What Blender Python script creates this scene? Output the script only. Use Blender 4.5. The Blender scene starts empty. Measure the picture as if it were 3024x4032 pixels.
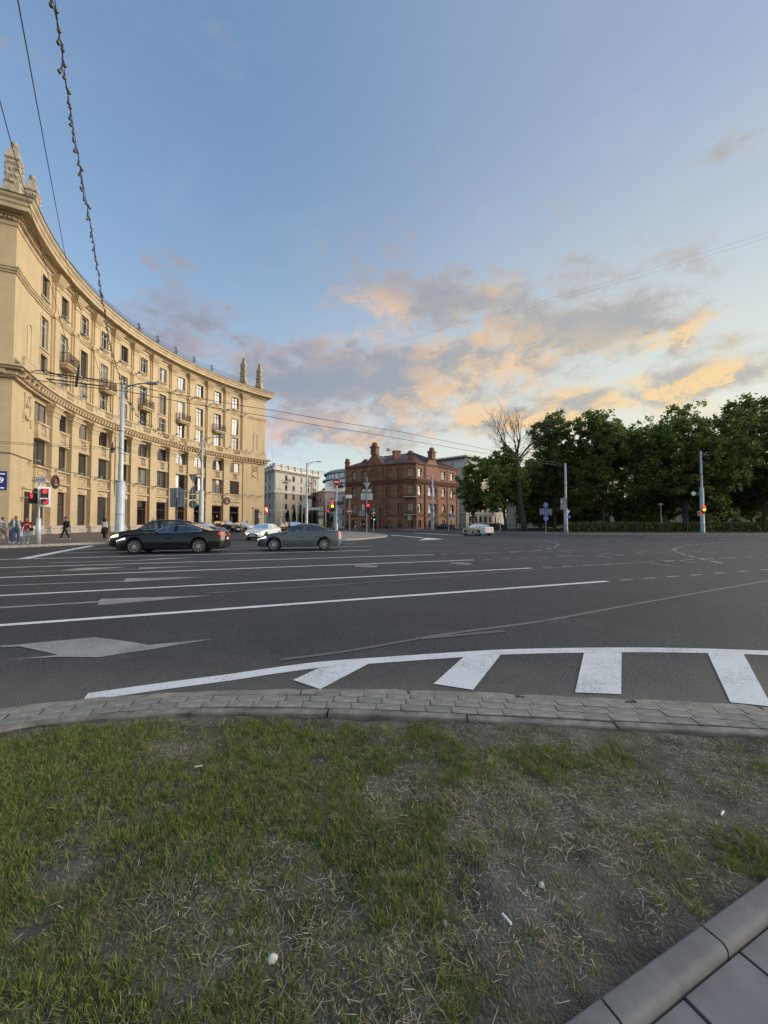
import bpy, bmesh, math, random
import numpy as np
from mathutils import Matrix, Vector
R = math.radians
PI = math.pi
sc = bpy.context.scene
col = sc.collection

# ------------------------------------------------------------------ camera
F, U0, V0, EYE = 1514.0, 1512.0, 2016.0, 1.42          # focal length and centre in photograph pixels, eye height
PITCH = math.atan(47 / 1514)
cam = bpy.data.cameras.new("camera")
cam_o = bpy.data.objects.new("camera", cam)
col.objects.link(cam_o)
sc.camera = cam_o
cam.sensor_fit = 'HORIZONTAL'; cam.sensor_width = 36; cam.lens = 36 * F / 3024
cam.clip_start = 0.05; cam.clip_end = 6000
cam_o.location = (0, 0, EYE); cam_o.rotation_euler = (R(90) + PITCH, 0, 0)

def ray(u, v):
    xc = (u - U0) / F; zc = (V0 - v) / F
    return Vector((xc, math.cos(PITCH) - zc * math.sin(PITCH), math.sin(PITCH) + zc * math.cos(PITCH)))
def G(u, v, z=0.0):                                       # ground point seen at (u, v)
    d = ray(u, v); t = (z - EYE) / d.z
    return Vector((d.x * t, d.y * t, z))
def at(u, v, Y):                                          # point at depth Y seen at (u, v)
    d = ray(u, v); t = Y / d.y
    return Vector((d.x * t, Y, EYE + d.z * t))

# ------------------------------------------------------------------ world
SUN_EL, SUN_AZ = 14.0, 88.0
world = bpy.data.worlds.new("World"); sc.world = world; world.use_nodes = True
nt = world.node_tree
class X:                                                  # tiny expression builder for math nodes
    def __init__(s, o): s.o = o
    @staticmethod
    def m(op, *a):
        n = nt.nodes.new('ShaderNodeMath'); n.operation = op
        for i, v in enumerate(a):
            if isinstance(v, X): nt.links.new(v.o, n.inputs[i])
            else: n.inputs[i].default_value = float(v)
        return X(n.outputs[0])
    def __add__(s, b): return X.m('ADD', s, b)
    __radd__ = __add__
    def __sub__(s, b): return X.m('SUBTRACT', s, b)
    def __rsub__(s, b): return X.m('SUBTRACT', b, s)
    def __mul__(s, b): return X.m('MULTIPLY', s, b)
    __rmul__ = __mul__
    def __truediv__(s, b): return X.m('DIVIDE', s, b)
def smooth(x, a, b):
    n = nt.nodes.new('ShaderNodeMapRange'); n.interpolation_type = 'SMOOTHSTEP'
    nt.links.new(x.o, n.inputs['Value'])
    n.inputs['From Min'].default_value = a; n.inputs['From Max'].default_value = b
    return X(n.outputs[0])
def comb(x, y, z):
    n = nt.nodes.new('ShaderNodeCombineXYZ')
    for i, v in enumerate((x, y, z)):
        if isinstance(v, X): nt.links.new(v.o, n.inputs[i])
        else: n.inputs[i].default_value = v
    return n.outputs[0]
def noise(vec, scale, detail, rough=0.55, dist=0.0):
    n = nt.nodes.new('ShaderNodeTexNoise'); nt.links.new(vec, n.inputs['Vector'])
    n.inputs['Scale'].default_value = scale; n.inputs['Detail'].default_value = detail
    n.inputs['Roughness'].default_value = rough; n.inputs['Distortion'].default_value = dist
    return X(n.outputs[0])
def cmix(f, a, b):
    n = nt.nodes.new('ShaderNodeMix'); n.data_type = 'RGBA'
    if isinstance(f, X): nt.links.new(f.o, n.inputs[0])
    else: n.inputs[0].default_value = f
    for v, i in ((a, 6), (b, 7)):
        if isinstance(v, tuple): n.inputs[i].default_value = (*v, 1)
        else: nt.links.new(v, n.inputs[i])
    return n.outputs[2]
def lin(r, g, b):
    return tuple(((c / 255 + 0.055) / 1.055) ** 2.4 if c > 10 else c / 255 / 12.92 for c in (r, g, b))

tc = nt.nodes.new('ShaderNodeTexCoord'); sep = nt.nodes.new('ShaderNodeSeparateXYZ')
nt.links.new(tc.outputs['Generated'], sep.inputs[0])
dx, dy, dz = (X(sep.outputs[i]) for i in range(3))
az = X.m('ARCTAN2', dx, dy) * (180 / PI)
el = X.m('ARCSINE', dz) * (180 / PI)
sky = nt.nodes.new('ShaderNodeTexSky'); sky.sky_type = 'NISHITA'; sky.sun_disc = False
sky.sun_elevation = R(SUN_EL); sky.sun_rotation = R(SUN_AZ)
sky.air_density = 1.0; sky.dust_density = 0.6; sky.ozone_density = 2.5
SKY_K = 0.19
# cloud texture on the dome of directions, flattened a little towards the horizon
def q3(s, ox=0.0, w=None, k=0.0):
    a = dx * s + ox; c = dz * (s * 1.75)
    if w is not None: a = a + w * k; c = c + w * (k * 0.6)
    return comb(a, dy * s, c)
warp = noise(q3(3.0), 1.0, 3)
n_big = noise(q3(5.0, 3.7, warp, 1.5), 1.0, 7, 0.57)
n_fine = noise(q3(17.0, 1.3, n_big, 2.2), 1.0, 5, 0.62)
dens_n = n_big * 1.02 + n_fine * 0.66 - 0.34
px, py = dx * 4.0, dz * 9.0
AE = comb(az, el, 1.0)
def dot(vec):
    n = nt.nodes.new('ShaderNodeVectorMath'); n.operation = 'DOT_PRODUCT'; nt.links.new(AE, n.inputs[0]); n.inputs[1].default_value = vec
    return X(n.outputs['Value'])
def blob(u, v, su, sv, amp, rot=0.0):                     # a bank of cloud in a direction of the sky
    d = ray(u * 1.8228, v * 1.8228).normalized()
    a = math.degrees(math.atan2(d.x, d.y)); e = math.degrees(math.asin(d.z))
    ka = 0.069 * math.cos(R(a)) ** 2 * su; ke = 0.069 * math.cos(R(a)) * math.cos(R(e)) ** 2 * sv
    cr, sr = math.cos(R(rot)), math.sin(R(rot))
    p = dot((cr / ka, sr / ka, -(a * cr + e * sr) / ka)); q = dot((-sr / ke, cr / ke, (a * sr - e * cr) / ke))
    return X.m('EXPONENT', X.m('MULTIPLY_ADD', p, p, q * q) * -1.0) * amp
def total(lst):
    s = None
    for b in lst:
        x = blob(*b); s = x if s is None else s + x
    return s
# ---- cloud banks (display position, spread, strength)
COVER = [(870, 645, 210, 45, .33, -3), (1110, 690, 220, 80, .26, -6), (1310, 702, 170, 34, .34, -8), (620, 800, 270, 70, .24, -4),
         (820, 850, 280, 70, .27, 0), (1040, 780, 220, 60, .20, 0), (740, 935, 340, 45, .24, 0), (1450, 740, 130, 38, .24, 15),
         (1560, 812, 250, 42, .34, 6), (1230, 885, 200, 40, .27, 8), (370, 600, 110, 70, .15, -40), (400, 740, 220, 90, .12, 0)]
LIT = [(785, 690, 100, 55, 1.15, 0), (970, 715, 130, 40, .35, 0), (1070, 775, 170, 55, .75, 0), (1440, 745, 170, 48, 1.1, 18), (1095, 615, 80, 25, .4, 0),
       (1540, 828, 260, 42, .9, 8), (700, 945, 340, 35, .60, 0), (1080, 900, 300, 50, .85, 0), (560, 770, 180, 30, .22, 0), (960, 845, 180, 40, .35, 0),
       (1480, 920, 420, 90, .8, 0)]
cover = total(COVER)
lit = total(LIT)
low = smooth(el, -1.0, 3.0)
dens = smooth(dens_n + cover - 0.10 * smooth(el, 30.0, 55.0), 0.55, 0.86) * low
edge = smooth(dens_n + cover, 0.58, 0.98)                 # how deep into the cloud
tex = noise(q3(11.0, 7.7, n_big, 2.5), 1.0, 6, 0.6)
glow = lit * (smooth(tex, 0.40, 0.60) * 1.15 + 0.06) + (1.0 - edge) * 0.22
glow = X.m('MINIMUM', glow, 1.0)
right = smooth(az, -35.0, 38.0)
shade_c = cmix(right, lin(140, 152, 172), lin(164, 168, 172))
lit_c = cmix(right, lin(250, 190, 152), lin(255, 212, 144))
cloud_c = cmix(glow, shade_c, lit_c)
# clear sky: softly compressed so the glow by the sun keeps its colour, as on the phone picture
vm = nt.nodes.new('ShaderNodeVectorMath'); vm.operation = 'SCALE'; nt.links.new(sky.outputs[0], vm.inputs[0]); vm.inputs['Scale'].default_value = SKY_K
den = nt.nodes.new('ShaderNodeVectorMath'); den.operation = 'MULTIPLY_ADD'
nt.links.new(vm.outputs[0], den.inputs[0]); den.inputs[1].default_value = (1.25, 1.2, 1.1); den.inputs[2].default_value = (1, 1, 1)
dv = nt.nodes.new('ShaderNodeVectorMath'); dv.operation = 'DIVIDE'
nt.links.new(vm.outputs[0], dv.inputs[0]); nt.links.new(den.outputs[0], dv.inputs[1])
tint = nt.nodes.new('ShaderNodeVectorMath'); tint.operation = 'MULTIPLY'
nt.links.new(dv.outputs[0], tint.inputs[0]); tint.inputs[1].default_value = (1.01, 1.03, 1.06)
EXPO = 1.0
def scaled(c):
    n = nt.nodes.new('ShaderNodeVectorMath'); n.operation = 'SCALE'; nt.links.new(c, n.inputs[0]); n.inputs['Scale'].default_value = 1 / 2 ** EXPO; return n.outputs[0]
haze_c = cmix(right, lin(228, 231, 218), lin(255, 244, 206))          # pale band of haze along the horizon
haze = X.m('EXPONENT', X.m('MAXIMUM', el, 0.0) * -1.0 / (right * 8.5 + 7.5)) * 0.95
cirrus = smooth(noise(q3(2.2, 0.4, warp, 1.2), 1.0, 6, 0.65), 0.46, 0.78) * 0.20
base_sky = cmix(right * 0.55 + 0.08, tint.outputs[0], scaled(cmix(smooth(el, 8.0, 48.0), lin(226, 232, 222), lin(154, 171, 200))))
clear = cmix(cirrus, base_sky, scaled(cmix(right, lin(172, 192, 216), lin(206, 214, 222))))
clear = cmix(haze, clear, scaled(haze_c))
final = cmix(dens * (1.0 - haze * 0.35) * 0.88, clear, scaled(cloud_c))
bg = nt.nodes['Background']; nt.links.new(final, bg.inputs[0]); bg.inputs[1].default_value = 1.0
world.cycles.sampling_method = 'MANUAL'; world.cycles.sample_map_resolution = 512
sc.view_settings.view_transform = 'Standard'; sc.view_settings.look = 'None'
sc.view_settings.exposure = EXPO; sc.view_settings.gamma = 1.0; sc.view_settings.use_curve_mapping = False
sc.cycles.max_bounces = 6; sc.cycles.diffuse_bounces = 3; sc.cycles.glossy_bounces = 3; sc.cycles.transmission_bounces = 4; sc.cycles.transparent_max_bounces = 6
sc.cycles.caustics_reflective = False; sc.cycles.caustics_refractive = False

# ------------------------------------------------------------------ sun (low in the west, behind the park; wide because it shines through cloud)
sun = bpy.data.lights.new("sun", 'SUN'); sun_o = bpy.data.objects.new("sun", sun); col.objects.link(sun_o)
sun.energy = 2.6; sun.angle = R(54); sun.color = (1.0, 0.89, 0.74)
sun_o.rotation_euler = (R(90 - SUN_EL), 0, R(180 - SUN_AZ))

# ------------------------------------------------------------------ materials
MATS = {}
def mat(name, base, rough=0.7, metal=0.0, var=0.0, scale=3.0, bump=0.0, bscale=30.0, dark=None, spec=0.5, coat=0.0, emit=None, estr=0.0, detail=4):
    if name in MATS: return MATS[name]
    m = bpy.data.materials.new(name); m.use_nodes = True; t = m.node_tree; b = t.nodes['Principled BSDF']
    b.inputs['Base Color'].default_value = (*base, 1); b.inputs['Roughness'].default_value = rough
    b.inputs['Metallic'].default_value = metal; b.inputs['Specular IOR Level'].default_value = spec
    b.inputs['Coat Weight'].default_value = coat; b.inputs['Coat Roughness'].default_value = 0.04
    if emit: b.inputs['Emission Color'].default_value = (*emit, 1); b.inputs['Emission Strength'].default_value = estr
    if var or bump:
        c = t.nodes.new('ShaderNodeTexCoord')
    if var:
        n = t.nodes.new('ShaderNodeTexNoise'); n.inputs['Scale'].default_value = scale; n.inputs['Detail'].default_value = detail
        t.links.new(c.outputs['Object'], n.inputs['Vector'])
        r = t.nodes.new('ShaderNodeMapRange'); r.inputs['From Min'].default_value = 0.3; r.inputs['From Max'].default_value = 0.7
        t.links.new(n.outputs[0], r.inputs['Value'])
        mx = t.nodes.new('ShaderNodeMix'); mx.data_type = 'RGBA'; t.links.new(r.outputs[0], mx.inputs[0])
        d = dark if dark else tuple(x * (1 - var) for x in base)
        l = tuple(min(1, x * (1 + var * 0.5)) for x in base) if not dark else base
        mx.inputs[6].default_value = (*d, 1); mx.inputs[7].default_value = (*l, 1)
        t.links.new(mx.outputs[2], b.inputs['Base Color'])
    if bump:
        n2 = t.nodes.new('ShaderNodeTexNoise'); n2.inputs['Scale'].default_value = bscale; n2.inputs['Detail'].default_value = 5
        t.links.new(c.outputs['Object'], n2.inputs['Vector'])
        bp = t.nodes.new('ShaderNodeBump'); bp.inputs['Strength'].default_value = bump; bp.inputs['Distance'].default_value = 0.02
        t.links.new(n2.outputs[0], bp.inputs['Height']); t.links.new(bp.outputs[0], b.inputs['Normal'])
    MATS[name] = m
    return m

def glass_mat(name, tint, refl, rough=0.015, see=0.0):
    """window glass: a dark room behind it (or a clear view, see>0) under a mirror that grows towards grazing angles"""
    m = bpy.data.materials.new(name); m.use_nodes = True; t = m.node_tree
    for n in list(t.nodes):
        if n.type != 'OUTPUT_MATERIAL': t.nodes.remove(n)
    out = t.nodes[0]
    d = t.nodes.new('ShaderNodeBsdfDiffuse'); d.inputs[0].default_value = (*tint, 1)
    g = t.nodes.new('ShaderNodeBsdfGlossy'); g.inputs['Roughness'].default_value = rough; g.inputs[0].default_value = (0.95, 0.97, 1, 1)
    lw = t.nodes.new('ShaderNodeFresnel'); lw.inputs[0].default_value = 1.6
    r = t.nodes.new('ShaderNodeMapRange'); r.inputs['From Min'].default_value = 0.0; r.inputs['From Max'].default_value = 1.0
    r.inputs['To Min'].default_value = refl; r.inputs['To Max'].default_value = 1.0
    t.links.new(lw.outputs[0], r.inputs['Value'])
    src = d.outputs[0]
    if see:
        tr = t.nodes.new('ShaderNodeBsdfTransparent'); tr.inputs[0].default_value = (0.85, 0.88, 0.88, 1)
        ms = t.nodes.new('ShaderNodeMixShader'); ms.inputs[0].default_value = see
        t.links.new(d.outputs[0], ms.inputs[1]); t.links.new(tr.outputs[0], ms.inputs[2]); src = ms.outputs[0]
    mx = t.nodes.new('ShaderNodeMixShader'); t.links.new(r.outputs[0], mx.inputs[0])
    t.links.new(src, mx.inputs[1]); t.links.new(g.outputs[0], mx.inputs[2]); t.links.new(mx.outputs[0], out.inputs[0])
    MATS[name] = m
    return m

def block_mat(name, base, dark, bw, bh, mortar=0.01, mcol=None, bump=0.3, var=0.12, rough=0.85, axis='OBJ'):
    """coursed masonry: faint joints and slightly different blocks (joints run in the wall's own u/z frame)"""
    m = bpy.data.materials.new(name); m.use_nodes = True; t = m.node_tree; b = t.nodes['Principled BSDF']
    b.inputs['Roughness'].default_value = rough; b.inputs['Specular IOR Level'].default_value = 0.25
    uv = t.nodes.new('ShaderNodeUVMap'); uv.uv_map = 'UVMap'
    br = t.nodes.new('ShaderNodeTexBrick'); br.inputs['Scale'].default_value = 1.0
    br.inputs['Brick Width'].default_value = bw; br.inputs['Row Height'].default_value = bh
    br.inputs['Mortar Size'].default_value = mortar; br.inputs['Mortar Smooth'].default_value = 0.3; br.inputs['Bias'].default_value = 0.0
    br.inputs['Color1'].default_value = (*base, 1); br.inputs['Color2'].default_value = (*[x * (1 - var) for x in base], 1)
    br.inputs['Mortar'].default_value = (*(mcol or dark), 1)
    t.links.new(uv.outputs[0], br.inputs['Vector'])
    c = t.nodes.new('ShaderNodeTexCoord')
    n = t.nodes.new('ShaderNodeTexNoise'); n.inputs['Scale'].default_value = 0.8; n.inputs['Detail'].default_value = 9; n.inputs['Roughness'].default_value = 0.65
    mp = t.nodes.new('ShaderNodeMapping'); mp.inputs['Scale'].default_value = (1, 1, 0.22); t.links.new(c.outputs['Object'], mp.inputs['Vector']); t.links.new(mp.outputs[0], n.inputs['Vector'])
    r = t.nodes.new('ShaderNodeMapRange'); r.inputs['From Min'].default_value = 0.38; r.inputs['From Max'].default_value = 0.75
    r.inputs['To Max'].default_value = 0.85; t.links.new(n.outputs[0], r.inputs['Value'])
    mx = t.nodes.new('ShaderNodeMix'); mx.data_type = 'RGBA'; t.links.new(r.outputs[0], mx.inputs[0])
    t.links.new(br.outputs[0], mx.inputs[6]); mx.inputs[7].default_value = (*dark, 1)
    t.links.new(mx.outputs[2], b.inputs['Base Color'])
    bp = t.nodes.new('ShaderNodeBump'); bp.inputs['Strength'].default_value = bump; bp.inputs['Distance'].default_value = 0.03; bp.invert = True
    t.links.new(br.outputs['Fac'], bp.inputs['Height']); t.links.new(bp.outputs[0], b.inputs['Normal'])
    MATS[name] = m
    return m

M = MATS
STONE = lin(214, 178, 112)
block_mat('ochre', (0.56, 0.44, 0.27), (0.42, 0.33, 0.20), 0.9, 0.42, 0.010, (0.43, 0.335, 0.205), 0.22, 0.07)
mat('ochre_trim', (0.56, 0.445, 0.28), 0.85, var=0.16, scale=1.1, bump=0.15, bscale=14, dark=(0.40, 0.31, 0.195), detail=8)
mat('ochre_soffit', (0.52, 0.38, 0.19), 0.9, var=0.15, scale=2)
mat('spire_stone', (0.42, 0.36, 0.26), 0.9, var=0.3, scale=4, bump=0.5, bscale=9)
mat('plinth_stone', (0.44, 0.40, 0.34), 0.8, var=0.2, scale=3, bump=0.2)
mat('red_frame', (0.085, 0.018, 0.022), 0.5)
mat('brown_frame', (0.05, 0.035, 0.028), 0.5)
mat('white_frame', (0.5, 0.5, 0.48), 0.5)
glass_mat('glass', (0.012, 0.014, 0.016), 0.07)
glass_mat('glass_dull', (0.05, 0.052, 0.05), 0.03, 0.05)
glass_mat('glass_curtain', (0.20, 0.19, 0.165), 0.02, 0.03)
glass_mat('shop_glass', (0.02, 0.02, 0.02), 0.02, 0.02, 0.75)
glass_mat('car_glass', (0.010, 0.012, 0.014), 0.05, 0.02, 0.45)
mat('dark_room', (0.03, 0.027, 0.024), 0.9)
mat('curtain', (0.20, 0.20, 0.19), 0.9, var=0.3, scale=2)
mat('iron', (0.02, 0.02, 0.022), 0.6, 0.3)
mat('balcony_iron', (0.075, 0.03, 0.022), 0.7)
mat('roof_metal', (0.10, 0.095, 0.09), 0.6, 0.2, var=0.3)
mat('pole_grey', (0.46, 0.50, 0.53), 0.5, 0.25, var=0.12, scale=2.5, bump=0.05)
mat('galv', (0.34, 0.37, 0.40), 0.5, 0.4, var=0.15, scale=4)
mat('sign_back', (0.22, 0.26, 0.29), 0.55, 0.35, var=0.12, scale=4)
mat('sign_back_pale', (0.50, 0.53, 0.54), 0.5, 0.2, var=0.1, scale=4)
mat('white_paint', (0.72, 0.72, 0.70), 0.5)
mat('sign_white', (0.85, 0.85, 0.83), 0.45)
mat('sign_blue', (0.015, 0.11, 0.52), 0.45)
mat('sign_navy', (0.010, 0.022, 0.20), 0.45)
mat('sign_red', (0.42, 0.012, 0.018), 0.45)
mat('sign_black', (0.012, 0.012, 0.014), 0.5)
mat('sign_yellow', (0.62, 0.36, 0.01), 0.5)
mat('sign_lime', (0.60, 0.62, 0.12), 0.5)
mat('black_plastic', (0.012, 0.012, 0.013), 0.45)
mat('wire', (0.012, 0.012, 0.016), 0.5)
mat('bulb', (0.10, 0.09, 0.075), 0.25)
def lamp_mat(name, c, s): return mat(name, tuple(x * 0.5 for x in c), 0.3, emit=c, estr=s)
lamp_mat('lamp_red', (1.0, 0.012, 0.02), 2.2)
lamp_mat('lamp_amber', (1.0, 0.36, 0.01), 2.4)
lamp_mat('lamp_green', (0.08, 1.0, 0.5), 1.5)
lamp_mat('lamp_head', (1.0, 0.93, 0.80), 1.6)
lamp_mat('lamp_head_warm', (1.0, 0.72, 0.34), 2.2)
lamp_mat('lamp_tail', (1.0, 0.012, 0.012), 0.45)
lamp_mat('led_dark', (0.30, 0.0, 0.004), 0.9)

# ------------------------------------------------------------------ mesh builder
class MB:
    def __init__(s): s.v = []; s.f = []; s.T = None
    def add(s, vs, fs):
        o = len(s.v)
        if s.T is not None: vs = [tuple(s.T @ Vector(p)) for p in vs]
        s.v.extend([tuple(p) for p in vs]); s.f.extend([tuple(i + o for i in f) for f in fs])
        return s
    def box(s, x0, x1, y0, y1, z0, z1):
        return s.add([(x0, y0, z0), (x1, y0, z0), (x1, y1, z0), (x0, y1, z0), (x0, y0, z1), (x1, y0, z1), (x1, y1, z1), (x0, y1, z1)],
                     [(0, 3, 2, 1), (4, 5, 6, 7), (0, 1, 5, 4), (1, 2, 6, 5), (2, 3, 7, 6), (3, 0, 4, 7)])
    def frustum(s, x0, x1, y0, y1, z0, X0, X1, Y0, Y1, z1):
        return s.add([(x0, y0, z0), (x1, y0, z0), (x1, y1, z0), (x0, y1, z0), (X0, Y0, z1), (X1, Y0, z1), (X1, Y1, z1), (X0, Y1, z1)],
                     [(0, 3, 2, 1), (4, 5, 6, 7), (0, 1, 5, 4), (1, 2, 6, 5), (2, 3, 7, 6), (3, 0, 4, 7)])
    def prism(s, pts, y0, y1):                            # polygon in (x, z), counter-clockwise seen from -y, extruded along y
        n = len(pts)
        vs = [(p[0], y0, p[1]) for p in pts] + [(p[0], y1, p[1]) for p in pts]
        fs = [tuple(range(n)), tuple(range(2 * n - 1, n - 1, -1))] + [(i, i + n, (i + 1) % n + n, (i + 1) % n) for i in range(n)]
        return s.add(vs, fs)
    def slab(s, pts, z0, z1):                             # polygon in (x, y), counter-clockwise from above, extruded along z
        n = len(pts)
        vs = [(p[0], p[1], z0) for p in pts] + [(p[0], p[1], z1) for p in pts]
        fs = [tuple(range(n - 1, -1, -1)), tuple(range(n, 2 * n))] + [(i, (i + 1) % n, (i + 1) % n + n, i + n) for i in range(n)]
        return s.add(vs, fs)
    def tube(s, pts, r, n=8, cap=True):
        pts = [Vector(p) for p in pts]; k = len(pts)
        rs = r if isinstance(r, (list, tuple)) else [r] * k
        vs = []; up = Vector((0.013, 0.021, 1)).normalized(); prev = None
        for i, p in enumerate(pts):
            d = (pts[min(i + 1, k - 1)] - pts[max(i - 1, 0)]).normalized()
            if prev is None:
                a = d.cross(up if abs(d.dot(up)) < 0.95 else Vector((1, 0, 0))).normalized()
            else:
                a = (prev - d * prev.dot(d)).normalized()
            prev = a; b = d.cross(a)
            for j in range(n):
                t = 2 * PI * j / n
                vs.append(p + (a * math.cos(t) + b * math.sin(t)) * rs[i])
        fs = []
        for i in range(k - 1):
            for j in range(n):
                fs.append((i * n + j, i * n + (j + 1) % n, (i + 1) * n + (j + 1) % n, (i + 1) * n + j))
        if cap: fs += [tuple(range(n - 1, -1, -1)), tuple(range((k - 1) * n, k * n))]
        return s.add(vs, fs)
    def lathe(s, prof, n=16, c=(0, 0, 0), cap=True):                # profile of (r, z)
        vs = []; k = len(prof)
        for r, z in prof:
            for j in range(n):
                t = 2 * PI * j / n; vs.append((c[0] + r * math.cos(t), c[1] + r * math.sin(t), c[2] + z))
        fs = [(i * n + j, i * n + (j + 1) % n, (i + 1) * n + (j + 1) % n, (i + 1) * n + j) for i in range(k - 1) for j in range(n)]
        if cap: fs += [tuple(range(n - 1, -1, -1)), tuple(range((k - 1) * n, k * n))]
        return s.add(vs, fs)
    def ball(s, c, r, n=8, m=6):
        rr = r if isinstance(r, (tuple, list)) else (r, r, r)
        vs = [(c[0], c[1], c[2] - rr[2])]; fs = []
        for i in range(1, m):
            p = PI * i / m - PI / 2
            for j in range(n):
                t = 2 * PI * j / n
                vs.append((c[0] + rr[0] * math.cos(p) * math.cos(t), c[1] + rr[1] * math.cos(p) * math.sin(t), c[2] + rr[2] * math.sin(p)))
        vs.append((c[0], c[1], c[2] + rr[2]))
        for j in range(n): fs.append((0, 1 + (j + 1) % n, 1 + j))
        for i in range(m - 2):
            for j in range(n):
                a = 1 + i * n + j; b = 1 + i * n + (j + 1) % n
                fs.append((a, b, b + n, a + n))
        o = 1 + (m - 2) * n; e = len(vs) - 1
        for j in range(n): fs.append((o + j, o + (j + 1) % n, e))
        return s.add(vs, fs)
    def disc(s, c, r, y0, y1, n=20):                      # round plate facing -y
        return s.prism([(c[0] + r * math.cos(2 * PI * j / n), c[1] + r * math.sin(2 * PI * j / n)) for j in range(n)], y0, y1)
    def sweep(s, path, prof, closed=False):               # path: 2-D points; profile of (offset to the right of the path, z), mitred
        k = len(path); P = [Vector(p[:2]) for p in path]; vs = []; n = len(prof)
        for i in range(k):
            a = P[i] - P[i - 1] if (i > 0 or closed) else P[1] - P[0]
            b = P[(i + 1) % k] - P[i] if (i < k - 1 or closed) else P[-1] - P[-2]
            a.normalize(); b.normalize()
            na = Vector((a.y, -a.x)); nb = Vector((b.y, -b.x)); m = (na + nb); m /= max(0.3, m.length_squared / 2)
            for o, z in prof: vs.append((P[i].x + m.x * o, P[i].y + m.y * o, z))
        fs = []
        for i in range(k if closed else k - 1):
            j = (i + 1) % k
            for q in range(n): fs.append((i * n + q, i * n + (q + 1) % n, j * n + (q + 1) % n, j * n + q))
        if not closed: fs += [tuple(range(n - 1, -1, -1)), tuple(range((k - 1) * n, k * n))]
        return s.add(vs, fs)
    def mesh(s, name, m, smooth=False, uv=False):
        me = bpy.data.meshes.new(name); me.from_pydata(s.v, [], s.f); me.update()
        if m: me.materials.append(M[m] if isinstance(m, str) else m)
        if smooth: me.shade_smooth()
        if uv: wall_uv(me)
        return me
    def build(s, name, m, parent=None, loc=(0, 0, 0), rz=0.0, smooth=False, uv=False):
        return obj(name, s.mesh(name, m, smooth, uv), parent, loc, rz)
def wall_uv(me):                                          # u runs along the wall, v up
    lay = me.uv_layers.new(name='UVMap')
    co = np.empty(len(me.vertices) * 3); me.vertices.foreach_get('co', co); co = co.reshape(-1, 3)
    out = np.zeros((len(me.loops), 2))
    for p in me.polygons:
        nx, ny, nz = p.normal
        L = math.hypot(nx, ny)
        ids = list(p.vertices); c = co[ids]
        if L < 0.3: out[p.loop_start:p.loop_start + p.loop_total] = c[:, :2]
        else:
            out[p.loop_start:p.loop_start + p.loop_total, 0] = (c[:, 0] * -ny + c[:, 1] * nx) / L
            out[p.loop_start:p.loop_start + p.loop_total, 1] = c[:, 2]
    lay.data.foreach_set('uv', out.ravel())
def obj(name, me, parent=None, loc=(0, 0, 0), rz=0.0):
    o = bpy.data.objects.new(name, me); col.objects.link(o)
    o.location = loc; o.rotation_euler = (0, 0, rz)
    if parent: o.parent = parent
    return o
def tag(o, label, cat, group=None):
    o['label'] = label; o['category'] = cat
    if group: o['group'] = group
    return o
def thing(name, label, cat, loc=(0, 0, 0), rz=0.0, group=None):
    o = bpy.data.objects.new(name, None); col.objects.link(o); o.empty_display_size = 0.3
    o.location = loc; o.rotation_euler = (0, 0, rz)
    return tag(o, label, cat, group)
def structure(o): o['kind'] = 'structure'; return o
def stuff(o): o['kind'] = 'stuff'; return o
def copy_tree(o, parent=None):
    c = o.copy(); col.objects.link(c); c.parent = parent
    for ch in list(o.children): copy_tree(ch, c)
    return c
def text_mesh(s, size, name='lettering', m='sign_black', ext=0.004, bold=0.0):
    cu = bpy.data.curves.new('t', 'FONT'); cu.body = s; cu.size = size; cu.extrude = ext; cu.offset = bold
    cu.align_x = 'CENTER'; cu.align_y = 'CENTER'; cu.resolution_u = 3
    o = bpy.data.objects.new('t', cu); col.objects.link(o)
    me = bpy.data.meshes.new_from_object(o.evaluated_get(bpy.context.evaluated_depsgraph_get()))
    bpy.data.objects.remove(o); bpy.data.curves.remove(cu)
    me.name = name; me.materials.clear(); me.materials.append(M[m])
    me.transform(Matrix.Rotation(R(90), 4, 'X'))          # stands upright, faces -y
    return me
def rot2(x, y, a): return (x * math.cos(a) - y * math.sin(a), x * math.sin(a) + y * math.cos(a))

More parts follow.
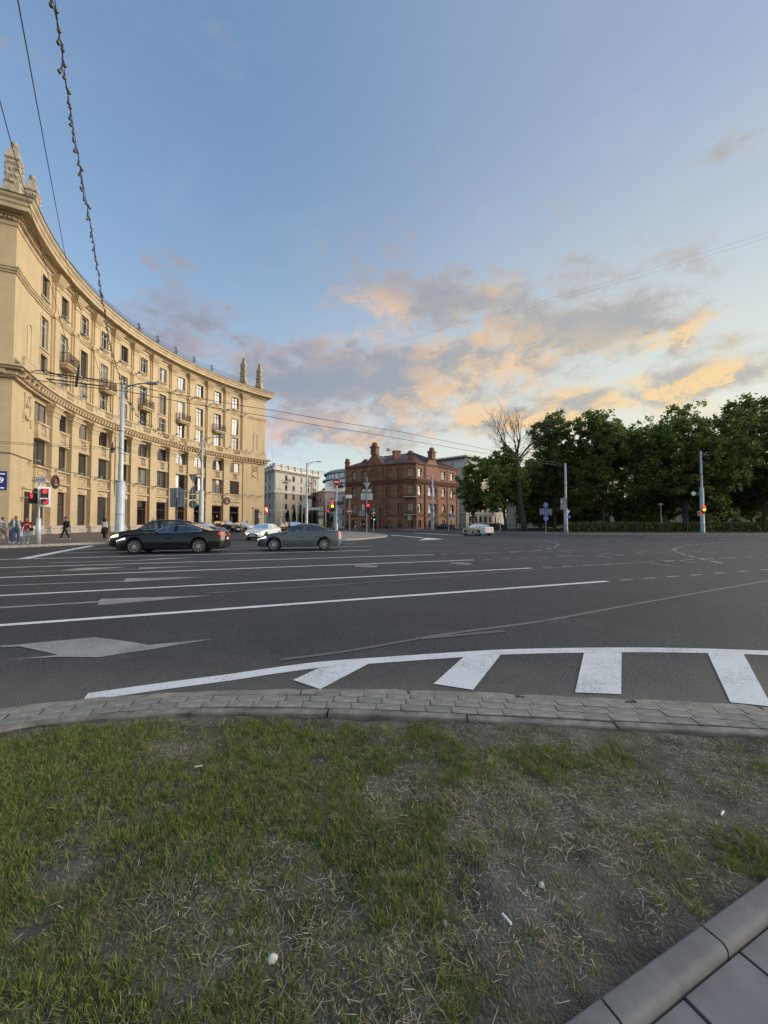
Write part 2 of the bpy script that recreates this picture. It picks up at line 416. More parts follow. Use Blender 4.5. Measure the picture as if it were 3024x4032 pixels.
# ================================================================== ground, road, pavements
def asphalt():
    m = bpy.data.materials.new('asphalt'); m.use_nodes = True; t = m.node_tree; b = t.nodes['Principled BSDF']; L = t.links.new
    b.inputs['Roughness'].default_value = 0.72; b.inputs['Specular IOR Level'].default_value = 0.42
    c = t.nodes.new('ShaderNodeTexCoord')
    def nz(scale, detail, rough=0.6):
        n = t.nodes.new('ShaderNodeTexNoise'); n.inputs['Scale'].default_value = scale; n.inputs['Detail'].default_value = detail
        n.inputs['Roughness'].default_value = rough; L(c.outputs['Object'], n.inputs['Vector']); return n.outputs[0]
    def mr(x, a, bb, lo=0.0, hi=1.0):
        n = t.nodes.new('ShaderNodeMapRange'); L(x, n.inputs['Value']); n.inputs['From Min'].default_value = a; n.inputs['From Max'].default_value = bb
        n.inputs['To Min'].default_value = lo; n.inputs['To Max'].default_value = hi; return n.outputs[0]
    def mix(f, a, bb):
        n = t.nodes.new('ShaderNodeMix'); n.data_type = 'RGBA'; L(f, n.inputs[0])
        for v, i in ((a, 6), (bb, 7)):
            if isinstance(v, tuple): n.inputs[i].default_value = (*v, 1)
            else: L(v, n.inputs[i])
        return n.outputs[2]
    vor = t.nodes.new('ShaderNodeTexVoronoi'); vor.inputs['Scale'].default_value = 95; L(c.outputs['Object'], vor.inputs['Vector'])
    sepc = t.nodes.new('ShaderNodeSeparateColor'); L(vor.outputs['Color'], sepc.inputs[0])
    base = mix(mr(nz(0.22, 6), 0.35, 0.68), (0.020, 0.024, 0.028), (0.046, 0.052, 0.058))
    # wheel tracks along the lanes: slightly polished, darker bands
    mp = t.nodes.new('ShaderNodeMapping'); mp.inputs['Rotation'].default_value = (0, 0, -math.atan2(0.363, 0.932)); mp.inputs['Scale'].default_value = (0.02, 0.62, 1)
    L(c.outputs['Object'], mp.inputs['Vector'])
    nb = t.nodes.new('ShaderNodeTexNoise'); nb.inputs['Scale'].default_value = 1.0; nb.inputs['Detail'].default_value = 3; L(mp.outputs[0], nb.inputs['Vector'])
    base = mix(mr(nb.outputs[0], 0.44, 0.62, 0, 0.75), base, (0.020, 0.022, 0.025))
    base = mix(mr(nz(1.6, 9, 0.68), 0.52, 0.74, 0, 0.55), base, (0.022, 0.024, 0.027))
    base = mix(mr(nz(0.55, 8, 0.7), 0.52, 0.72, 0, 0.45), base, (0.068, 0.071, 0.074))
    speck = mr(sepc.outputs[0], 0.72, 1.0, 0, 0.75)
    base = mix(speck, base, (0.12, 0.12, 0.117))
    dk = mr(sepc.outputs[1], 0.70, 1.0, 0, 0.7)
    base = mix(dk, base, (0.016, 0.016, 0.017))
    # dust swept to the kerb
    sp = t.nodes.new('ShaderNodeSeparateXYZ'); L(c.outputs['Object'], sp.inputs[0])
    ad = t.nodes.new('ShaderNodeMath'); ad.operation = 'ADD'; L(sp.outputs[1], ad.inputs[0]); L(mr(nz(1.3, 4), 0.3, 0.7, -0.35, 0.35), ad.inputs[1])
    base = mix(mr(ad.outputs[0], 2.9, 4.3, 0.75, 0.0), base, (0.125, 0.116, 0.098))
    L(base, b.inputs['Base Color'])
    bp = t.nodes.new('ShaderNodeBump'); bp.inputs['Strength'].default_value = 0.8; bp.inputs['Distance'].default_value = 0.006
    L(vor.outputs['Distance'], bp.inputs['Height']); L(bp.outputs[0], b.inputs['Normal'])
    MATS['asphalt'] = m
def paint(name, colr, under, worn):
    m = bpy.data.materials.new(name); m.use_nodes = True; t = m.node_tree; b = t.nodes['Principled BSDF']; L = t.links.new
    b.inputs['Roughness'].default_value = 0.65
    c = t.nodes.new('ShaderNodeTexCoord')
    n = t.nodes.new('ShaderNodeTexNoise'); n.inputs['Scale'].default_value = 46; n.inputs['Detail'].default_value = 5; n.inputs['Roughness'].default_value = 0.7; L(c.outputs['Object'], n.inputs['Vector'])
    n2 = t.nodes.new('ShaderNodeTexNoise'); n2.inputs['Scale'].default_value = 2.2; n2.inputs['Detail'].default_value = 3; L(c.outputs['Object'], n2.inputs['Vector'])
    a = t.nodes.new('ShaderNodeMath'); a.operation = 'MULTIPLY_ADD'; L(n2.outputs[0], a.inputs[0]); a.inputs[1].default_value = 0.5; L(n.outputs[0], a.inputs[2])
    r = t.nodes.new('ShaderNodeMapRange'); r.inputs['From Min'].default_value = 0.86 - worn; r.inputs['From Max'].default_value = 1.02 - worn * 0.6; L(a.outputs[0], r.inputs['Value'])
    mx = t.nodes.new('ShaderNodeMix'); mx.data_type = 'RGBA'; L(r.outputs[0], mx.inputs[0])
    mx.inputs[6].default_value = (*colr, 1); mx.inputs[7].default_value = (*under, 1); L(mx.outputs[2], b.inputs['Base Color'])
    bp = t.nodes.new('ShaderNodeBump'); bp.inputs['Strength'].default_value = 0.5; bp.inputs['Distance'].default_value = 0.004; L(n.outputs[0], bp.inputs['Height']); L(bp.outputs[0], b.inputs['Normal'])
    MATS[name] = m
asphalt()
paint('line_paint', (0.66, 0.68, 0.68), (0.24, 0.25, 0.25), 0.10)
paint('hatch_paint', (0.60, 0.62, 0.63), (0.30, 0.31, 0.315), 0.12)
paint('old_paint', (0.29, 0.29, 0.28), (0.13, 0.13, 0.128), 0.16)
paint('faint_paint', (0.22, 0.215, 0.205), (0.075, 0.075, 0.075), 0.16)
paint('seam_paint', (0.15, 0.147, 0.14), (0.075, 0.075, 0.075), 0.16)
paint('tar_line', (0.115, 0.11, 0.105), (0.07, 0.07, 0.07), 0.14)
mat('pavement_red', (0.155, 0.115, 0.095), 0.85, var=0.3, scale=2.2, bump=0.15, bscale=25)
mat('pavement_beige', (0.27, 0.245, 0.21), 0.85, var=0.22, scale=1.4, bump=0.1)
mat('pavement_dark', (0.085, 0.06, 0.05), 0.9, var=0.3, scale=1)
mat('kerb_stone', (0.30, 0.29, 0.27), 0.85, var=0.3, scale=5, bump=0.25, bscale=40)
mat('kerb_pale', (0.30, 0.285, 0.26), 0.85, var=0.25, scale=6, bump=0.3, bscale=60)
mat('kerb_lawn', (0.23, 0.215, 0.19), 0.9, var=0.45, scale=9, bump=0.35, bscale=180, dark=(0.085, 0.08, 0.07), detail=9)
mat('paver_a', (0.235, 0.228, 0.208), 0.9, var=0.35, scale=9, bump=0.5, bscale=130, detail=7)
mat('paver_b', (0.205, 0.200, 0.185), 0.9, var=0.35, scale=9, bump=0.5, bscale=130, detail=7)
mat('paver_c', (0.255, 0.243, 0.218), 0.9, var=0.35, scale=9, bump=0.5, bscale=130, detail=7)
mat('kerb_worn', (0.235, 0.215, 0.188), 0.9, var=0.4, scale=7, bump=0.7, bscale=70, detail=8)
mat('edging', (0.145, 0.146, 0.148), 0.85, var=0.22, scale=14, bump=0.12, bscale=420, detail=9)
mat('slab', (0.14, 0.142, 0.15), 0.85, var=0.3, scale=6, bump=0.12, bscale=350, detail=9)
mat('joint_soil', (0.022, 0.020, 0.018), 1.0)
mat('manhole_iron', (0.22, 0.20, 0.18), 0.7, 0.3, var=0.3, scale=14, bump=0.6, bscale=25)
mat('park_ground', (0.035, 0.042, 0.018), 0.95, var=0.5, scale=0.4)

ROAD_EDGE = [(-900, 2925), (-400, 2840), (0, 2785), (180, 2762), (362, 2746), (542, 2736), (904, 2717), (1500, 2714), (1800, 2718), (2088, 2725), (2501, 2746), (2859, 2770), (3024, 2778), (3500, 2810), (4200, 2865)]
edge_c = np.polyfit([G(*p, 0.05).x for p in ROAD_EDGE], [G(*p, 0.05).y for p in ROAD_EDGE], 4)
ex = np.linspace(-4.6, 4.6, 47); ey = np.polyval(edge_c, ex) - 0.06
S = 2500; bm = MB()
rim_ = [(-S, float(ey[0])), *[(float(x), float(y)) for x, y in zip(ex, ey)], (S, float(ey[-1]))]
nn_ = len(rim_); bm.add([(x, y, 0) for x, y in rim_] + [(x, 60, 0) for x, y in rim_], [(i, i + 1, nn_ + i + 1, nn_ + i) for i in range(nn_ - 1)])
bm.add([(-S, 60, 0), (S, 60, 0), (S, S, 0), (-S, S, 0)], [(0, 1, 2, 3)])
road = structure(bm.build('road', 'asphalt'))
bm = MB(); bm.add([(-S, -S, -0.12), (S, -S, -0.12), (S, 30, -0.12), (-S, 30, -0.12)], [(0, 1, 2, 3)]); structure(bm.build('ground', 'pavement_dark'))

def flat(name, pts, m, z=0.005):
    b = MB(); b.add([(p[0], p[1], z) for p in pts], [tuple(range(len(pts)))])
    return b.build(name, m, road)
def strip(name, pts, w, m, z=0.005):
    P = [Vector(p[:2]) for p in pts]; vs = []; k = len(P)
    for i in range(k):
        d = (P[min(i + 1, k - 1)] - P[max(0, i - 1)]).normalized(); n = Vector((-d.y, d.x)) * (w / 2)
        vs += [(P[i].x + n.x, P[i].y + n.y, z), (P[i].x - n.x, P[i].y - n.y, z)]
    b = MB(); b.add(vs, [(2 * i, 2 * i + 1, 2 * i + 3, 2 * i + 2) for i in range(k - 1)])
    return b.build(name, m, road)
def gp(lst, ox=0, oy=0, s=1.0): return [G(ox + p[0] * s, oy + p[1] * s) for p in lst]
def spline(pts, n):                                       # Catmull-Rom through 2-D/3-D points
    P = [Vector(p) for p in pts]; out = []
    for i in range(len(P) - 1):
        p0 = P[max(i - 1, 0)]; p1 = P[i]; p2 = P[i + 1]; p3 = P[min(i + 2, len(P) - 1)]
        for j in range(n):
            t = j / n
            out.append(0.5 * ((2 * p1) + (p2 - p0) * t + (2 * p0 - 5 * p1 + 4 * p2 - p3) * t * t + (3 * p1 - p0 - 3 * p2 + p3) * t ** 3))
    out.append(P[-1]); return out
LANES = [((0, 2463), (2391, 2289), .15, 14), ((0, 2346), (2092, 2237), .14, 12), ((0, 2274.5), (1865, 2205), .14, 12), ((0, 2236), (1707, 2184), .14, 10),
         ((0, 2203.5), (1458, 2167), .16, 0), ((250, 2178), (1470, 2150), .14, 6), ((290, 2163), (1395, 2141), .14, 0)]
for a, b_, w, nd in LANES:
    A, B = G(*a), G(*b_); d = (B - A).normalized()
    back = A - d * (14 if a[0] == 0 else 0)
    strip('lane_line', [back, A, B], w, 'line_paint')
    for k in range(nd):
        s0 = 0.45 + k * (0.82 + 0.03 * k)
        strip('lane_dash', [B + d * s0, B + d * (s0 + 0.42 + 0.012 * k)], 0.12, 'old_paint' if k < 9 else 'faint_paint')
strip('stop_line', [G(90, 2201), G(362, 2149)], 0.42, 'hatch_paint', 0.009)
Z2 = (0, 2100, .904)
for pts in ([(-60, 494), (75, 487), (240, 470), (415, 455), (530, 469), (650, 488), (925, 462), (655, 508), (540, 525), (430, 542), (250, 540), (20, 554), (255, 532), (85, 494), (-60, 500)],
            [(-200, 334), (0, 322), (430, 297), (440, 287), (925, 271), (425, 315), (430, 302), (0, 328), (-200, 340)],
            [(-200, 235), (0, 227), (540, 207), (550, 197), (903, 190), (537, 214), (540, 210), (0, 230), (-200, 239)],
            [(240, 166), (350, 151), (560, 147), (420, 158)], [(598, 158), (608, 149), (885, 143)],
            [(215, 128), (600, 117), (700, 109), (860, 105), (690, 115), (610, 119), (215, 130)]):
    flat('arrow_marking', gp(pts, *Z2), 'old_paint', 0.006)
strip('arrow_marking', gp([(70, 169.5), (600, 156)], *Z2), 0.1, 'old_paint', 0.006)
arc = spline(gp([(335, 2747), (633, 2704), (904, 2668), (1085, 2641), (1266, 2618), (1500, 2600), (1820, 2578), (2050, 2566), (2420, 2560), (2700, 2562), (3024, 2572), (3400, 2592), (4200, 2650)]), 5)
strip('hatch_border', arc, 0.165, 'hatch_paint', 0.004)
for q in ([(1252, 2634), (1460, 2611), (1261, 2716), (1153, 2680)], [(1835, 2580), (1973, 2578), (1863, 2719), (1707, 2695)],
          [(2299, 2573), (2448, 2569), (2446, 2736), (2264, 2729)], [(2786, 2573), (2928, 2577), (3040, 2785), (2876, 2768)], [(3270, 2590), (3420, 2600), (3640, 2800), (3440, 2790)]):
    flat('hatch_bar', gp(q), 'hatch_paint', 0.0065)
strip('sealed_seam', spline(gp([(1640, 2516), (1840, 2486), (2143, 2445), (2419, 2394), (2676, 2348), (3024, 2287), (3300, 2240), (3900, 2170)]), 4), 0.07, 'seam_paint')
strip('sealed_seam', gp([(1650, 2516), (1800, 2503), (1987, 2486)]), 0.09, 'tar_line', 0.007)
strip('sealed_seam', spline(gp([(1100, 2600), (1350, 2568), (1640, 2518)]), 4), 0.07, 'tar_line', 0.007)
strip('sealed_seam', spline(gp([(813, 2337), (1500, 2291), (2235, 2234), (2786, 2197)]), 3), 0.06, 'faint_paint', 0.007)
def dashed(pts, w, dash, gap, m):
    P = spline(pts, 14); acc = 0.0; cur = [P[0]]; on = True
    for a, b_ in zip(P, P[1:]):
        acc += (b_ - a).length
        if on: cur.append(b_)
        if acc > (dash if on else gap):
            if on and len(cur) > 1: strip('guide_dash', cur, w, m)
            cur = [b_]; on = not on; acc = 0
dashed(gp([(2140, 2128), (2194, 2140), (2197, 2146), (2185, 2154), (2160, 2161), (2093, 2169), (2000, 2174), (1850, 2180)]), 0.16, 0.9, 0.8, 'old_paint')
dashed(gp([(2990, 2130), (2882, 2134), (2771, 2142), (2697, 2150), (2663, 2158), (2654, 2165), (2666, 2174), (2697, 2185), (2734, 2194), (2802, 2210), (2920, 2232)]), 0.17, 0.7, 0.55, 'old_paint')
for a, b_ in (((2120, 2145), (3024, 2186)), ((2100, 2152), (2980, 2240)), ((2060, 2138), (3024, 2158)), ((2200, 2170), (2900, 2262)), ((1900, 2160), (2500, 2128)), ((2200, 2190), (3024, 2150)), ((2350, 2225), (3024, 2190)), ((1650, 2172), (2560, 2140))):
    A, B = G(*a), G(*b_); n = max(3, int((B - A).length / 2.6)); d = (B - A) / n
    for k in range(n): strip('guide_dash', [A + d * k, A + d * (k + 0.36)], 0.13, 'faint_paint')
strip('edge_line', gp([(2543, 2115), (3024, 2112.5), (3500, 2111)]), 0.3, 'line_paint'); strip('edge_line', gp([(2814, 2124.5), (3024, 2121), (3500, 2116)]), 0.22, 'old_paint')
strip('edge_line', gp([(1536, 2107), (1600, 2112), (1669, 2118)]), 0.55, 'line_paint')
flat('arrow_marking', gp([(1648, 2128), (1681, 2117.5), (1747, 2123.5)]), 'line_paint', 0.006)
strip('edge_line', gp([(1440, 2094), (1520, 2096.5), (1640, 2098)]), 0.4, 'old_paint')
for k in range(8):
    u = 1640 + k * 24; v = 2097.5 + k * 1.4
    strip('crossing_bar', [G(u - 8, v + 1.6), G(u + 14, v + 0.2)], 0.6, 'line_paint', 0.007)
for (u, v, lab) in ((1440, 2230, 'round rusty manhole cover between the lane lines, nearer the black car'), (1812, 2220, 'round rusty manhole cover beside the end of a lane line')):
    c = G(u, v); b = MB(); b.lathe([(0.40, 0.0), (0.40, 0.012), (0.35, 0.014), (0.34, 0.008), (0.31, 0.008), (0.30, 0.016), (0.0001, 0.018)], 28)
    o = b.build('manhole_cover', 'manhole_iron', None, (c.x, c.y, 0.002)); tag(o, lab, 'manhole cover', 'manhole covers in the road')

def zl(x, y):                                             # the ground climbs a little towards the curved building
    s = lambda t: max(0, min(1, t)) ** 2 * (3 - 2 * max(0, min(1, t)))
    return 0.30 * s((-x - 14) / 14) * s((y - 26) / 14)
CC = Vector((4.848, 50.98)); RR = 40.984
def pol(a, r): return (CC.x + r * math.cos(R(a)), CC.y + r * math.sin(R(a)))
kerbL = [(-60, 9), (-40, 13.5), (-30, 17.5), (-24.6, 20.6), (-22.3, 22.6), (-20.8, 25.6), (-19.6, 27.0), (-17.8, 28.0), (-17.4, 30), (-18.6, 32.6), (-21.3, 36), (-24, 40.5), (-26, 45.5), (-26.8, 51), (-26.2, 57), (-24.3, 63), (-21.5, 69), (-17.5, 75), (-14.5, 82), (-16, 95)]
wallL = [(-75, 14), (-55, 22), (-45, 27), (-36, 31.5), (-33, 33), pol(205.5, RR), pol(204, RR), pol(202, RR), pol(200, RR), pol(198, RR), pol(195, RR), pol(190, RR), pol(184, RR), pol(177, RR), pol(168, RR), pol(159, RR), pol(150, RR), pol(142, RR), pol(136, RR), (-32, 95)]
K = spline([Vector((*p, 0)) for p in kerbL], 4); Wl = spline([Vector((*p, 0)) for p in wallL], 4)
vs = []; N = 9
for a, b_ in zip(K, Wl):
    for j in range(N):
        p = a.lerp(b_, j / (N - 1) * 1.03); vs.append((p.x, p.y, zl(p.x, p.y) + 0.13))
b = MB(); b.add(vs, [(i * N + j, (i + 1) * N + j, (i + 1) * N + j + 1, i * N + j + 1) for i in range(len(K) - 1) for j in range(N - 1)])
structure(b.build('pavement_by_curved_building', 'pavement_red'))
def kerb_run(pts, m='kerb_stone', w=0.16, h=0.14, zf=lambda x, y: 0.0, step=1.6, parent=None, name='kerb'):
    root = structure(obj(name, None)); acc = 0; seg = [pts[0]]
    def flush(seg):
        if len(seg) < 2: return
        b = MB(); vs = []; k = len(seg)
        for i in range(k):
            d = (seg[min(i + 1, k - 1)] - seg[max(0, i - 1)]).normalized(); n = Vector((-d.y, d.x, 0)) * (w / 2); z = zf(seg[i].x, seg[i].y)
            for s_, zz in ((1, -0.05), (1, h - 0.02), (0.8, h), (-0.8, h), (-1, h - 0.02), (-1, -0.05)):
                p = seg[i] + n * s_; vs.append((p.x, p.y, z + zz))
        fs = [(i * 6 + j, i * 6 + (j + 1) % 6, (i + 1) * 6 + (j + 1) % 6, (i + 1) * 6 + j) for i in range(k - 1) for j in range(6)]
        b.add(vs, fs + [(5, 4, 3, 2, 1, 0), tuple(range((k - 1) * 6, k * 6))]); b.build('kerb_stone', m, root)
    for a, c in zip(pts, pts[1:]):
        n = max(1, int((c - a).length / 0.4))
        for i in range(1, n + 1):
            p = a.lerp(c, i / n); acc += (c - a).length / n; seg.append(p)
            if acc > step: flush(seg); d = (seg[-1] - seg[-2]).normalized(); seg = [p + d * 0.012]; acc = 0
    flush(seg); return root
kerb_run(K[12:60], 'kerb_stone', 0.18, 0.15, zl, 2.0, name='kerb_by_curved_building')
# asphalt apron where cars are parked, climbing with the pavement
vs = []; fs = []; xs = np.linspace(-29, -13.5, 12); ys = np.linspace(25, 84, 20)
for x in xs:
    for y in ys: vs.append((x, y, zl(x, y) + 0.003))
fs = [(i * 20 + j, (i + 1) * 20 + j, (i + 1) * 20 + j + 1, i * 20 + j + 1) for i in range(11) for j in range(19)]
b = MB(); b.add(vs, fs); structure(b.build('parking_road', 'asphalt'))
# traffic island
isl = [G(*p) for p in ((1215, 2127), (1337, 2129), (1422, 2125), (1482, 2119), (1520, 2113.5), (1506, 2107), (1422, 2098), (1337, 2094), (1280, 2093), (1240, 2101))]
isl_s = spline(isl + [isl[0]], 5)
b = MB(); b.slab([(p.x, p.y) for p in isl_s[:-1]], -0.02, 0.125); structure(b.build('traffic_island', 'pavement_beige'))
kerb_run(isl_s, 'kerb_pale', 0.2, 0.14, step=1.2, name='island_kerb')
# park side: pavement, kerb, ground under the trees
kp = [Vector((*p, 0)) for p in ((4, 92), (7, 80), (9.2, 74), (12.3, 67), (17.5, 59), (22.5, 51.5), (31, 48.6), (46.7, 46.9), (80, 45), (150, 42))]
fp = [Vector((*p, 0)) for p in ((9, 92), (11.5, 83), (13.5, 76), (17.5, 69.5), (22.5, 62.5), (28, 57), (35, 55), (48, 53.4), (81, 51.5), (150, 49))]
KP = spline(kp, 4); FP = spline(fp, 4)
b = MB(); vs = []
for a, c in zip(KP, FP): vs += [(a.x, a.y, 0.14), (c.x, c.y, 0.16)]
b.add(vs, [(2 * i, 2 * i + 2, 2 * i + 3, 2 * i + 1) for i in range(len(KP) - 1)]); structure(b.build('pavement_by_park', 'pavement_dark'))
kerb_run(KP, 'kerb_pale', 0.22, 0.15, step=3.0, name='kerb_by_park')
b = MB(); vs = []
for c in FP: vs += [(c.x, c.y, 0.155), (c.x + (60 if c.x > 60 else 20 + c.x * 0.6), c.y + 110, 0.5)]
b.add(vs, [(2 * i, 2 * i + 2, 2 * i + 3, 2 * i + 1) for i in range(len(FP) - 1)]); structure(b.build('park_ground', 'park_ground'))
# pavement in front of the brick house
b = MB(); b.slab([(-30, 97), (-13, 97), (2, 92), (8, 91), (10, 93), (24, 106), (24, 135), (-30, 135)], -0.02, 0.13)
structure(b.build('pavement_by_brick_house', 'pavement_red'))

# ================================================================== foreground: brick strip, lawn, edging
NE = [G(u, v, 0.05) for u, v in ((-900, 3060), (-400, 2950), (0, 2880), (280, 2837), (542, 2824), (904, 2812), (1500, 2820), (1867, 2837), (2170, 2847), (2510, 2866), (3024, 2899), (3500, 2935), (4200, 3000))]
FE = [G(u, v, 0.05) for u, v in ROAD_EDGE]
xg = np.linspace(-4.6, 4.6, 461)
def curve_y(pts):
    P = spline(pts, 8); x = np.array([p.x for p in P]); y = np.array([p.y for p in P])
    c = np.polyfit(x, y, 4); return lambda t: float(np.polyval(c, t))
yn = curve_y(NE); yf = curve_y(FE)
paving = structure(obj('brick_paved_strip', None))
rnd = random.Random(3)
def along(yfun, off, step, x0=-4.4, x1=4.4):              # walk an offset of a curve in equal steps -> (point, tangent)
    out = []; x = x0
    while x < x1:
        dydx = (yfun(x + 0.01) - yfun(x - 0.01)) / 0.02; L = math.hypot(1, dydx)
        t = Vector((1 / L, dydx / L, 0)); n = Vector((-t.y, t.x, 0))
        p = Vector((x, yfun(x), 0)) + n * off; out.append((p, t, n)); x += step / L
    return out
b = MB(); q = along(yn, 0.02, 0.1); q2 = along(yf, -0.03, 0.1)
vs = []
for i in range(min(len(q), len(q2))): vs += [(q[i][0].x, q[i][0].y, 0.036), (q2[i][0].x, q2[i][0].y, 0.036)]
b.add(vs, [(2 * i, 2 * i + 2, 2 * i + 3, 2 * i + 1) for i in range(len(vs) // 2 - 1)]); b.build('bedding', 'joint_soil', paving)
def stone_mesh(L, w, h, r, m, jit, seed):
    """one worn stone: a bevelled, slightly uneven block"""
    g = random.Random(seed); b = MB(); n = max(2, int(L / 0.09)); vs = []
    prof = [(-1, -0.06), (-1, h - r), (-1 + 2 * r / w * .9, h), (1 - 2 * r / w * .9, h), (1, h - r), (1, -0.06)]
    for i in range(n + 1):
        x = -L / 2 + L * i / n; e = 1 - (0.02 if i in (0, n) else 0)
        for (yy, zz) in prof:
            k = 1 if zz > 0 else 0
            vs.append((x + g.uniform(-jit, jit) * (0 if i in (0, n) else 1), yy * w / 2 * e + g.uniform(-jit, jit), zz + k * (g.uniform(-jit, jit) - (r * .5 if i in (0, n) else 0))))
    fs = [(i * 6 + j, (i + 1) * 6 + j, (i + 1) * 6 + j + 1, i * 6 + j + 1) for i in range(n) for j in range(5)]
    fs += [tuple(range(5, -1, -1)), tuple(range(n * 6, n * 6 + 6))]
    b.add(vs, fs); return b.mesh('stone', m)
brick_me = []
for k in range(6):
    me = stone_mesh(0.181, 0.094, 0.008, 0.003, ('paver_a', 'paver_b', 'paver_c')[k % 3], 0.0008, k); me.name = 'paving_brick'; brick_me.append(me)
for row in range(4):
    off = 0.098 + 0.05 + row * 0.098
    for (p, t, n) in along(yn, off, 0.186, -4.2 + 0.02 * row, 4.2):
        gap = yf(p.x) - p.y
        if gap < 0.085: continue
        o = obj('paving_brick', rnd.choice(brick_me), paving, (p.x, p.y, 0.043 + rnd.uniform(-.003, .002)), math.atan2(t.y, t.x) + rnd.uniform(-.01, .01))
        o.rotation_euler.x = rnd.uniform(-.012, .012)
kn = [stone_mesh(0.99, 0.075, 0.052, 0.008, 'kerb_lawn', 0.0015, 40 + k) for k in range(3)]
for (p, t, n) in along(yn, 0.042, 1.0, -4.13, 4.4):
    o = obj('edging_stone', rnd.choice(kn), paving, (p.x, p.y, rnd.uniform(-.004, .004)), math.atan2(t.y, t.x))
kf = [stone_mesh(L_, 0.105, 0.044, 0.014, 'kerb_worn', 0.003, 60 + k) for k, L_ in enumerate((0.86, 0.84, 0.87))]
for (p, t, n) in along(yf, -0.05, 0.88, -4.3, 4.4):
    o = obj('kerb_stone', rnd.choice(kf), paving, (p.x, p.y, rnd.uniform(-.004, .006)), math.atan2(t.y, t.x) + rnd.uniform(-.012, .012))
# concrete edging and slabs at the lower right
e0 = G(2207, 4032, 0.05); e1 = G(3024, 3448, 0.05); ed = (e1 - e0).normalized(); en = Vector((ed.y, -ed.x, 0))
edge_root = structure(obj('lawn_edging', None)); EA = math.atan2(ed.y, ed.x)
prof = [(0.0, -0.12), (0.0, 0.042), (0.003, 0.048), (0.009, 0.05), (0.056, 0.05)] + [(0.056 + 0.022 * math.sin(a), 0.05 - 0.022 * (1 - math.cos(a))) for a in np.linspace(.2, PI / 2, 8)] + [(0.078, -0.12)]
for k in range(-3, 5):
    b = MB(); n_ = len(prof); vs = []
    for x in (0.004, 0.496):
        vs += [(x, -o_, z) for o_, z in prof]
    b.add(vs, [(i, (i + 1) % n_, (i + 1) % n_ + n_, i + n_) for i in range(n_)] + [tuple(range(n_ - 1, -1, -1)), tuple(range(n_, 2 * n_))])
    p = e0 + ed * (0.155 + 0.5 * k); o = b.build('edging_stone', 'edging', edge_root, (p.x, p.y, 0), EA, smooth=True); o.data.set_sharp_from_angle(angle=R(50))
side = structure(obj('slab_pavement', None))
b = MB(); c0 = e0 + en * 0.1; b.add([tuple((e0 + ed * s + en * o_).to_tuple()[:2]) + (0.006,) for s, o_ in ((-2, .1), (4, .1), (4, 3), (-2, 3))], [(0, 3, 2, 1)]); b.build('bedding', 'joint_soil', side)
for i in range(-5, 12):
    for j in range(6):
        b = MB(); b.frustum(0.003, 0.297, -0.297, -0.003, -0.01, 0.006, 0.294, -0.294, -0.006, 0.018)
        p = e0 + ed * (0.105 + 0.3 * i) + en * (0.080 + 0.3 * j); o = b.build('paving_slab', 'slab', side, (p.x, p.y, rnd.uniform(-.002, .002)), EA)

# ---- lawn: soil, then blades
rng = np.random.default_rng(11)
def vnoise(x, y, s, seed):
    g = np.random.default_rng(seed).random((64, 64)); x = x * s + 100; y = y * s + 100
    xi = np.floor(x).astype(int); yi = np.floor(y).astype(int); fx = x - xi; fy = y - yi
    fx = fx * fx * (3 - 2 * fx); fy = fy * fy * (3 - 2 * fy); q = lambda a, c: g[a % 64, c % 64]
    return (q(xi, yi) * (1 - fx) + q(xi + 1, yi) * fx) * (1 - fy) + (q(xi, yi + 1) * (1 - fx) + q(xi + 1, yi + 1) * fx) * fy
def fbm(x, y, s, seed, o=4):
    return sum(vnoise(x, y, s * 2 ** k, seed + k) / 2 ** k for k in range(o)) / sum(1 / 2 ** k for k in range(o))
YN = np.polyfit([p.x for p in NE], [p.y for p in NE], 4)
def in_lawn(x, y, mg=0.0):
    d = (x - e0.x) * en.x + (y - e0.y) * en.y             # beyond the edging
    return (y < np.polyval(YN, x) - 0.01 - mg) & (d < -0.005 - mg)
def soil_z(x, y): return 0.006 + 0.05 * (fbm(x, y, 1.1, 5) - 0.45) + 0.022 * (fbm(x, y, 7, 9) - 0.5) + 0.020 * np.exp(-((np.polyval(YN, x) - y) / 0.16) ** 2)
xs = np.arange(-4.5, 4.5, 0.03); ys = np.arange(-1.2, 3.1, 0.03); Xg, Yg = np.meshgrid(xs, ys, indexing='ij')
Zg = soil_z(Xg, Yg)
ok = in_lawn(Xg, Yg, -0.05); nx, ny = Xg.shape
idx = np.arange(nx * ny).reshape(nx, ny)
cell = ok[:-1, :-1] & ok[1:, :-1] & ok[:-1, 1:] & ok[1:, 1:]
qf = np.stack([idx[:-1, :-1][cell], idx[1:, :-1][cell], idx[1:, 1:][cell], idx[:-1, 1:][cell]], 1)
me = bpy.data.meshes.new('soil'); me.from_pydata(np.stack([Xg.ravel(), Yg.ravel(), Zg.ravel()], 1).tolist(), [], qf.tolist()); me.update(); me.shade_smooth()
mat('soil', (0.150, 0.142, 0.122), 1.0, var=0.5, scale=5, bump=1.0, bscale=90, dark=(0.034, 0.032, 0.027), detail=10)
me.materials.append(M['soil'])
structure(obj('lawn_soil', me))
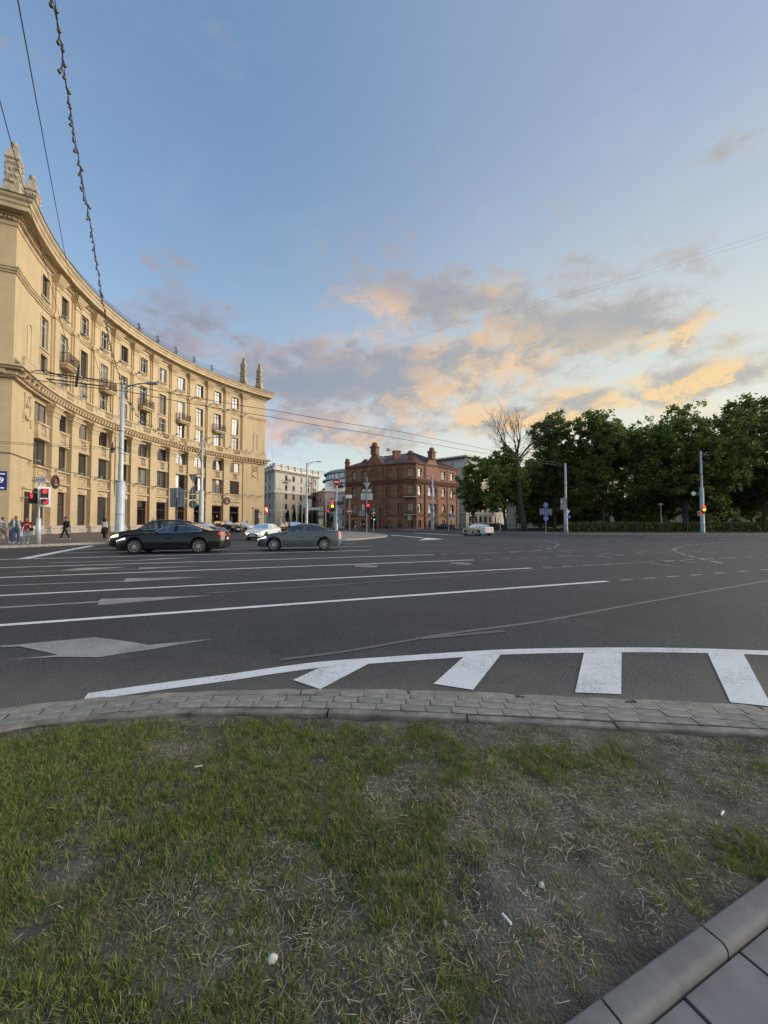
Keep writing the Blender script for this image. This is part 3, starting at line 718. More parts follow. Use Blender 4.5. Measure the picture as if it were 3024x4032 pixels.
def attr_mat(name, rough, trans=0.35):
    m = bpy.data.materials.new(name); m.use_nodes = True; t = m.node_tree; b = t.nodes['Principled BSDF']
    a = t.nodes.new('ShaderNodeAttribute'); a.attribute_name = 'Col'; t.links.new(a.outputs['Color'], b.inputs['Base Color'])
    b.inputs['Roughness'].default_value = rough; b.inputs['Specular IOR Level'].default_value = 0.3
    if trans:
        out = t.nodes['Material Output']; tl = t.nodes.new('ShaderNodeBsdfTranslucent'); t.links.new(a.outputs['Color'], tl.inputs[0])
        mx = t.nodes.new('ShaderNodeMixShader'); mx.inputs[0].default_value = trans
        t.links.new(b.outputs[0], mx.inputs[1]); t.links.new(tl.outputs[0], mx.inputs[2]); t.links.new(mx.outputs[0], out.inputs[0])
    MATS[name] = m; return m
attr_mat('grass_blade', 0.6, 0.3)
def ribbons(name, base, tipdir, length, width, bend, colr, seg=3, m='grass_blade'):
    """many curved tapering blades in one mesh"""
    n = len(base); dirh = np.stack([np.cos(tipdir[:, 0]), np.sin(tipdir[:, 0])], 1)
    side = np.stack([-dirh[:, 1], dirh[:, 0], np.zeros(n)], 1); tw = rng.uniform(0, PI, n)
    side = side * np.cos(tw)[:, None] + np.stack([dirh[:, 0] * np.sin(tw), dirh[:, 1] * np.sin(tw), np.zeros(n)], 1)
    V = np.zeros((n, 2 * seg + 1, 3))
    for i in range(seg + 1):
        t = i / seg; ang = tipdir[:, 1] + bend * t          # lean from vertical grows along the blade
        hx = np.zeros(n); hz = np.zeros(n)
        for s in range(i):
            a2 = tipdir[:, 1] + bend * ((s + .5) / seg); hx += np.sin(a2) * length / seg; hz += np.cos(a2) * length / seg
        c = base + np.stack([dirh[:, 0] * hx, dirh[:, 1] * hx, hz], 1)
        if i < seg:
            wv = width * (1 - 0.55 * t) / 2
            V[:, 2 * i] = c - side * wv[:, None]; V[:, 2 * i + 1] = c + side * wv[:, None]
        else: V[:, 2 * seg] = c
    k = 2 * seg + 1; off = (np.arange(n) * k)[:, None]
    quads = np.concatenate([off + np.array([2 * i, 2 * i + 1, 2 * i + 3, 2 * i + 2]) for i in range(seg - 1)], 0)
    tris = off + np.array([2 * seg - 2, 2 * seg - 1, 2 * seg])
    me = bpy.data.meshes.new(name); me.vertices.add(n * k); me.vertices.foreach_set('co', V.ravel())
    nl = len(quads) * 4 + len(tris) * 3; me.loops.add(nl)
    me.loops.foreach_set('vertex_index', np.concatenate([quads.ravel(), tris.ravel()]).astype(np.int32))
    me.polygons.add(len(quads) + len(tris))
    st = np.concatenate([np.arange(len(quads)) * 4, len(quads) * 4 + np.arange(len(tris)) * 3]).astype(np.int32)
    me.polygons.foreach_set('loop_start', st)
    me.update(calc_edges=True)
    ca = me.color_attributes.new('Col', 'FLOAT_COLOR', 'POINT')
    cc = np.ones((n, k, 4)); cc[:, :, :3] = colr[:, None, :]
    ca.data.foreach_set('color', cc.ravel()); me.materials.append(M[m]); me.shade_smooth()
    return me
def in_view(x, y):                                        # keep the mesh where someone near the camera could look
    return (np.abs(x) < 0.75 + 1.18 * np.maximum(y, 0.05)) & (y > 0.35) & (np.abs(x) < 4.2)
def green_amount(x, y):
    g = 0.33 - 0.105 * (x - 0.1) + 0.95 * (fbm(x, y, 1.5, 21) - 0.5) * 1.6 + 0.9 * (fbm(x, y, 4.2, 31) - 0.5) * 1.5
    g += 0.34 * np.exp(-((x + 0.05) / 0.42) ** 2 - ((y - 1.62) / 0.30) ** 2) + 0.22 * np.exp(-((x + 1.5) / 0.8) ** 2 - ((y - 2.1) / 0.35) ** 2) + 0.22 * np.exp(-((x + 0.7) / 0.5) ** 2 - ((y - 1.15) / 0.2) ** 2)
    g += 0.20 * np.exp(-((x - 0.9) / 0.7) ** 2 - ((y - 2.3) / 0.12) ** 2)
    g -= 0.55 * np.exp(-((x - 0.95) / 0.42) ** 2 - ((y - 1.75) / 0.28) ** 2) + 0.35 * np.exp(-((x - 0.75) / 0.5) ** 2 - ((y - 1.3) / 0.2) ** 2)
    g -= 0.35 * np.exp(-((x + 0.15) / 0.18) ** 2 - ((y - 1.15) / 0.07) ** 2) + 0.4 * np.exp(-((y - np.polyval(YN, x) + 0.03) / 0.10) ** 2)
    return g
def field(n, cond, clump):
    x = rng.uniform(-4.2, 4.2, n); y = rng.uniform(0.3, 3.0, n)
    keep = in_lawn(x, y, 0.03) & in_view(x, y); x, y = x[keep], y[keep]
    p = cond(x, y); keep = rng.random(len(x)) < p; x, y = x[keep], y[keep]
    m = rng.integers(clump[0], clump[1], len(x)); i = np.repeat(np.arange(len(x)), m); r = clump[2]
    a = rng.uniform(0, 2 * PI, len(i)); q = r * np.sqrt(rng.random(len(i)))
    bx = x[i] + q * np.cos(a); by = y[i] + q * np.sin(a); keep = in_lawn(bx, by, 0.0)
    return bx[keep], by[keep], a[keep], i[keep], x, y
def grass(name, n, cond, clump, hmin, hmax, cols, lean, wd, flat_=False):
    bx, by, a, ci, cx_, cy_ = field(n, cond, clump); k = len(bx)
    hc = rng.uniform(hmin, hmax, len(cx_))
    L = hc[ci] * rng.uniform(0.55, 1.15, k)
    cidx = rng.integers(0, len(cols), len(cx_)); c = np.array(cols)[cidx][ci]
    mixi = rng.random(k) < 0.3; c[mixi] = np.array(cols)[rng.integers(0, len(cols), mixi.sum())]
    c = c * rng.uniform(0.65, 1.3, (k, 1)) * rng.uniform(0.92, 1.08, (k, 3))
    td = np.stack([a + rng.normal(0, 0.9, k), np.abs(rng.normal(lean, 0.28, k))], 1)
    bd = rng.uniform(0.1, 0.9, k)
    z = soil_z(bx, by) - 0.002
    if flat_:
        td[:, 0] = rng.uniform(0, 2 * PI, k); td[:, 1] = rng.normal(1.5, 0.07, k); bd = rng.normal(0, 0.12, k); z += rng.uniform(0.002, 0.016, k)
    me = ribbons(name, np.stack([bx, by, z], 1), td, L, rng.uniform(*wd, k), bd, c)
    return obj(name, me)
GREEN = [(0.145, 0.205, 0.040), (0.200, 0.248, 0.060), (0.112, 0.165, 0.036), (0.250, 0.280, 0.085), (0.195, 0.212, 0.076)]
OLIVE = [(0.200, 0.205, 0.070), (0.250, 0.230, 0.100), (0.160, 0.165, 0.060), (0.300, 0.260, 0.140)]
STRAW = [(0.52, 0.48, 0.34), (0.40, 0.36, 0.25), (0.62, 0.58, 0.45), (0.26, 0.22, 0.15), (0.42, 0.34, 0.22)]
sm = lambda g, a, c: np.clip((g - a) / (c - a), 0, 1)
o = stuff(grass('lawn_grass', 62000, lambda x, y: sm(green_amount(x, y) + 1.1 * (fbm(x, y, 5.5, 71) - .5), 0.20, 0.60), (8, 22, 0.018), 0.018, 0.046, GREEN, 0.30, (0.0016, 0.0028)))
tag(o, 'short green lawn grass growing in tufts in the foreground', 'grass')
o = stuff(grass('dry_grass', 80000, lambda x, y: 0.10 + 0.48 * sm(fbm(x, y, 4.0, 55), .32, .58) + 0.42 * np.exp(-((green_amount(x, y) - 0.2) / 0.25) ** 2), (5, 13, 0.024), 0.010, 0.034, OLIVE + GREEN[:2], 0.6, (0.0015, 0.0026)))
tag(o, 'half dry olive grass between the green tufts', 'grass')
o = stuff(grass('dead_straw', 60000, lambda x, y: (0.30 + 0.55 * (1 - sm(green_amount(x, y), -0.1, 0.6))) * (0.12 + 0.88 * sm(fbm(x, y, 2.6, 91), .42, .56)), (2, 5, 0.05), 0.015, 0.06, STRAW, 1.4, (0.0014, 0.0030), True))
tag(o, 'pale dead straw lying flat on the bare soil', 'straw')
o = stuff(grass('grass_tufts', 1500, lambda x, y: 0.06 + 0.75 * sm(green_amount(x, y), 0.05, 0.5), (50, 120, 0.055), 0.026, 0.056, GREEN + OLIVE[:2], 0.42, (0.0017, 0.0032)))
tag(o, 'taller grass tufts standing out of the short lawn', 'grass')
o = stuff(grass('dry_tufts', 620, lambda x, y: 0.10 + 0.5 * np.exp(-((green_amount(x, y) - 0.1) / 0.3) ** 2), (40, 90, 0.05), 0.025, 0.055, OLIVE + STRAW[:2], 0.6, (0.0015, 0.0028)))
tag(o, 'straw coloured dry tufts scattered over the lawn', 'grass')
# broad weed leaves
bx, by, a, ci, cx_, cy_ = field(900, lambda x, y: 0.5 * sm(green_amount(x, y), 0.35, 0.6), (4, 7, 0.012)); k = len(bx)
me = ribbons('weed_leaves', np.stack([bx, by, soil_z(bx, by)], 1), np.stack([a, rng.normal(0.95, .2, k)], 1), rng.uniform(.03, .07, k), rng.uniform(.009, .017, k), rng.uniform(.2, .7, k), np.array(GREEN)[rng.integers(0, 5, k)] * rng.uniform(.7, 1.1, (k, 1)), 4)
tag(stuff(obj('weed_leaves', me)), 'broad dandelion leaves among the grass', 'weeds')
def pebble(u, v, r, m, label, cat, name, seed, sq=(1, .8, .55)):
    p = G(u, v, 0.0); g = random.Random(seed); b = MB(); b.ball((0, 0, 0), (r * sq[0], r * sq[1], r * sq[2]), 9, 7)
    b.v = [(x * g.uniform(.82, 1.15), y * g.uniform(.82, 1.15), z * g.uniform(.85, 1.1)) for x, y, z in b.v]
    o = b.build(name, m, None, (p.x, p.y, float(soil_z(np.array(p.x), np.array(p.y))) + r * 0.4), g.uniform(0, 6), True)
    return tag(o, label, cat)
mat('pale_stone', (0.50, 0.48, 0.43), 0.8, var=0.2, scale=30, bump=0.3, bscale=80); mat('grey_stone', (0.22, 0.21, 0.19), 0.85, var=0.3, scale=30)
pebble(1070, 3785, 0.021, 'pale_stone', 'pale wedge shaped stone on bare soil at the bottom of the lawn', 'stone', 'pale_stone', 1, (1, .62, .6))
pebble(905, 3682, 0.016, 'grey_stone', 'grey brown pebble beside grass, above the pale wedge shaped stone', 'stone', 'pebble', 2)
pebble(2132, 3502, 0.015, 'pale_stone', 'small pale pebble in the dry grass right of centre', 'stone', 'pebble', 3)
pebble(1750, 3648, 0.013, 'grey_stone', 'small grey pebble in soil left of the white cigarette end', 'stone', 'pebble', 5)
pebble(2465, 3123, 0.016, 'grey_stone', 'grey pebble on the bare patch at the right of the lawn', 'stone', 'pebble', 4)
mat('paper', (0.72, 0.72, 0.70), 0.8); mat('filter', (0.50, 0.33, 0.15), 0.8)
def butt(u, v, L, ang, label):
    p = G(u, v, 0.0); z = float(soil_z(np.array(p.x), np.array(p.y))) + 0.016
    t = thing('cigarette_end', label, 'cigarette end', (p.x, p.y, z), ang, 'cigarette ends on the lawn')
    MB().tube([(-L / 2, 0, 0), (L / 2, 0, 0.002)], 0.0042, 8).build('paper_tube', 'paper', t); MB().tube([(L / 2, 0, 0.002), (L / 2 + 0.014, 0, 0.003)], 0.0043, 8).build('filter', 'paper', t)
butt(1990, 3640, 0.028, -1.1, 'long white cigarette end lying in straw near the concrete edging'); butt(2843, 3222, 0.022, 0.6, 'crumpled white cigarette end on soil at the far right'); butt(776, 3037, 0.024, 0.1, 'white cigarette end in grass near the brick strip at left')

# ================================================================== the curved ochre apartment building
A0, DA, NB = 199.443, 5.3664, 11
ANG = [A0 - DA * i for i in range(NB)]
NEAR_A, FAR_A = 208.0, 136.4
ZG = 0.25
bld = thing('curved_apartment_building', 'long curved ochre apartment building with balconies, deep piers and stone spires at left', 'building', (*pol(172, RR), ZG))
BO = Vector(bld.location)
def on_wall(a, r=RR): p = pol(a, r); return (p[0] - BO.x, p[1] - BO.y, -BO.z), R(a - 90)
cache = {}
def shared(key, fn):
    if key not in cache: cache[key] = fn()
    return cache[key]
def win_frame(w, z0, z1, y, cols, rows, bar=0.07, depth=0.09, transoms=None):
    b = MB(); b.box(-w / 2, -w / 2 + bar * 1.3, y - depth, y, z0, z1).box(w / 2 - bar * 1.3, w / 2, y - depth, y, z0, z1)
    b.box(-w / 2 + bar * 1.3, w / 2 - bar * 1.3, y - depth, y, z0, z0 + bar * 1.3).box(-w / 2 + bar * 1.3, w / 2 - bar * 1.3, y - depth, y, z1 - bar * 1.3, z1)
    for i in range(1, cols):
        x = -w / 2 + w * i / cols; b.box(x - bar / 2, x + bar / 2, y - depth * .9, y, z0 + bar * 1.3, z1 - bar * 1.3)
    for t in (transoms or []):
        z = z0 + (z1 - z0) * t; b.box(-w / 2 + bar * 1.3, w / 2 - bar * 1.3, y - depth * .95, y - 0.003, z - bar / 2, z + bar / 2)
    return b
wr = random.Random(8)
def window(parent, loc, rz, w, z0, z1, y=0.0, cols=2, transoms=(0.7,), frame='brown_frame', glass='glass', bar=0.07, tilt=0.02, name='window'):
    fm = shared(('f', w, z0, z1, y, cols, tuple(transoms), frame, bar), lambda: win_frame(w, z0, z1, y, cols, 1, bar, 0.09, transoms).mesh('window', frame))
    o = obj(name, fm, parent, loc, rz)
    h = z1 - z0
    cw = w / cols - .03
    pm = shared(('p', cw, h, glass), lambda: MB().add([(-cw / 2, 0, -h / 2), (cw / 2, 0, -h / 2), (cw / 2, 0, h / 2), (-cw / 2, 0, h / 2)], [(0, 1, 2, 3)]).mesh('pane', glass))
    for k in range(cols):
        p = obj('pane', pm, o, (-w / 2 + w * (k + .5) / cols, y - 0.03, (z0 + z1) / 2)); p.rotation_euler = (wr.gauss(0, tilt), 0, wr.gauss(0, tilt))
    return o
HW = RR * math.tan(R(DA / 2)) + 0.01                       # half bay
TOPW = 0.68                                               # half window width upstairs
UW = [(15.55, 18.0), (18.6, 21.75), (23.75, 25.9)]
def upper_wall():
    b = MB()
    b.box(-HW, -TOPW, -0.25, 0.5, 14.5, 27.6).box(TOPW, HW, -0.25, 0.5, 14.5, 27.6)
    z = 14.5
    for (a, c) in UW: b.box(-TOPW, TOPW, -0.25, 0.5, z, a); z = c
    b.box(-TOPW, TOPW, -0.25, 0.5, z, 27.6)
    return b.mesh('wall', 'ochre', uv=True)
LW = [(1.25, 4.8), (7.1, 9.55), (11.3, 13.2)]
def lower_wall():
    b = MB(); b.box(-HW, -1.12, -0.12, 0.35, ZG - .3, 14.3).box(1.12, HW, -0.12, 0.35, ZG - .3, 14.3); z = ZG - .3
    for (a, c) in LW: b.box(-1.12, 1.12, -0.12, 0.35, z, a); z = c
    b.box(-1.12, 1.12, -0.12, 0.35, z, 14.3)
    return b.mesh('wall', 'ochre', uv=True)
def surround(w, z0, z1, y, t=0.14, d=0.06):
    b = MB(); b.box(-w - t, -w, y - d, y, z0 - .02, z1 + t).box(w, w + t, y - d, y, z0 - .02, z1 + t).box(-w, w, y - d, y, z1, z1 + t)
    b.box(-w - t - .06, w + t + .06, y - d - .12, y, z0 - .16, z0 - .02); return b
def spandrel():
    b = MB(); b.box(-1.1, 1.1, -0.30, -0.12, 4.82, 5.5).box(-1.25, 1.25, -0.52, -0.12, 5.55, 5.72).box(-1.2, 1.2, -0.42, -0.12, 5.72, 5.86)
    b.box(-1.05, 1.05, -0.30, -0.12, 5.9, 6.85).box(-1.2, 1.2, -0.50, -0.12, 6.87, 7.06)
    b.box(-.7, .7, -.36, -.30, 6.15, 6.25).box(-.7, .7, -.36, -.30, 6.6, 6.7).box(-.7, -.6, -.36, -.30, 6.25, 6.6).box(.6, .7, -.36, -.30, 6.25, 6.6)
    for k in range(9): b.box(-1.1 + k * .26, -.98 + k * .26, -.47, -.42, 5.74, 5.83)
    b.tube([(-.55, -.33, 5.3), (-.3, -.35, 5.06), (0, -.36, 5.0), (.3, -.35, 5.06), (.55, -.33, 5.3)], .045, 6)
    return b.mesh('spandrel_panel', 'ochre_trim')
def parapet():
    b = MB(); b.box(-1.12, 1.12, -.50, -.12, 9.62, 9.8).box(-1.05, 1.05, -.46, -.12, 9.8, 9.95).box(-1.12, 1.12, -.52, -.12, 11.05, 11.25)
    b.box(-1.08, -.42, -.44, -.12, 9.95, 11.05).box(.42, 1.08, -.44, -.12, 9.95, 11.05).box(-.42, .42, -.25, -.12, 9.95, 11.05)
    return b.mesh('parapet_box', 'ochre_trim')
def small_baluster():
    return MB().lathe([(.05, 0), (.05, .06), (.03, .12), (.075, .4), (.075, .5), (.03, .85), (.05, .95), (.05, 1.1)], 8).mesh('baluster', 'ochre_trim', True)
def pier():
    b = MB(); b.box(-.66, .66, -.62, -.1, 1.15, 12.4)
    b.box(-.72, .72, -.68, -.1, 12.4, 12.57).frustum(-.68, .68, -.66, -.1, 12.57, -.74, .74, -.74, -.1, 12.85)
    b.box(-.80, .80, -.80, -.1, 12.85, 13.01).frustum(-.76, .76, -.78, -.1, 13.01, -.86, .86, -.92, -.1, 13.35).box(-.92, .92, -1.0, -.1, 13.35, 13.62)
    return b.mesh('pier', 'ochre', uv=True)
def pier_base():
    return MB().frustum(-.80, .80, -.95, -.1, ZG - .4, -.70, .70, -.72, -.1, .98).box(-.74, .74, -.78, -.1, .98, 1.17).mesh('pier_base', 'plinth_stone')
def sill_base():
    return MB().box(-1.3, 1.3, -.35, -.1, ZG - .4, .75).box(-1.3, 1.3, -.42, -.1, .75, .9).box(-1.2, 1.2, -.22, -.1, .9, 1.24).mesh('window_base', 'plinth_stone')
def pilaster():
    b = MB(); b.box(-.62, .62, -.40, -.24, 14.6, 26.2).box(-.44, .44, -.56, -.40, 14.6, 25.6)
    b.box(-.5, .5, -.62, -.4, 25.6, 25.75).frustum(-.46, .46, -.6, -.24, 25.75, -.56, .56, -.72, -.24, 26.3).frustum(-.62, .62, -.78, -.24, 26.3, -.95, .95, -1.15, -.24, 26.95)
    b.box(-.72, .72, -.62, -.24, 22.55, 23.05)
    for k in range(5): b.box(-.48 + k * .2, -.36 + k * .2, -.78, -.6, 26.02, 26.2)
    return b.mesh('pilaster', 'ochre', uv=True)
def balcony_slab():
    b = MB(); b.box(-1.15, 1.15, -1.25, -.25, 18.32, 18.5).frustum(-.95, .95, -.95, -.25, 18.05, -1.1, 1.1, -1.2, -.25, 18.32); return b.mesh('balcony', 'ochre_trim')
def balcony_rail():
    b = MB()
    for z in (18.6, 19.55): b.box(-1.12, 1.12, -1.22, -1.18, z, z + .05).box(-1.12, -1.08, -1.18, -.27, z, z + .05).box(1.08, 1.12, -1.18, -.27, z, z + .05)
    for i in range(19): x = -1.1 + i * 2.2 / 18; b.box(x - .012, x + .012, -1.212, -1.188, 18.5, 19.55)
    for i in range(7):
        y = -1.15 + i * .14
        for s in (-1.1, 1.1): b.box(s - .012, s + .012, y - .012, y + .012, 18.5, 19.55)
    for i in range(6):
        x = -.9 + i * .36; b.tube([(x + .12 * math.cos(t), -1.225, 19.05 + .2 * math.sin(t)) for t in np.linspace(0, 2 * PI, 9)], .014, 4, False)
    return b.mesh('balcony_railing', 'balcony_iron')
def balustrade():
    b = MB(); y0, y1 = -.98, -.80
    b.box(-HW, HW, y0 - .04, y1, 14.66, 14.8).box(-HW, HW, y0 - .06, y1 + .04, 15.52, 15.67)
    b.box(-HW, -.72, y0, y1, 14.8, 15.52).box(.72, HW, y0, y1, 14.8, 15.52)
    b.box(-1.5, -1.4, y0 - .05, y0, 14.8, 15.52).box(1.4, 1.5, y0 - .05, y0, 14.8, 15.52)
    return b.mesh('balustrade', 'ochre_trim')
def floodlight():
    b = MB(); b.box(-.03, .03, -.5, 0, -.02, .02).box(-.24, .24, -.78, -.42, .05, .16).box(-.2, .2, -.8, -.44, -.02, .05)
    return b.mesh('floodlight', 'sign_back')
def roof_rail():
    b = MB(); y = -.9
    for z in (28.95, 29.35, 29.7): b.box(-HW, HW, y - .012, y + .012, z, z + .025)
    for i in range(11): x = -HW + (i + .5) * 2 * HW / 11; b.box(x - .01, x + .01, y - .01, y + .01, 28.55, 29.7)
    return b.mesh('roof_railing', 'iron')
def antenna_post():
    b = MB(); b.tube([(0, -.9, 28.5), (0, -.9, 30.2)], .03, 5)
    for k in range(4): b.ball((.08 * (-1) ** k, -.9, 28.9 + .36 * k), .10, 6, 5)
    return b.mesh('lightning_mast', 'iron')
DEN = lambda: MB().frustum(-.13, .13, -.86, -.5, 13.86, -.15, .15, -.98, -.5, 14.24).mesh('dentil', 'ochre_trim')
BALU = lambda: MB().lathe([(.05, 0), (.06, .05), (.035, .12), (.085, .3), (.05, .55), (.06, .72)], 8).mesh('baluster', 'ochre_trim', True)
FLO = lambda: floodlight()
for i, a in enumerate(ANG):
    loc, rz = on_wall(a)
    obj('wall', shared('uw', upper_wall), bld, loc, rz); obj('wall', shared('lw', lower_wall), bld, loc, rz)
    for j, (z0, z1) in enumerate(UW):
        w = window(bld, loc, rz, 2 * TOPW, z0, z1, 0.02, 2, (0.72,) if j != 1 else (0.78,), 'brown_frame' if wr.random() < .6 else 'white_frame', wr.choice(('glass', 'glass', 'glass', 'glass_dull', 'glass_curtain')))
        obj('surround', shared(('s', j), lambda: surround(TOPW, z0, z1, -.25).mesh('surround', 'ochre_trim')), w)
    if i % 2:
        bb = obj('balcony', shared('bal', balcony_slab), bld, loc, rz); obj('railing', shared('balr', balcony_rail), bb)
    else:
        obj('sill_panel', shared('sp', lambda: MB().box(-.8, .8, -.31, -.25, 18.1, 18.42).box(-.62, .62, -.33, -.31, 18.16, 18.36).mesh('sill_panel', 'ochre_trim')), bld, loc, rz)
    obj('sill_scroll', shared('sc', lambda: MB().tube([(-.75, -.3, 23.55), (-.4, -.36, 23.38), (0, -.38, 23.32), (.4, -.36, 23.38), (.75, -.3, 23.55)], .06, 6).mesh('sill_scroll', 'ochre_trim')), bld, loc, rz)
    for j, (z0, z1) in enumerate(LW):
        gl = wr.choice(('glass', 'glass', 'glass_dull', 'glass_curtain'))
        if j == 0: gl = 'glass_dull' if i < 5 else 'shop_glass'
        if j == 1 and i < 4: gl = 'glass_dull'
        window(bld, loc, rz, 2.24, z0, z1, 0.05, 1 if j == 0 else 2, (0.66,) if j == 0 else (), 'red_frame' if j == 0 or i > 6 else 'brown_frame', gl, .11 if j == 0 else .08, 0.025)
    obj('spandrel_panel', shared('span', spandrel), bld, loc, rz)
    par = obj('parapet_box', shared('par', parapet), bld, loc, rz)
    for k in range(4): obj('baluster', shared('sbal', small_baluster), par, (-.3 + .2 * k, -.34, 9.95))
    obj('window_base', shared('wb', sill_base), bld, loc, rz)
    bal = obj('balustrade', shared('bus', balustrade), bld, loc, rz)
    for k in range(6): obj('baluster', shared('balu', BALU), bal, (-.58 + .232 * k, -.89, 14.8))
    for k in range(7): obj('dentil', shared('den', DEN), bld, *[on_wall(a + DA * (k - 3) / 7)[q] for q in (0, 1)])
    obj('roof_railing', shared('rr', roof_rail), bld, loc, rz)
    l2, r2 = on_wall(a - DA / 2)
    obj('floodlight', shared('flo', FLO), bld, (l2[0], l2[1], l2[2] + 15.8), r2).location += Vector((0, 0, 0)) + Vector((*rot2(0, -.9, r2), 0))
    obj('floodlight', cache['flo'], bld, (l2[0], l2[1], l2[2] + 7.0), r2).location += Vector((*rot2(0, -.6, r2), 0))
    obj('floodlight', cache['flo'], bld, (l2[0], l2[1], l2[2] + 22.9), r2).location += Vector((*rot2(0, -.55, r2), 0))
    if i in (2, 4, 5, 6, 7, 8):
        for q in (-.35, .35): l3, r3 = on_wall(a - DA / 2 + q * .6); obj('lightning_mast', shared('lm', antenna_post), bld, l3, r3)
    if i < NB - 1:
        obj('pier', shared('pier', pier), bld, l2, r2); obj('pier_base', shared('pb', pier_base), bld, l2, r2)
    obj('pilaster', shared('pil', pilaster), bld, l2, r2)
# blank end walls, side walls
rw = RR - 0.25
def arcpts(a0, a1, r, n): return [pol(a0 + (a1 - a0) * k / n, r) for k in range(n + 1)]
near_c = Vector(pol(NEAR_A, rw)); side_d = Vector((-1, -0.5)).normalized(); far_c = Vector(pol(FAR_A, rw))
near_s = near_c + side_d * 18; far_s = far_c + Vector((math.cos(R(FAR_A)), math.sin(R(FAR_A)))) * 16
path = [tuple(near_s)] + arcpts(NEAR_A, FAR_A, rw, 40) + [tuple(far_s)]
P2 = [(p[0] - BO.x, p[1] - BO.y) for p in path]
def swept(name, prof, m='ochre_trim', pts=None, uv=False):
    b = MB(); b.sweep(pts or P2, [(o_, z - BO.z) for o_, z in prof]); return b.build(name, m, bld, uv=uv)
def endpath(a0, a1, n): return [(p[0] - BO.x, p[1] - BO.y) for p in arcpts(a0, a1, rw, n)]
nearp = [P2[0]] + endpath(NEAR_A, A0 + DA / 2 + .02, 4); farp = endpath(ANG[-1] - DA / 2 - .02, FAR_A, 5) + [P2[-1]]
swept('end_wall', [(0, ZG - .3), (0, 27.6), (-.6, 27.6), (-.6, ZG - .3)], 'ochre', nearp, True)
swept('end_wall', [(0, ZG - .3), (0, 27.6), (-.6, 27.6), (-.6, ZG - .3)], 'ochre', farp, True)
swept('end_base', [(.12, ZG - .4), (.12, 1.0), (.2, 1.05), (.2, 1.2), (0.01, 1.25), (0.01, ZG - .4)], 'plinth_stone', nearp)
swept('end_base', [(.12, ZG - .4), (.12, 1.0), (.2, 1.05), (.2, 1.2), (0.01, 1.25), (0.01, ZG - .4)], 'plinth_stone', farp)
swept('ledge', [(-.1, 13.62), (.33, 13.62), (.33, 13.82), (.48, 13.84), (.30, 13.85), (.30, 14.24), (.72, 14.26), (.80, 14.4), (.95, 14.45), (.95, 14.58), (.80, 14.66), (-.1, 14.66)])
swept('string_course', [(-.05, 22.5), (.10, 22.55), (.10, 22.7), (.2, 22.75), (.2, 22.9), (.28, 22.95), (.28, 23.08), (-.05, 23.1)])
swept('entablature', [(-.05, 26.55), (.08, 26.6), (.08, 26.95), (.18, 27.0), (.18, 27.25), (.40, 27.3), (.40, 27.42), (-.05, 27.45)])
swept('cornice', [(-.05, 27.45), (1.0, 27.46), (1.08, 27.5), (1.08, 27.82), (1.18, 27.92), (1.2, 28.15), (1.36, 28.3), (1.42, 28.5), (-.05, 28.62)])
swept('roof_edge', [(1.38, 28.5), (1.47, 28.52), (1.47, 28.6), (-1.5, 28.95), (-1.5, 28.7)], 'roof_metal')
b = MB()                                                  # fine dentils under the big cornice
pts = endpath(NEAR_A, FAR_A, 220); 
for p, q in zip(pts[::1], pts[1::1]):
    d = Vector(q) - Vector(p); d.normalize(); n_ = Vector((d.y, -d.x)); c0 = Vector(p)
    v4 = [c0 + n_ * .17, c0 + d * .13 + n_ * .17, c0 + d * .13 + n_ * .33, c0 + n_ * .33]
    b.slab([(w_.x, w_.y) for w_ in v4][::-1], 27.0 - BO.z, 27.22 - BO.z)
for k in range(60):
    c0 = Vector(P2[1]) + side_d * (.25 * k + .1); d = side_d; n_ = Vector((-d.y, d.x))
    v4 = [c0 + n_ * .17, c0 + d * .13 + n_ * .17, c0 + d * .13 + n_ * .33, c0 + n_ * .33]; b.slab([(w_.x, w_.y) for w_ in v4], 27.0 - BO.z, 27.22 - BO.z)
stuff(b.build('fine_dentils', 'ochre_trim', bld))
for rng_a in ((NEAR_A, A0 + DA / 2, 4), (ANG[-1] - DA / 2, FAR_A, 7)):
    for k in range(rng_a[2]):
        aa = rng_a[0] + (rng_a[1] - rng_a[0]) * (k + .5) / rng_a[2]; obj('dentil', cache['den'], bld, *on_wall(aa))
for k in range(14):
    p = near_c + side_d * (.5 + .53 * k); o = obj('dentil', cache['den'], bld, (p.x - BO.x, p.y - BO.y, -BO.z), math.atan2(-side_d.y, -side_d.x))
    o.location += Vector((*rot2(0, .28, o.rotation_euler.z), 0))
# rail over the ledge on the end walls
for pp in (nearp, farp): swept('balustrade', [(.55, 14.66), (.75, 14.66), (.75, 15.5), (.78, 15.52), (.78, 15.66), (.52, 15.66), (.52, 15.5), (.55, 15.5)], 'ochre_trim', pp[1:] if pp is nearp else pp[:-1])
# dark core behind the glass, shop floor, roof, back
back = arcpts(NEAR_A - 1, FAR_A + 1, RR + 2.2, 24); back2 = arcpts(FAR_A + 1, NEAR_A - 1, RR + 14, 24)
b = MB(); b.slab([(p[0] - BO.x, p[1] - BO.y) for p in back + back2][::-1], -.2, 27.4 - BO.z); b.build('core', 'dark_room', bld)
b = MB(); fl = arcpts(NEAR_A - 1, FAR_A + 1, RR + .36, 24); b.slab([(p[0] - BO.x, p[1] - BO.y) for p in fl + back[::-1]][::-1], 0.7 - BO.z, 1.2 - BO.z); b.slab([(p[0] - BO.x, p[1] - BO.y) for p in fl + back[::-1]][::-1], 5.0 - BO.z, 5.2 - BO.z); b.build('shop_floor', 'dark_room', bld)
b = MB(); rf = arcpts(NEAR_A, FAR_A, RR - .4, 30) + [tuple(far_s)] + arcpts(FAR_A + 2, NEAR_A - 2, RR + 16, 20) + [tuple(near_s)]
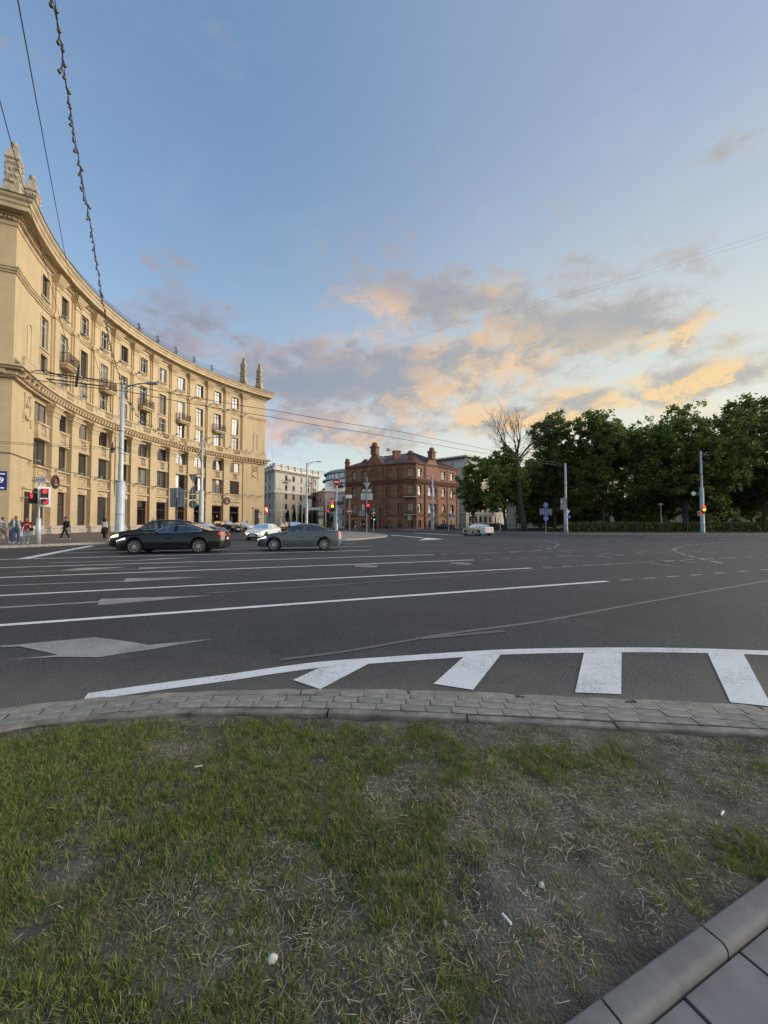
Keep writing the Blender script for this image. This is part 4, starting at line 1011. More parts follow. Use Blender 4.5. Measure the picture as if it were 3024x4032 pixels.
b.slab([(p[0] - BO.x, p[1] - BO.y) for p in rf][::-1], 28.2 - BO.z, 28.7 - BO.z); b.build('roof', 'roof_metal', bld)
# reliefs, niches, doors on the end walls
def relief():
    b = MB(); y = -.27
    b.box(-.62, -.5, y - .08, y, 11.6, 13.1).box(.5, .62, y - .08, y, 11.6, 13.1).box(-.72, -.44, y - .1, y, 13.1, 13.22).box(.44, .72, y - .1, y, 13.1, 13.22)
    b.tube([(.42 * math.cos(t), y - .03, 12.55 + .5 * math.sin(t)) for t in np.linspace(0, 2 * PI, 21)], .09, 6, False)
    b.ball((0, y, 12.72), (.13, .1, .15), 8, 6).box(-.16, .16, y - .1, y, 12.2, 12.55).ball((.04, y - .06, 12.4), (.1, .08, .2), 6, 5)
    b.tube([(-.7, y - .02, 11.7), (-.55, y - .05, 11.25), (-.2, y - .07, 10.95), (.25, y - .07, 10.95), (.6, y - .05, 11.25), (.75, y - .02, 11.6)], [.07, .11, .13, .13, .11, .07], 6)
    b.box(-.85, -.65, y - .06, y, 10.7, 11.5).box(.65, .85, y - .06, y, 10.5, 11.4).frustum(-.9, -.6, y - .08, y, 10.55, -.82, -.66, y - .08, y, 11.0).frustum(.6, .95, y - .08, y, 10.3, .68, .84, y - .08, y, 10.9)
    return b.mesh('relief', 'ochre_trim')
def niche():
    b = MB(); b.tube([(-.42, -.29, 16.45), (-.42, -.29, 19.2)] + [(.42 * math.cos(t), -.29, 19.2 + .5 * math.sin(t)) for t in np.linspace(PI, 0, 9)] + [(.42, -.29, 16.45)], .07, 6); return b.mesh('niche_moulding', 'ochre_trim')
def door():
    b = MB(); b.box(-.78, -.58, -.36, -.22, .5, 4.6).box(.58, .78, -.36, -.22, .5, 4.6).box(-.58, .58, -.36, -.22, 4.35, 4.6).box(-.9, .9, -.48, -.22, 4.6, 4.78); return b.mesh('door_surround', 'ochre_trim')
for aa, ac in ((203.6, 203.3), (139.4, 139.2)):
    for fn, nm in ((relief, 'relief'), (niche, 'niche_moulding')): obj(nm, shared(nm, fn), bld, *on_wall(aa))
    l3, r3 = on_wall(ac - (.4 if ac < 150 else 0)); d = obj('door', shared('door', door), bld, l3, r3)
    obj('door_leaf', shared('dl', lambda: MB().box(-.57, .57, -.29, -.255, .5, 4.34).mesh('door_leaf', 'dark_room')), d)
    obj('door_frame', shared('df', lambda: MB().box(-.57, -.49, -.33, -.292, .5, 4.34).box(-.03, .03, -.33, -.292, .5, 4.34).box(.49, .57, -.33, -.292, .5, 4.34).box(-.49, -.03, -.32, -.292, 3.2, 3.28).box(.03, .49, -.32, -.292, 3.2, 3.28).mesh('door_frame', 'red_frame')), d)
l3, r3 = on_wall(204.8); obj('wall_lamp', shared('wl', lambda: MB().box(-.04, .04, -.6, -.25, 3.75, 3.8).box(-.12, .12, -.85, -.55, 3.72, 3.82).mesh('wall_lamp', 'sign_back')), bld, l3, r3)
for k, (aa, zz) in enumerate(((202.8, 7.2), (138.0, 7.0), (140.6, 7.0), (137.6, 15.8), (141.3, 15.8))):
    l3, r3 = on_wall(aa); o = obj('floodlight', cache['flo'], bld, (l3[0], l3[1], l3[2] + zz), r3); o.location += Vector((*rot2(0, -.3 if zz < 10 else -1.0, r3), 0))
swept('cable', [(.05, 7.3), (.09, 7.3), (.09, 7.34), (.05, 7.34)], 'wire', nearp)
b = MB(); l3 = endpath(A0 + 1.5, FAR_A, 60); b.tube([(p[0] * 1, p[1], 7.15 - BO.z + .08 * math.cos(k * PI / 2.5)) for k, p in enumerate([(q[0] + .42 * math.cos(R(-8)), q[1] + .42 * math.sin(R(-8))) for q in l3])], .02, 4); b.build('cable', 'wire', bld)

# ---- spires on the roof
def spire_parts():
    base = MB().box(-.72, .72, -.72, .72, 0, .25).box(-.62, .62, -.62, .62, .25, 1.5).box(-.72, .72, -.72, .72, 1.5, 1.66).frustum(-.64, .64, -.64, .64, 1.66, -.52, .52, -.52, .52, 2.7)
    for s in (0, PI / 2, PI, -PI / 2):
        base.T = Matrix.Rotation(s, 4, 'Z'); base.box(-.45, .45, -.68, -.62, .45, .58).box(-.45, .45, -.68, -.62, 1.15, 1.28).box(-.1, .1, -.66, -.5, 2.0, 2.2)
    base.T = None
    rings = []
    for k in range(4):
        z = 2.7 + k * .58; r = .50 - .012 * k; b = MB(); b.frustum(-r * .92, r * .92, -r * .92, r * .92, z, -r * 1.06, r * 1.06, -r * 1.06, r * 1.06, z + .3)
        b.frustum(-r * 1.06, r * 1.06, -r * 1.06, r * 1.06, z + .3, -r * .9, r * .9, -r * .9, r * .9, z + .58)
        for s in range(12):
            t = s * PI / 6 + wr.uniform(-.2, .2); e = wr.uniform(.94, 1.04) / max(abs(math.cos(t)), abs(math.sin(t))); q_ = wr.uniform(.08, .16); b.ball((r * e * math.cos(t), r * e * math.sin(t), z + wr.uniform(.14, .42)), (q_, q_, wr.uniform(.12, .24)), 6, 5)
        rings.append(b)
    cap = MB().frustum(-.46, .46, -.46, .46, 5.02, -.54, .54, -.54, .54, 5.12).frustum(-.54, .54, -.54, .54, 5.12, -.2, .2, -.2, .2, 6.3).box(-.25, .25, -.25, .25, 6.3, 6.38)
    ball = MB().ball((0, 0, 6.62), .26, 12, 9)
    return base, rings, cap, ball
sb, srg, scp, sbl = spire_parts(); sm_ = (sb.mesh('base', 'spire_stone'), [r.mesh('leaf_ring', 'spire_stone') for r in srg], scp.mesh('cap', 'spire_stone'), sbl.mesh('finial', 'spire_stone', True))
for (u, v, lab) in ((59, 561, 'tall carved stone spire on the roof corner at far left, the nearest one'), (129, 690, 'second carved stone spire behind the nearest one at far left'), (960.5, 1408, 'left one of two carved stone spires on the far end of the roof'), (1022, 1432, 'right one of two carved stone spires on the far end of the roof')):
    d = ray(u, v); t_ = (28.6 + 6.9 - EYE) / d.z; x, y = d.x * t_, d.y * t_
    s = thing('roof_spire', lab, 'spire', (x, y, 28.6), R(172 - 90) if y > 60 else math.atan2(.5, 1), 'carved spires on the curved roof')
    obj('base', sm_[0], s); [obj('leaf_ring', r, s) for r in sm_[1]]; obj('cap', sm_[2], s); obj('finial', sm_[3], s)
    obj('roof_lamp', shared('rl', lambda: MB().box(-.15, .15, -1.1, -.85, .05, .3).box(-.03, .03, -1.0, -.95, 0, .1).mesh('roof_lamp', 'iron')), s)
# ---- shop roundels, number plates, mannequins
def wall_thing(name, label, cat, a, z, y, group=None):
    p = pol(a, RR); q = rot2(0, y, R(a - 90)); return thing(name, label, cat, (p[0] + q[0], p[1] + q[1], z), R(a - 90), group)
mat('roundel', (0.05, 0.035, 0.035), 0.6); mat('roundel_red', (0.33, 0.09, 0.06), 0.6); mat('roundel_pale', (0.40, 0.33, 0.28), 0.6)
for a_, lab in ((ANG[0] - DA / 2, 'round dark shop roundel on the pier beside the STOP plate'), (ANG[9] - DA / 2, 'round dark shop roundel on the far pier above the parked cars')):
    t = wall_thing('shop_roundel', lab, 'sign', a_, 5.75, -.66, 'round shop signs on the piers')
    MB().lathe([(.72, 0), (.72, .12), (.50, .12), (.50, .04), (.0001, .04)], 28).mesh('x', None)
    b = MB(); b.T = Matrix.Rotation(R(90), 4, 'X'); b.lathe([(.70, 0), (.70, .1), (.62, .14), (.50, .14), (.48, .05), (.0001, .05)], 28); b.build('rim', 'roundel', t)
    b = MB(); b.prism([(-.28, -.22), (.28, -.22), (.2, .05), (0, .36), (-.2, .05)], -.09, -.05); b.build('emblem', 'roundel_red', t)
    b = MB(); b.prism([(-.4, -.36), (.4, -.36), (.34, -.27), (-.34, -.27)], -.10, -.05); b.build('scroll', 'roundel_pale', t)
t = wall_thing('house_number_plate', 'dark blue house number plate reading 22 beside the far shop door', 'sign', 137.75, 3.15, -.27)
MB().box(-.42, .42, -.05, 0, -.68, .68).build('plate', 'sign_navy', t); obj('number', text_mesh('22', .78, 'number', 'sign_white', .006, .02), t, (0, -.06, -.22))
MB().box(-.3, .3, -.06, -.05, .3, .36).box(-.26, .26, -.06, -.05, .42, .47).build('street_name', 'sign_white', t)
p = near_c + side_d * .58; t = thing('house_number_plate', 'dark blue number plate cut by the left edge of the photograph', 'sign', (p.x, p.y, 5.0), math.atan2(-side_d.y, -side_d.x))
MB().box(-.62, .42, -.06, -.005, -.78, .78).build('plate', 'sign_navy', t)
obj('number', text_mesh('19', .62, 'number', 'sign_white', .006, .015), t, (-.06, -.07, 0.0)); MB().box(-.5, .3, -.07, -.06, .5, .6).box(-.4, .28, -.07, -.06, -.66, -.56).build('street_name', 'sign_white', t)
def mannequin(a, dx, colr, label):
    p = pol(a, RR); q = rot2(dx, .75, R(a - 90)); t = thing('mannequin', label, 'mannequin', (p[0] + q[0], p[1] + q[1], 1.2), R(a - 90), 'shop window mannequins')
    mm = mat('cloth_%d%d%d' % tuple(int(c * 99) for c in colr), colr, 0.8, var=.2, scale=6)
    MB().lathe([(.22, 0), (.26, .1), (.2, .6), (.17, .85), (.15, 1.0), (.19, 1.25), (.2, 1.4), (.12, 1.5), (.05, 1.52)], 12).build('dress', mm, t, smooth=True)
    MB().tube([(0, 0, 1.5), (0, 0, 1.6)], .045, 8).ball((0, 0, 1.7), (.085, .1, .12), 10, 8).build('head', 'white_paint', t, smooth=True)
    for s in (-1, 1): MB().tube([(s * .19, 0, 1.42), (s * .26, .02, 1.15), (s * .24, -.06, .88)], [.05, .042, .032], 7).build('arm', mm, t, smooth=True)
    MB().lathe([(.3, -.02), (.3, 0), (.02, .02)], 14).build('stand', 'galv', t)
mannequin(ANG[5], .35, (.16, .05, .04), 'mannequin in dark red in the shop window left of the orange one')
mannequin(ANG[6], .15, (.52, .20, .12), 'mannequin in an orange dress in the shop window')
mannequin(ANG[7], .05, (.42, .30, .22), 'mannequin in white top and tan trousers behind the grey sign pole')
mannequin(ANG[8], .1, (.45, .02, .03), 'mannequin in a bright red dress left of the second lamp post')
mannequin(ANG[9], .0, (.10, .15, .17), 'mannequin in a blue grey dress in the shop window right of the second lamp post')
mannequin(ANG[10], .1, (.45, .43, .40), 'mannequin in pale clothes in the last shop window')

# ================================================================== houses across the square
def brick_mat(name, base, dark, stain, streak=0.4):
    m = mat(name, base, 0.9, var=0.3, scale=0.9, bump=0.3, bscale=9, dark=dark, detail=10); return m
brick_mat('brick_red', (0.315, 0.170, 0.118), (0.205, 0.108, 0.076), None)
brick_mat('brick_trim', (0.225, 0.116, 0.083), (0.150, 0.076, 0.056), None)
mat('brick_pink', (0.30, 0.10, 0.085), 0.9, var=.3, scale=2); mat('maroon_roof', (0.13, 0.072, 0.070), 0.55, 0.1, var=0.35, scale=2.0, bump=0.2, bscale=6)
mat('grey_render', (0.50, 0.475, 0.42), 0.9, var=0.15, scale=.6, detail=8); mat('tan_render', (0.36, 0.325, 0.265), 0.9, var=0.15, scale=.6, detail=8)
mat('white_trim', (0.62, 0.60, 0.55), 0.85, var=.15, scale=1); mat('pink_render', (0.45, 0.34, 0.32), 0.9, var=.15, scale=.8); mat('white_render', (0.56, 0.57, 0.58), .85, var=.1)
mat('cream_render', (0.52, 0.47, 0.37), .9, var=.15, scale=.5, detail=8); mat('steel_roof', (.22, .27, .31), .4, .4)
glass_mat('office_glass', (.10, .15, .19), .22, .06)
mat('lit_window', (.5, .45, .35), .6, emit=(1, .85, .6), estr=.25)
def frame2(A, B):
    A, B = Vector(A), Vector(B); d = B - A; return (d.length, math.atan2(d.y, d.x))
def holed(L, z0, z1, holes, y0=0.0, y1=0.45, x0=0.0):      # wall with rectangular openings (x, half width, z0, z1)
    b = MB(); cols = {}
    for (x, hw, a, c) in holes: cols.setdefault((round(x - hw, 3), round(x + hw, 3)), []).append((a, c))
    xx = x0
    for (a, c) in sorted(cols):
        if a > xx: b.box(xx, a, y0, y1, z0, z1)
        z = z0
        for (p, q) in sorted(cols[(a, c)]): b.box(a, c, y0, y1, z, p); z = q
        b.box(a, c, y0, y1, z, z1); xx = c
    b.box(xx, L, y0, y1, z0, z1); return b
def arch_head(hw, z1, rise, y0=-.03, y1=.12):
    b = MB(); n = 8; zc = z1 - rise
    for s in (-1, 1):
        pts = [(s * hw, zc)] + [(s * hw * math.cos(t), zc + rise * math.sin(t)) for t in np.linspace(0, PI / 2, n)] + [(s * hw, z1)]
        if s < 0: pts = pts[::-1]
        b.prism(pts[::-1], y0, y1)
    return b
def hood(hw, z1, rise, y=-.02, r=.10, leg=1.2):
    zc = z1 - rise; k = hw + r
    b = MB(); b.tube([(-k, y, zc - leg), (-k, y, zc)] + [(k * math.cos(t), y, zc + (rise + r) * math.sin(t)) for t in np.linspace(PI, 0, 11)] + [(k, y, zc), (k, y, zc - leg)], r, 5); return b
class House:
    def __init__(s, name, label, cat, base):
        s.t = thing(name, label, cat, base); s.o = Vector(base)
    def rel(s, p, z=0.0): return (p[0] - s.o.x, p[1] - s.o.y, z - s.o.z)
    def face(s, A, B, z0, z1, holes, m, thick=.45, name='wall', uv=False):
        L, rz = frame2(A, B); holed(L, z0, z1, [h[:4] for h in holes], 0, thick).build(name, m, s.t, s.rel(A), rz); return L, rz
    def win(s, A, rz, x, hw, z0, z1, cols=2, tr=(.65,), frame='brown_frame', glass='glass', y=.22, bar=.08, tilt=.02):
        p = rot2(x, 0, rz); return window(s.t, s.rel((A[0] + p[0], A[1] + p[1])), rz, 2 * hw, z0, z1, y, cols, tr, frame, glass, bar, tilt)
    def part(s, b, name, m, A=None, rz=0.0, x=0.0, z=0.0, smooth=False):
        if A is None: return b.build(name, m, s.t, smooth=smooth)
        p = rot2(x, 0, rz); return b.build(name, m, s.t, s.rel((A[0] + p[0], A[1] + p[1]), z), rz, smooth)
    def sweep(s, path, prof, name, m):
        b = MB(); b.sweep([(p[0] - s.o.x, p[1] - s.o.y) for p in path], [(o_, z - s.o.z) for o_, z in prof]); return b.build(name, m, s.t)

# ---------------- red brick corner house
H1 = House('brick_corner_house', 'red brick corner house with gables, arched windows and maroon metal roof', 'house', (7, 100.5, .13))
pL, c1, c2, pR = (-10.9, 109), (5.6, 100), (8.3, 100), (21.7, 112.5); bL, bR = (-4.2, 121.3), (12.2, 122.7)
LEV = [(.45, 2.45), (4.25, 6.85), (8.95, 11.5), (13.8, 15.95)]
def cols_of(xs, hw=.62, skip=()): return [(x, hw, z0, z1) for x in xs for j, (z0, z1) in enumerate(LEV) if (x, j) not in skip]
faces = [(pL, c1, [2.8, 6.1, 9.6, 13.8, 17.2], {(9.6, 0), (9.6, 1)}), (c1, c2, [1.35], set()), (c2, pR, [1.45, 5.6, 7.4, 11.4, 15.4], {(1.45, 9)})]
for fi, (A, B, xs, skip) in enumerate(faces):
    hs = cols_of(xs, .62 if fi != 1 else .72, skip); L, rz = H1.face(A, B, .1, 17.3, hs, 'brick_red')
    for (x, hw, z0, z1) in hs:
        j = [q for q in range(4) if LEV[q][0] == z0][0]
        w = H1.win(A, rz, x, hw, z0, z1, 2, (.66,) if j else (.5,), 'brown_frame', wr.choice(('glass', 'glass', 'glass_dull', 'glass_curtain')) if j > 1 or fi else 'glass_dull', .24)
        if j in (1, 2):
            obj('arch_head', shared(('ah', hw, j), lambda: arch_head(hw, z1 + .02, .5).mesh('arch_head', 'brick_red')), w); obj('hood_mould', shared(('hm', hw, j), lambda: hood(hw, z1, .5).mesh('hood_mould', 'brick_trim')), w)
        if j == 3: obj('lintel', shared(('li', hw), lambda: MB().box(-hw - .25, hw + .25, -.12, 0, z1 + .12, z1 + .4).box(-hw - .3, -hw - .12, -.1, 0, z1 - .8, z1 + .12).box(hw + .12, hw + .3, -.1, 0, z1 - .8, z1 + .12).mesh('lintel', 'brick_trim')), w)
        if j: obj('sill', shared(('si', hw, j), lambda: MB().box(-hw - .25, hw + .25, -.2, .2, z0 - .2, z0 - .02).box(-hw - .1, hw + .1, -.1, .1, z0 - .5, z0 - .2).mesh('sill', 'brick_trim')), w)
    n = int(L / .62)                                      # machicolated band
    for k in range(n):
        x = (k + .5) * L / n; p = rot2(x, 0, rz)
        obj('corbel', shared('corb', lambda: MB().frustum(-.12, .12, -.08, 0, 11.75, -.15, .15, -.34, 0, 12.3).box(-.15, .15, -.36, 0, 12.3, 12.95).mesh('corbel', 'brick_trim')), H1.t, H1.rel((A[0] + p[0], A[1] + p[1])), rz)
    H1.part(MB().box(.1, L - .1, -.02, .02, 12.2, 12.95), 'band_panel', 'brick_pink', A, rz)
    for x in ([0.25, 7.3, 11.9, 12.6, L - .3] if fi == 0 else [] if fi == 1 else [.3, 3.9, 8.9, 13.4, L - .35]):
        p = rot2(x, 0, rz); pq = obj('pilaster', shared('hp', lambda: MB().box(-.3, .3, -.2, 0, .13, 11.7).box(-.26, .26, -.16, 0, 13.3, 17.0).mesh('pilaster', 'brick_red')), H1.t, H1.rel((A[0] + p[0], A[1] + p[1])), rz)
        for k in range(0, 9): obj('quoin', shared('quo', lambda: MB().box(-.36, .36, -.26, -.2, 0, .34).mesh('quoin', 'brick_trim')), pq, (0, 0, .6 + k * 1.2))
walk = [pL, c1, c2, pR]
H1.sweep(walk, [(-.1, 3.45), (.18, 3.5), (.24, 3.75), (-.1, 3.8)], 'string_course', 'brick_trim'); H1.sweep(walk, [(-.1, 12.95), (.4, 12.95), (.5, 13.15), (.45, 13.35), (-.1, 13.4)], 'band_cornice', 'brick_trim')
H1.sweep(walk, [(-.1, 16.8), (.15, 16.85), (.2, 17.1), (.45, 17.2), (.5, 17.42), (-.1, 17.45)], 'eaves_cornice', 'brick_trim'); H1.sweep(walk, [(0, .1), (.22, .1), (.2, .42), (0, .45)], 'plinth', 'brick_trim')
H1.sweep(walk, [(-.05, 8.3), (.1, 8.32), (.1, 8.5), (-.05, 8.5)], 'string_course', 'brick_trim')
b = MB(); b.slab([(p[0] - H1.o.x, p[1] - H1.o.y) for p in (pL, c1, c2, pR, bR, bL)], .1, 17.2)
b.v = [(x + (0.28 if i % 6 == 0 else 0), y + (0.6 if i % 6 < 4 else 0), z) for i, (x, y, z) in enumerate(b.v)]; b.build('core', 'dark_room', H1.t)
for A, B in ((pR, bR), (bR, bL), (bL, pL)): H1.face(A, B, .1, 17.3, [], 'brick_red')
r1, r2 = (-1.5, 113.5, 21.3), (8.3, 109.5, 21.9)
E5 = [(*p, 17.45) for p in (pL, c1, c2, pR, bR, bL)]
ev = [Vector(p) - H1.o for p in E5]; ctr = Vector((5, 111, 0)) - H1.o
ev = [Vector((v.x + (v.x - ctr.x) * .035, v.y + (v.y - ctr.y) * .035, v.z)) for v in ev]
vs = ev + [Vector(r1) - H1.o, Vector(r2) - H1.o]
b = MB(); b.add([tuple(v) for v in vs], [(0, 1, 7, 6), (1, 2, 7), (2, 3, 7), (3, 4, 7), (4, 5, 6, 7), (5, 0, 6)]); roof = b.build('roof', 'maroon_roof', H1.t)
b = MB()                                                  # standing seams
for (i, j, k, l) in ((0, 1, 6, 7), (2, 3, 7, 7), (1, 2, 7, 7)):
    n = int((vs[j] - vs[i]).length / .7)
    for q in range(1, n):
        a = vs[i].lerp(vs[j], q / n); c = vs[k].lerp(vs[l], q / n); b.tube([a + Vector((0, 0, .03)), c + Vector((0, 0, .03))], .03, 4)
b.build('seams', 'maroon_roof', roof)
def turret(house, A, rz, x, y, z, w, h, dome=True):
    b = MB(); b.box(-w / 2, w / 2, -w / 2, w / 2, 0, h * .55).box(-w * .62, w * .62, -w * .62, w * .62, h * .55, h * .66)
    if dome: b.T = Matrix.Identity(4); b.lathe([(w * .52, h * .66), (w * .52, h * .78), (w * .42, h * .92), (w * .2, h), (.01, h * 1.02)], 14); b.T = None
    else: b.box(-w * .45, w * .45, -w * .45, w * .45, h * .66, h)
    p = rot2(x, y, rz); return b.build('turret', 'brick_trim', house.t, house.rel((A[0] + p[0], A[1] + p[1]), z), rz)
L, rz = frame2(pL, c1)
g = MB(); g.box(7.1, 12.0, -.25, .3, 13.4, 17.4).prism([(6.9, 17.4), (12.2, 17.4), (9.55, 20.6)], -.4, .4); 
H1.part(g, 'gable', 'brick_red', pL, rz); H1.part(MB().tube([(6.8, -.45, 17.4), (9.55, -.45, 20.75), (12.3, -.45, 17.4)], .16, 4), 'gable_moulding', 'brick_trim', pL, rz)
H1.part(MB().prism([(8.3, 17.3), (10.8, 17.3), (9.55, 18.6)], -.5, -.3), 'gable_moulding', 'brick_trim', pL, rz); H1.part(MB().prism([(7, 17.5), (12.1, 17.5), (9.55, 20.55)], .4, 5.5), 'gable_roof', 'maroon_roof', pL, rz)
for x, hw, z0, z1 in ((8.35, .28, 13.9, 16.0), (9.6, .42, 13.8, 16.9), (10.85, .28, 13.9, 16.0)):
    p = rot2(x, -.12, rz); w = window(H1.t, H1.rel((pL[0] + p[0], pL[1] + p[1])), rz, 2 * hw, z0, z1, -.14, 2 if hw > .3 else 1, (.6,)); obj('hood_mould', hood(hw, z1, .4, -.22, .09).mesh('hood_mould', 'brick_trim'), w)
turret(H1, pL, rz, 9.55, 0, 20.2, 1.7, 3.5); turret(H1, pL, rz, .4, .3, 17.3, 1.0, 2.6, False); turret(H1, pL, rz, 4.2, 4, 18.2, 1.4, 1.9)
H1.part(MB().prism([(-.2, 17.4), (2.9, 17.4), (1.35, 18.9)], -.3, .3), 'gable', 'brick_red', c1, 0); turret(H1, c1, 0, 1.35, .1, 18.3, 1.5, 2.3)
L2, rz2 = frame2(c2, pR)
H1.part(MB().box(4.0, 8.9, -.2, .2, 13.4, 17.4).prism([(3.9, 17.4), (9.0, 17.4), (6.45, 19.9)], -.3, .3), 'gable', 'brick_red', c2, rz2); H1.part(MB().prism([(4, 17.5), (8.9, 17.5), (6.45, 19.85)], .3, 4.5), 'gable_roof', 'maroon_roof', c2, rz2); turret(H1, c2, rz2, 6.45, 0, 19.0, 1.5, 3.3)
H1.part(MB().box(-.9, .9, -.9, .9, 18.5, 21.4).box(-1.05, 1.05, -1.05, 1.05, 21.4, 21.7), 'chimney', 'brick_red', (3.5, 106.5), .3)
for x, y, z in ((-2.2, 112, 22.2), (1.2, 111.5, 22.9)):
    b = MB(); b.T = Matrix.Translation((0, 0, 0)) @ Matrix.Rotation(R(75), 4, 'X'); b.lathe([(.55, .18), (.4, .06), (.2, 0), (.01, 0)], 14); b.T = None; b.tube([(0, .1, -1.2), (0, .1, 0)], .04, 5); H1.part(b, 'satellite_dish', 'galv', (x, y), 0, 0, z)
H1.part(MB().tube([(0, 0, 20), (0, 0, 25)], .04, 5), 'mast', 'galv', (3.9, 109), 0); H1.part(MB().tube([(-3, 0, 21.6), (1.5, 0, 22.2)], .03, 4).tube([(-3, 0, 22.3), (1.5, 0, 22.9)], .03, 4), 'roof_rail', 'galv', (-.5, 111.5), 0)
for z in (3.72, 8.35):                                    # balconies on the corner
    bb = H1.part(MB().box(-.35, 3.05, -1.15, 0, z + .02, z + .2), 'balcony', 'white_trim', c1, 0); rb = MB()
    rb.box(-.3, 3.0, -1.1, -1.06, z + 1.05, z + 1.12)
    for k in range(17): rb.box(-.3 + k * .2, -.26 + k * .2, -1.1, -1.06, z + .2, z + 1.05)
    rb.build('railing', 'iron', bb)
po = H1.part(MB().box(7.9, 8.5, -.9, 0, .13, 5.0).box(10.7, 11.3, -.9, 0, .13, 5.0).box(7.7, 11.5, -.95, 0, 5.0, 5.5).prism([(7.5, 5.5), (11.7, 5.5), (9.6, 7.3)], -1.0, 0).box(8.5, 10.7, -.35, 0, 3.4, 5.0), 'porch', 'brick_red', pL, rz)
MB().tube([(7.4, -1.05, 5.5), (9.6, -1.05, 7.4), (11.8, -1.05, 5.5)], .14, 4).build('porch_moulding', 'brick_trim', po); MB().box(8.6, 10.6, -.3, -.02, .13, 3.4).build('door', 'dark_room', po)
b = MB(); b.tube([(8.55, -.4, 2.4)] + [(9.6 + 1.05 * math.cos(t), -.4, 2.6 + 1.05 * math.sin(t)) for t in np.linspace(PI, 0, 10)] + [(10.65, -.4, 2.4)], .14, 5); b.build('door_arch', 'brick_trim', po)
H1.part(MB().tube([(0, -.15, .2), (0, -.15, 17.0)], .07, 6), 'drainpipe', 'iron', pL, rz, 12.3); H1.part(MB().tube([(0, -.15, .2), (0, -.15, 17.0)], .07, 6), 'drainpipe', 'iron', c2, rz2, 3.4)

# ---------------- grey apartment house, pink house, glass office, cream building
def simple_house(name, label, pts, base, z1, zones, wins, trims, roof_m='roof_metal', frame='brown_frame', glass='glass_dull'):
    """pts: visible corner points left to right; zones: (z0, z1, material); wins[i]: (xs, half width, [(z0, z1)], arched rows) for face i"""
    h = House(name, label, 'building', (*pts[len(pts) // 2], base))
    for i, (A, B) in enumerate(zip(pts, pts[1:])):
        L, rz = frame2(A, B); W_ = wins[i] if i < len(wins) else ([], .6, [], ())
        for (a, c, m) in zones:
            hs = [(x, W_[1], p, q) for x in W_[0] for (p, q) in W_[2] if p >= a - .01 and q <= c + .01]
            h.face(A, B, a, c, hs, m)
            for (x, hw, p, q) in hs:
                w = h.win(A, rz, x, hw, p, q, 2, (.65,), frame, glass, .25)
                if W_[2].index((p, q)) in W_[3]:
                    obj('arch_head', shared((name, 'ah', hw, q), lambda: arch_head(hw, q + .02, hw * .8).mesh('arch_head', m)), w)
                obj('sill', shared((name, 'si', hw, p), lambda: MB().box(-hw - .12, hw + .12, -.12, .2, p - .14, p - .02).mesh('sill', 'white_trim')), w)
    for prof, m in trims: h.sweep(pts, prof, 'cornice', m)
    d = Vector(pts[-1]) - Vector(pts[0]); n_ = Vector((-d.y, d.x)).normalized() * 14
    poly = [(p[0] - h.o.x, p[1] - h.o.y) for p in pts] + [(pts[-1][0] + n_.x - h.o.x, pts[-1][1] + n_.y - h.o.y), (pts[0][0] + n_.x - h.o.x, pts[0][1] + n_.y - h.o.y)]
    b = MB(); b.slab(poly, z1 - base - .3, z1 - base + .1); b.build('roof', roof_m, h.t)
    b = MB(); q = Vector((0, .7)); b.slab([(x + n_.x * .05, y + n_.y * .05) for x, y in poly[:len(pts)]] + [(x * .98, y) for x, y in poly[len(pts):]], 0, z1 - base - .35); b.build('core', 'dark_room', h.t)
    return h
ROWS = [(3.3, 5.2), (6.3, 8.2), (9.75, 11.6), (12.7, 14.7), (16.1, 18.0)]
g0, g1, g2 = (-43.5, 137), (-35.9, 126), (-25.1, 147)
H2 = simple_house('grey_apartment_house', 'grey and white apartment house with parapet behind the conifers', [g0, g1, g2], .1, 19.6,
    [(0.1, 12.0, 'tan_render'), (12.0, 19.6, 'grey_render')], [([3.5, 8.5], .55, ROWS, (3,)), ([5.5, 9.3, 13.2, 17.3, 21.3], .62, ROWS, (3,))],
    [([(-.1, 11.6), (.25, 11.7), (.35, 11.95), (.5, 12.0), (.5, 12.25), (-.1, 12.3)], 'white_trim'), ([(-.1, 18.7), (.25, 18.75), (.3, 19.1), (.95, 19.2), (1.0, 19.6), (-.1, 19.7)], 'white_trim'), ([(-.1, 12.95), (.1, 12.97), (.1, 13.1), (-.1, 13.1)], 'white_trim'), ([(-.1, 5.9), (.12, 5.9), (.12, 6.1), (-.1, 6.1)], 'white_trim')])
for (A, B) in ((g0, g1), (g1, g2)):
    L, rz = frame2(A, B); n = int(L / .75)
    for k in range(n): H_p = rot2((k + .5) * L / n, 0, rz); obj('modillion', shared('mod', lambda: MB().frustum(-.15, .15, -.3, 0, 18.55, -.18, .18, -.8, 0, 19.15).mesh('modillion', 'white_trim')), H2.t, H2.rel((A[0] + H_p[0], A[1] + H_p[1])), rz)
    n = max(2, int(L / 3.0))
    for k in range(n + 1):
        H_p = rot2(k * L / n, 0, rz); obj('parapet_post', shared('ppost', lambda: MB().box(-.45, .45, -.5, .3, 19.7, 21.2).box(-.55, .55, -.6, .4, 21.2, 21.4).mesh('parapet_post', 'white_trim')), H2.t, H2.rel((A[0] + H_p[0], A[1] + H_p[1])), rz)
    H2.part(MB().box(0, L, -.3, .1, 19.7, 19.95).box(0, L, -.35, .15, 20.75, 20.95).box(0, L, -.1, 0, 19.95, 20.75), 'parapet', 'white_trim', A, rz)
L, rz = frame2(g1, g2)
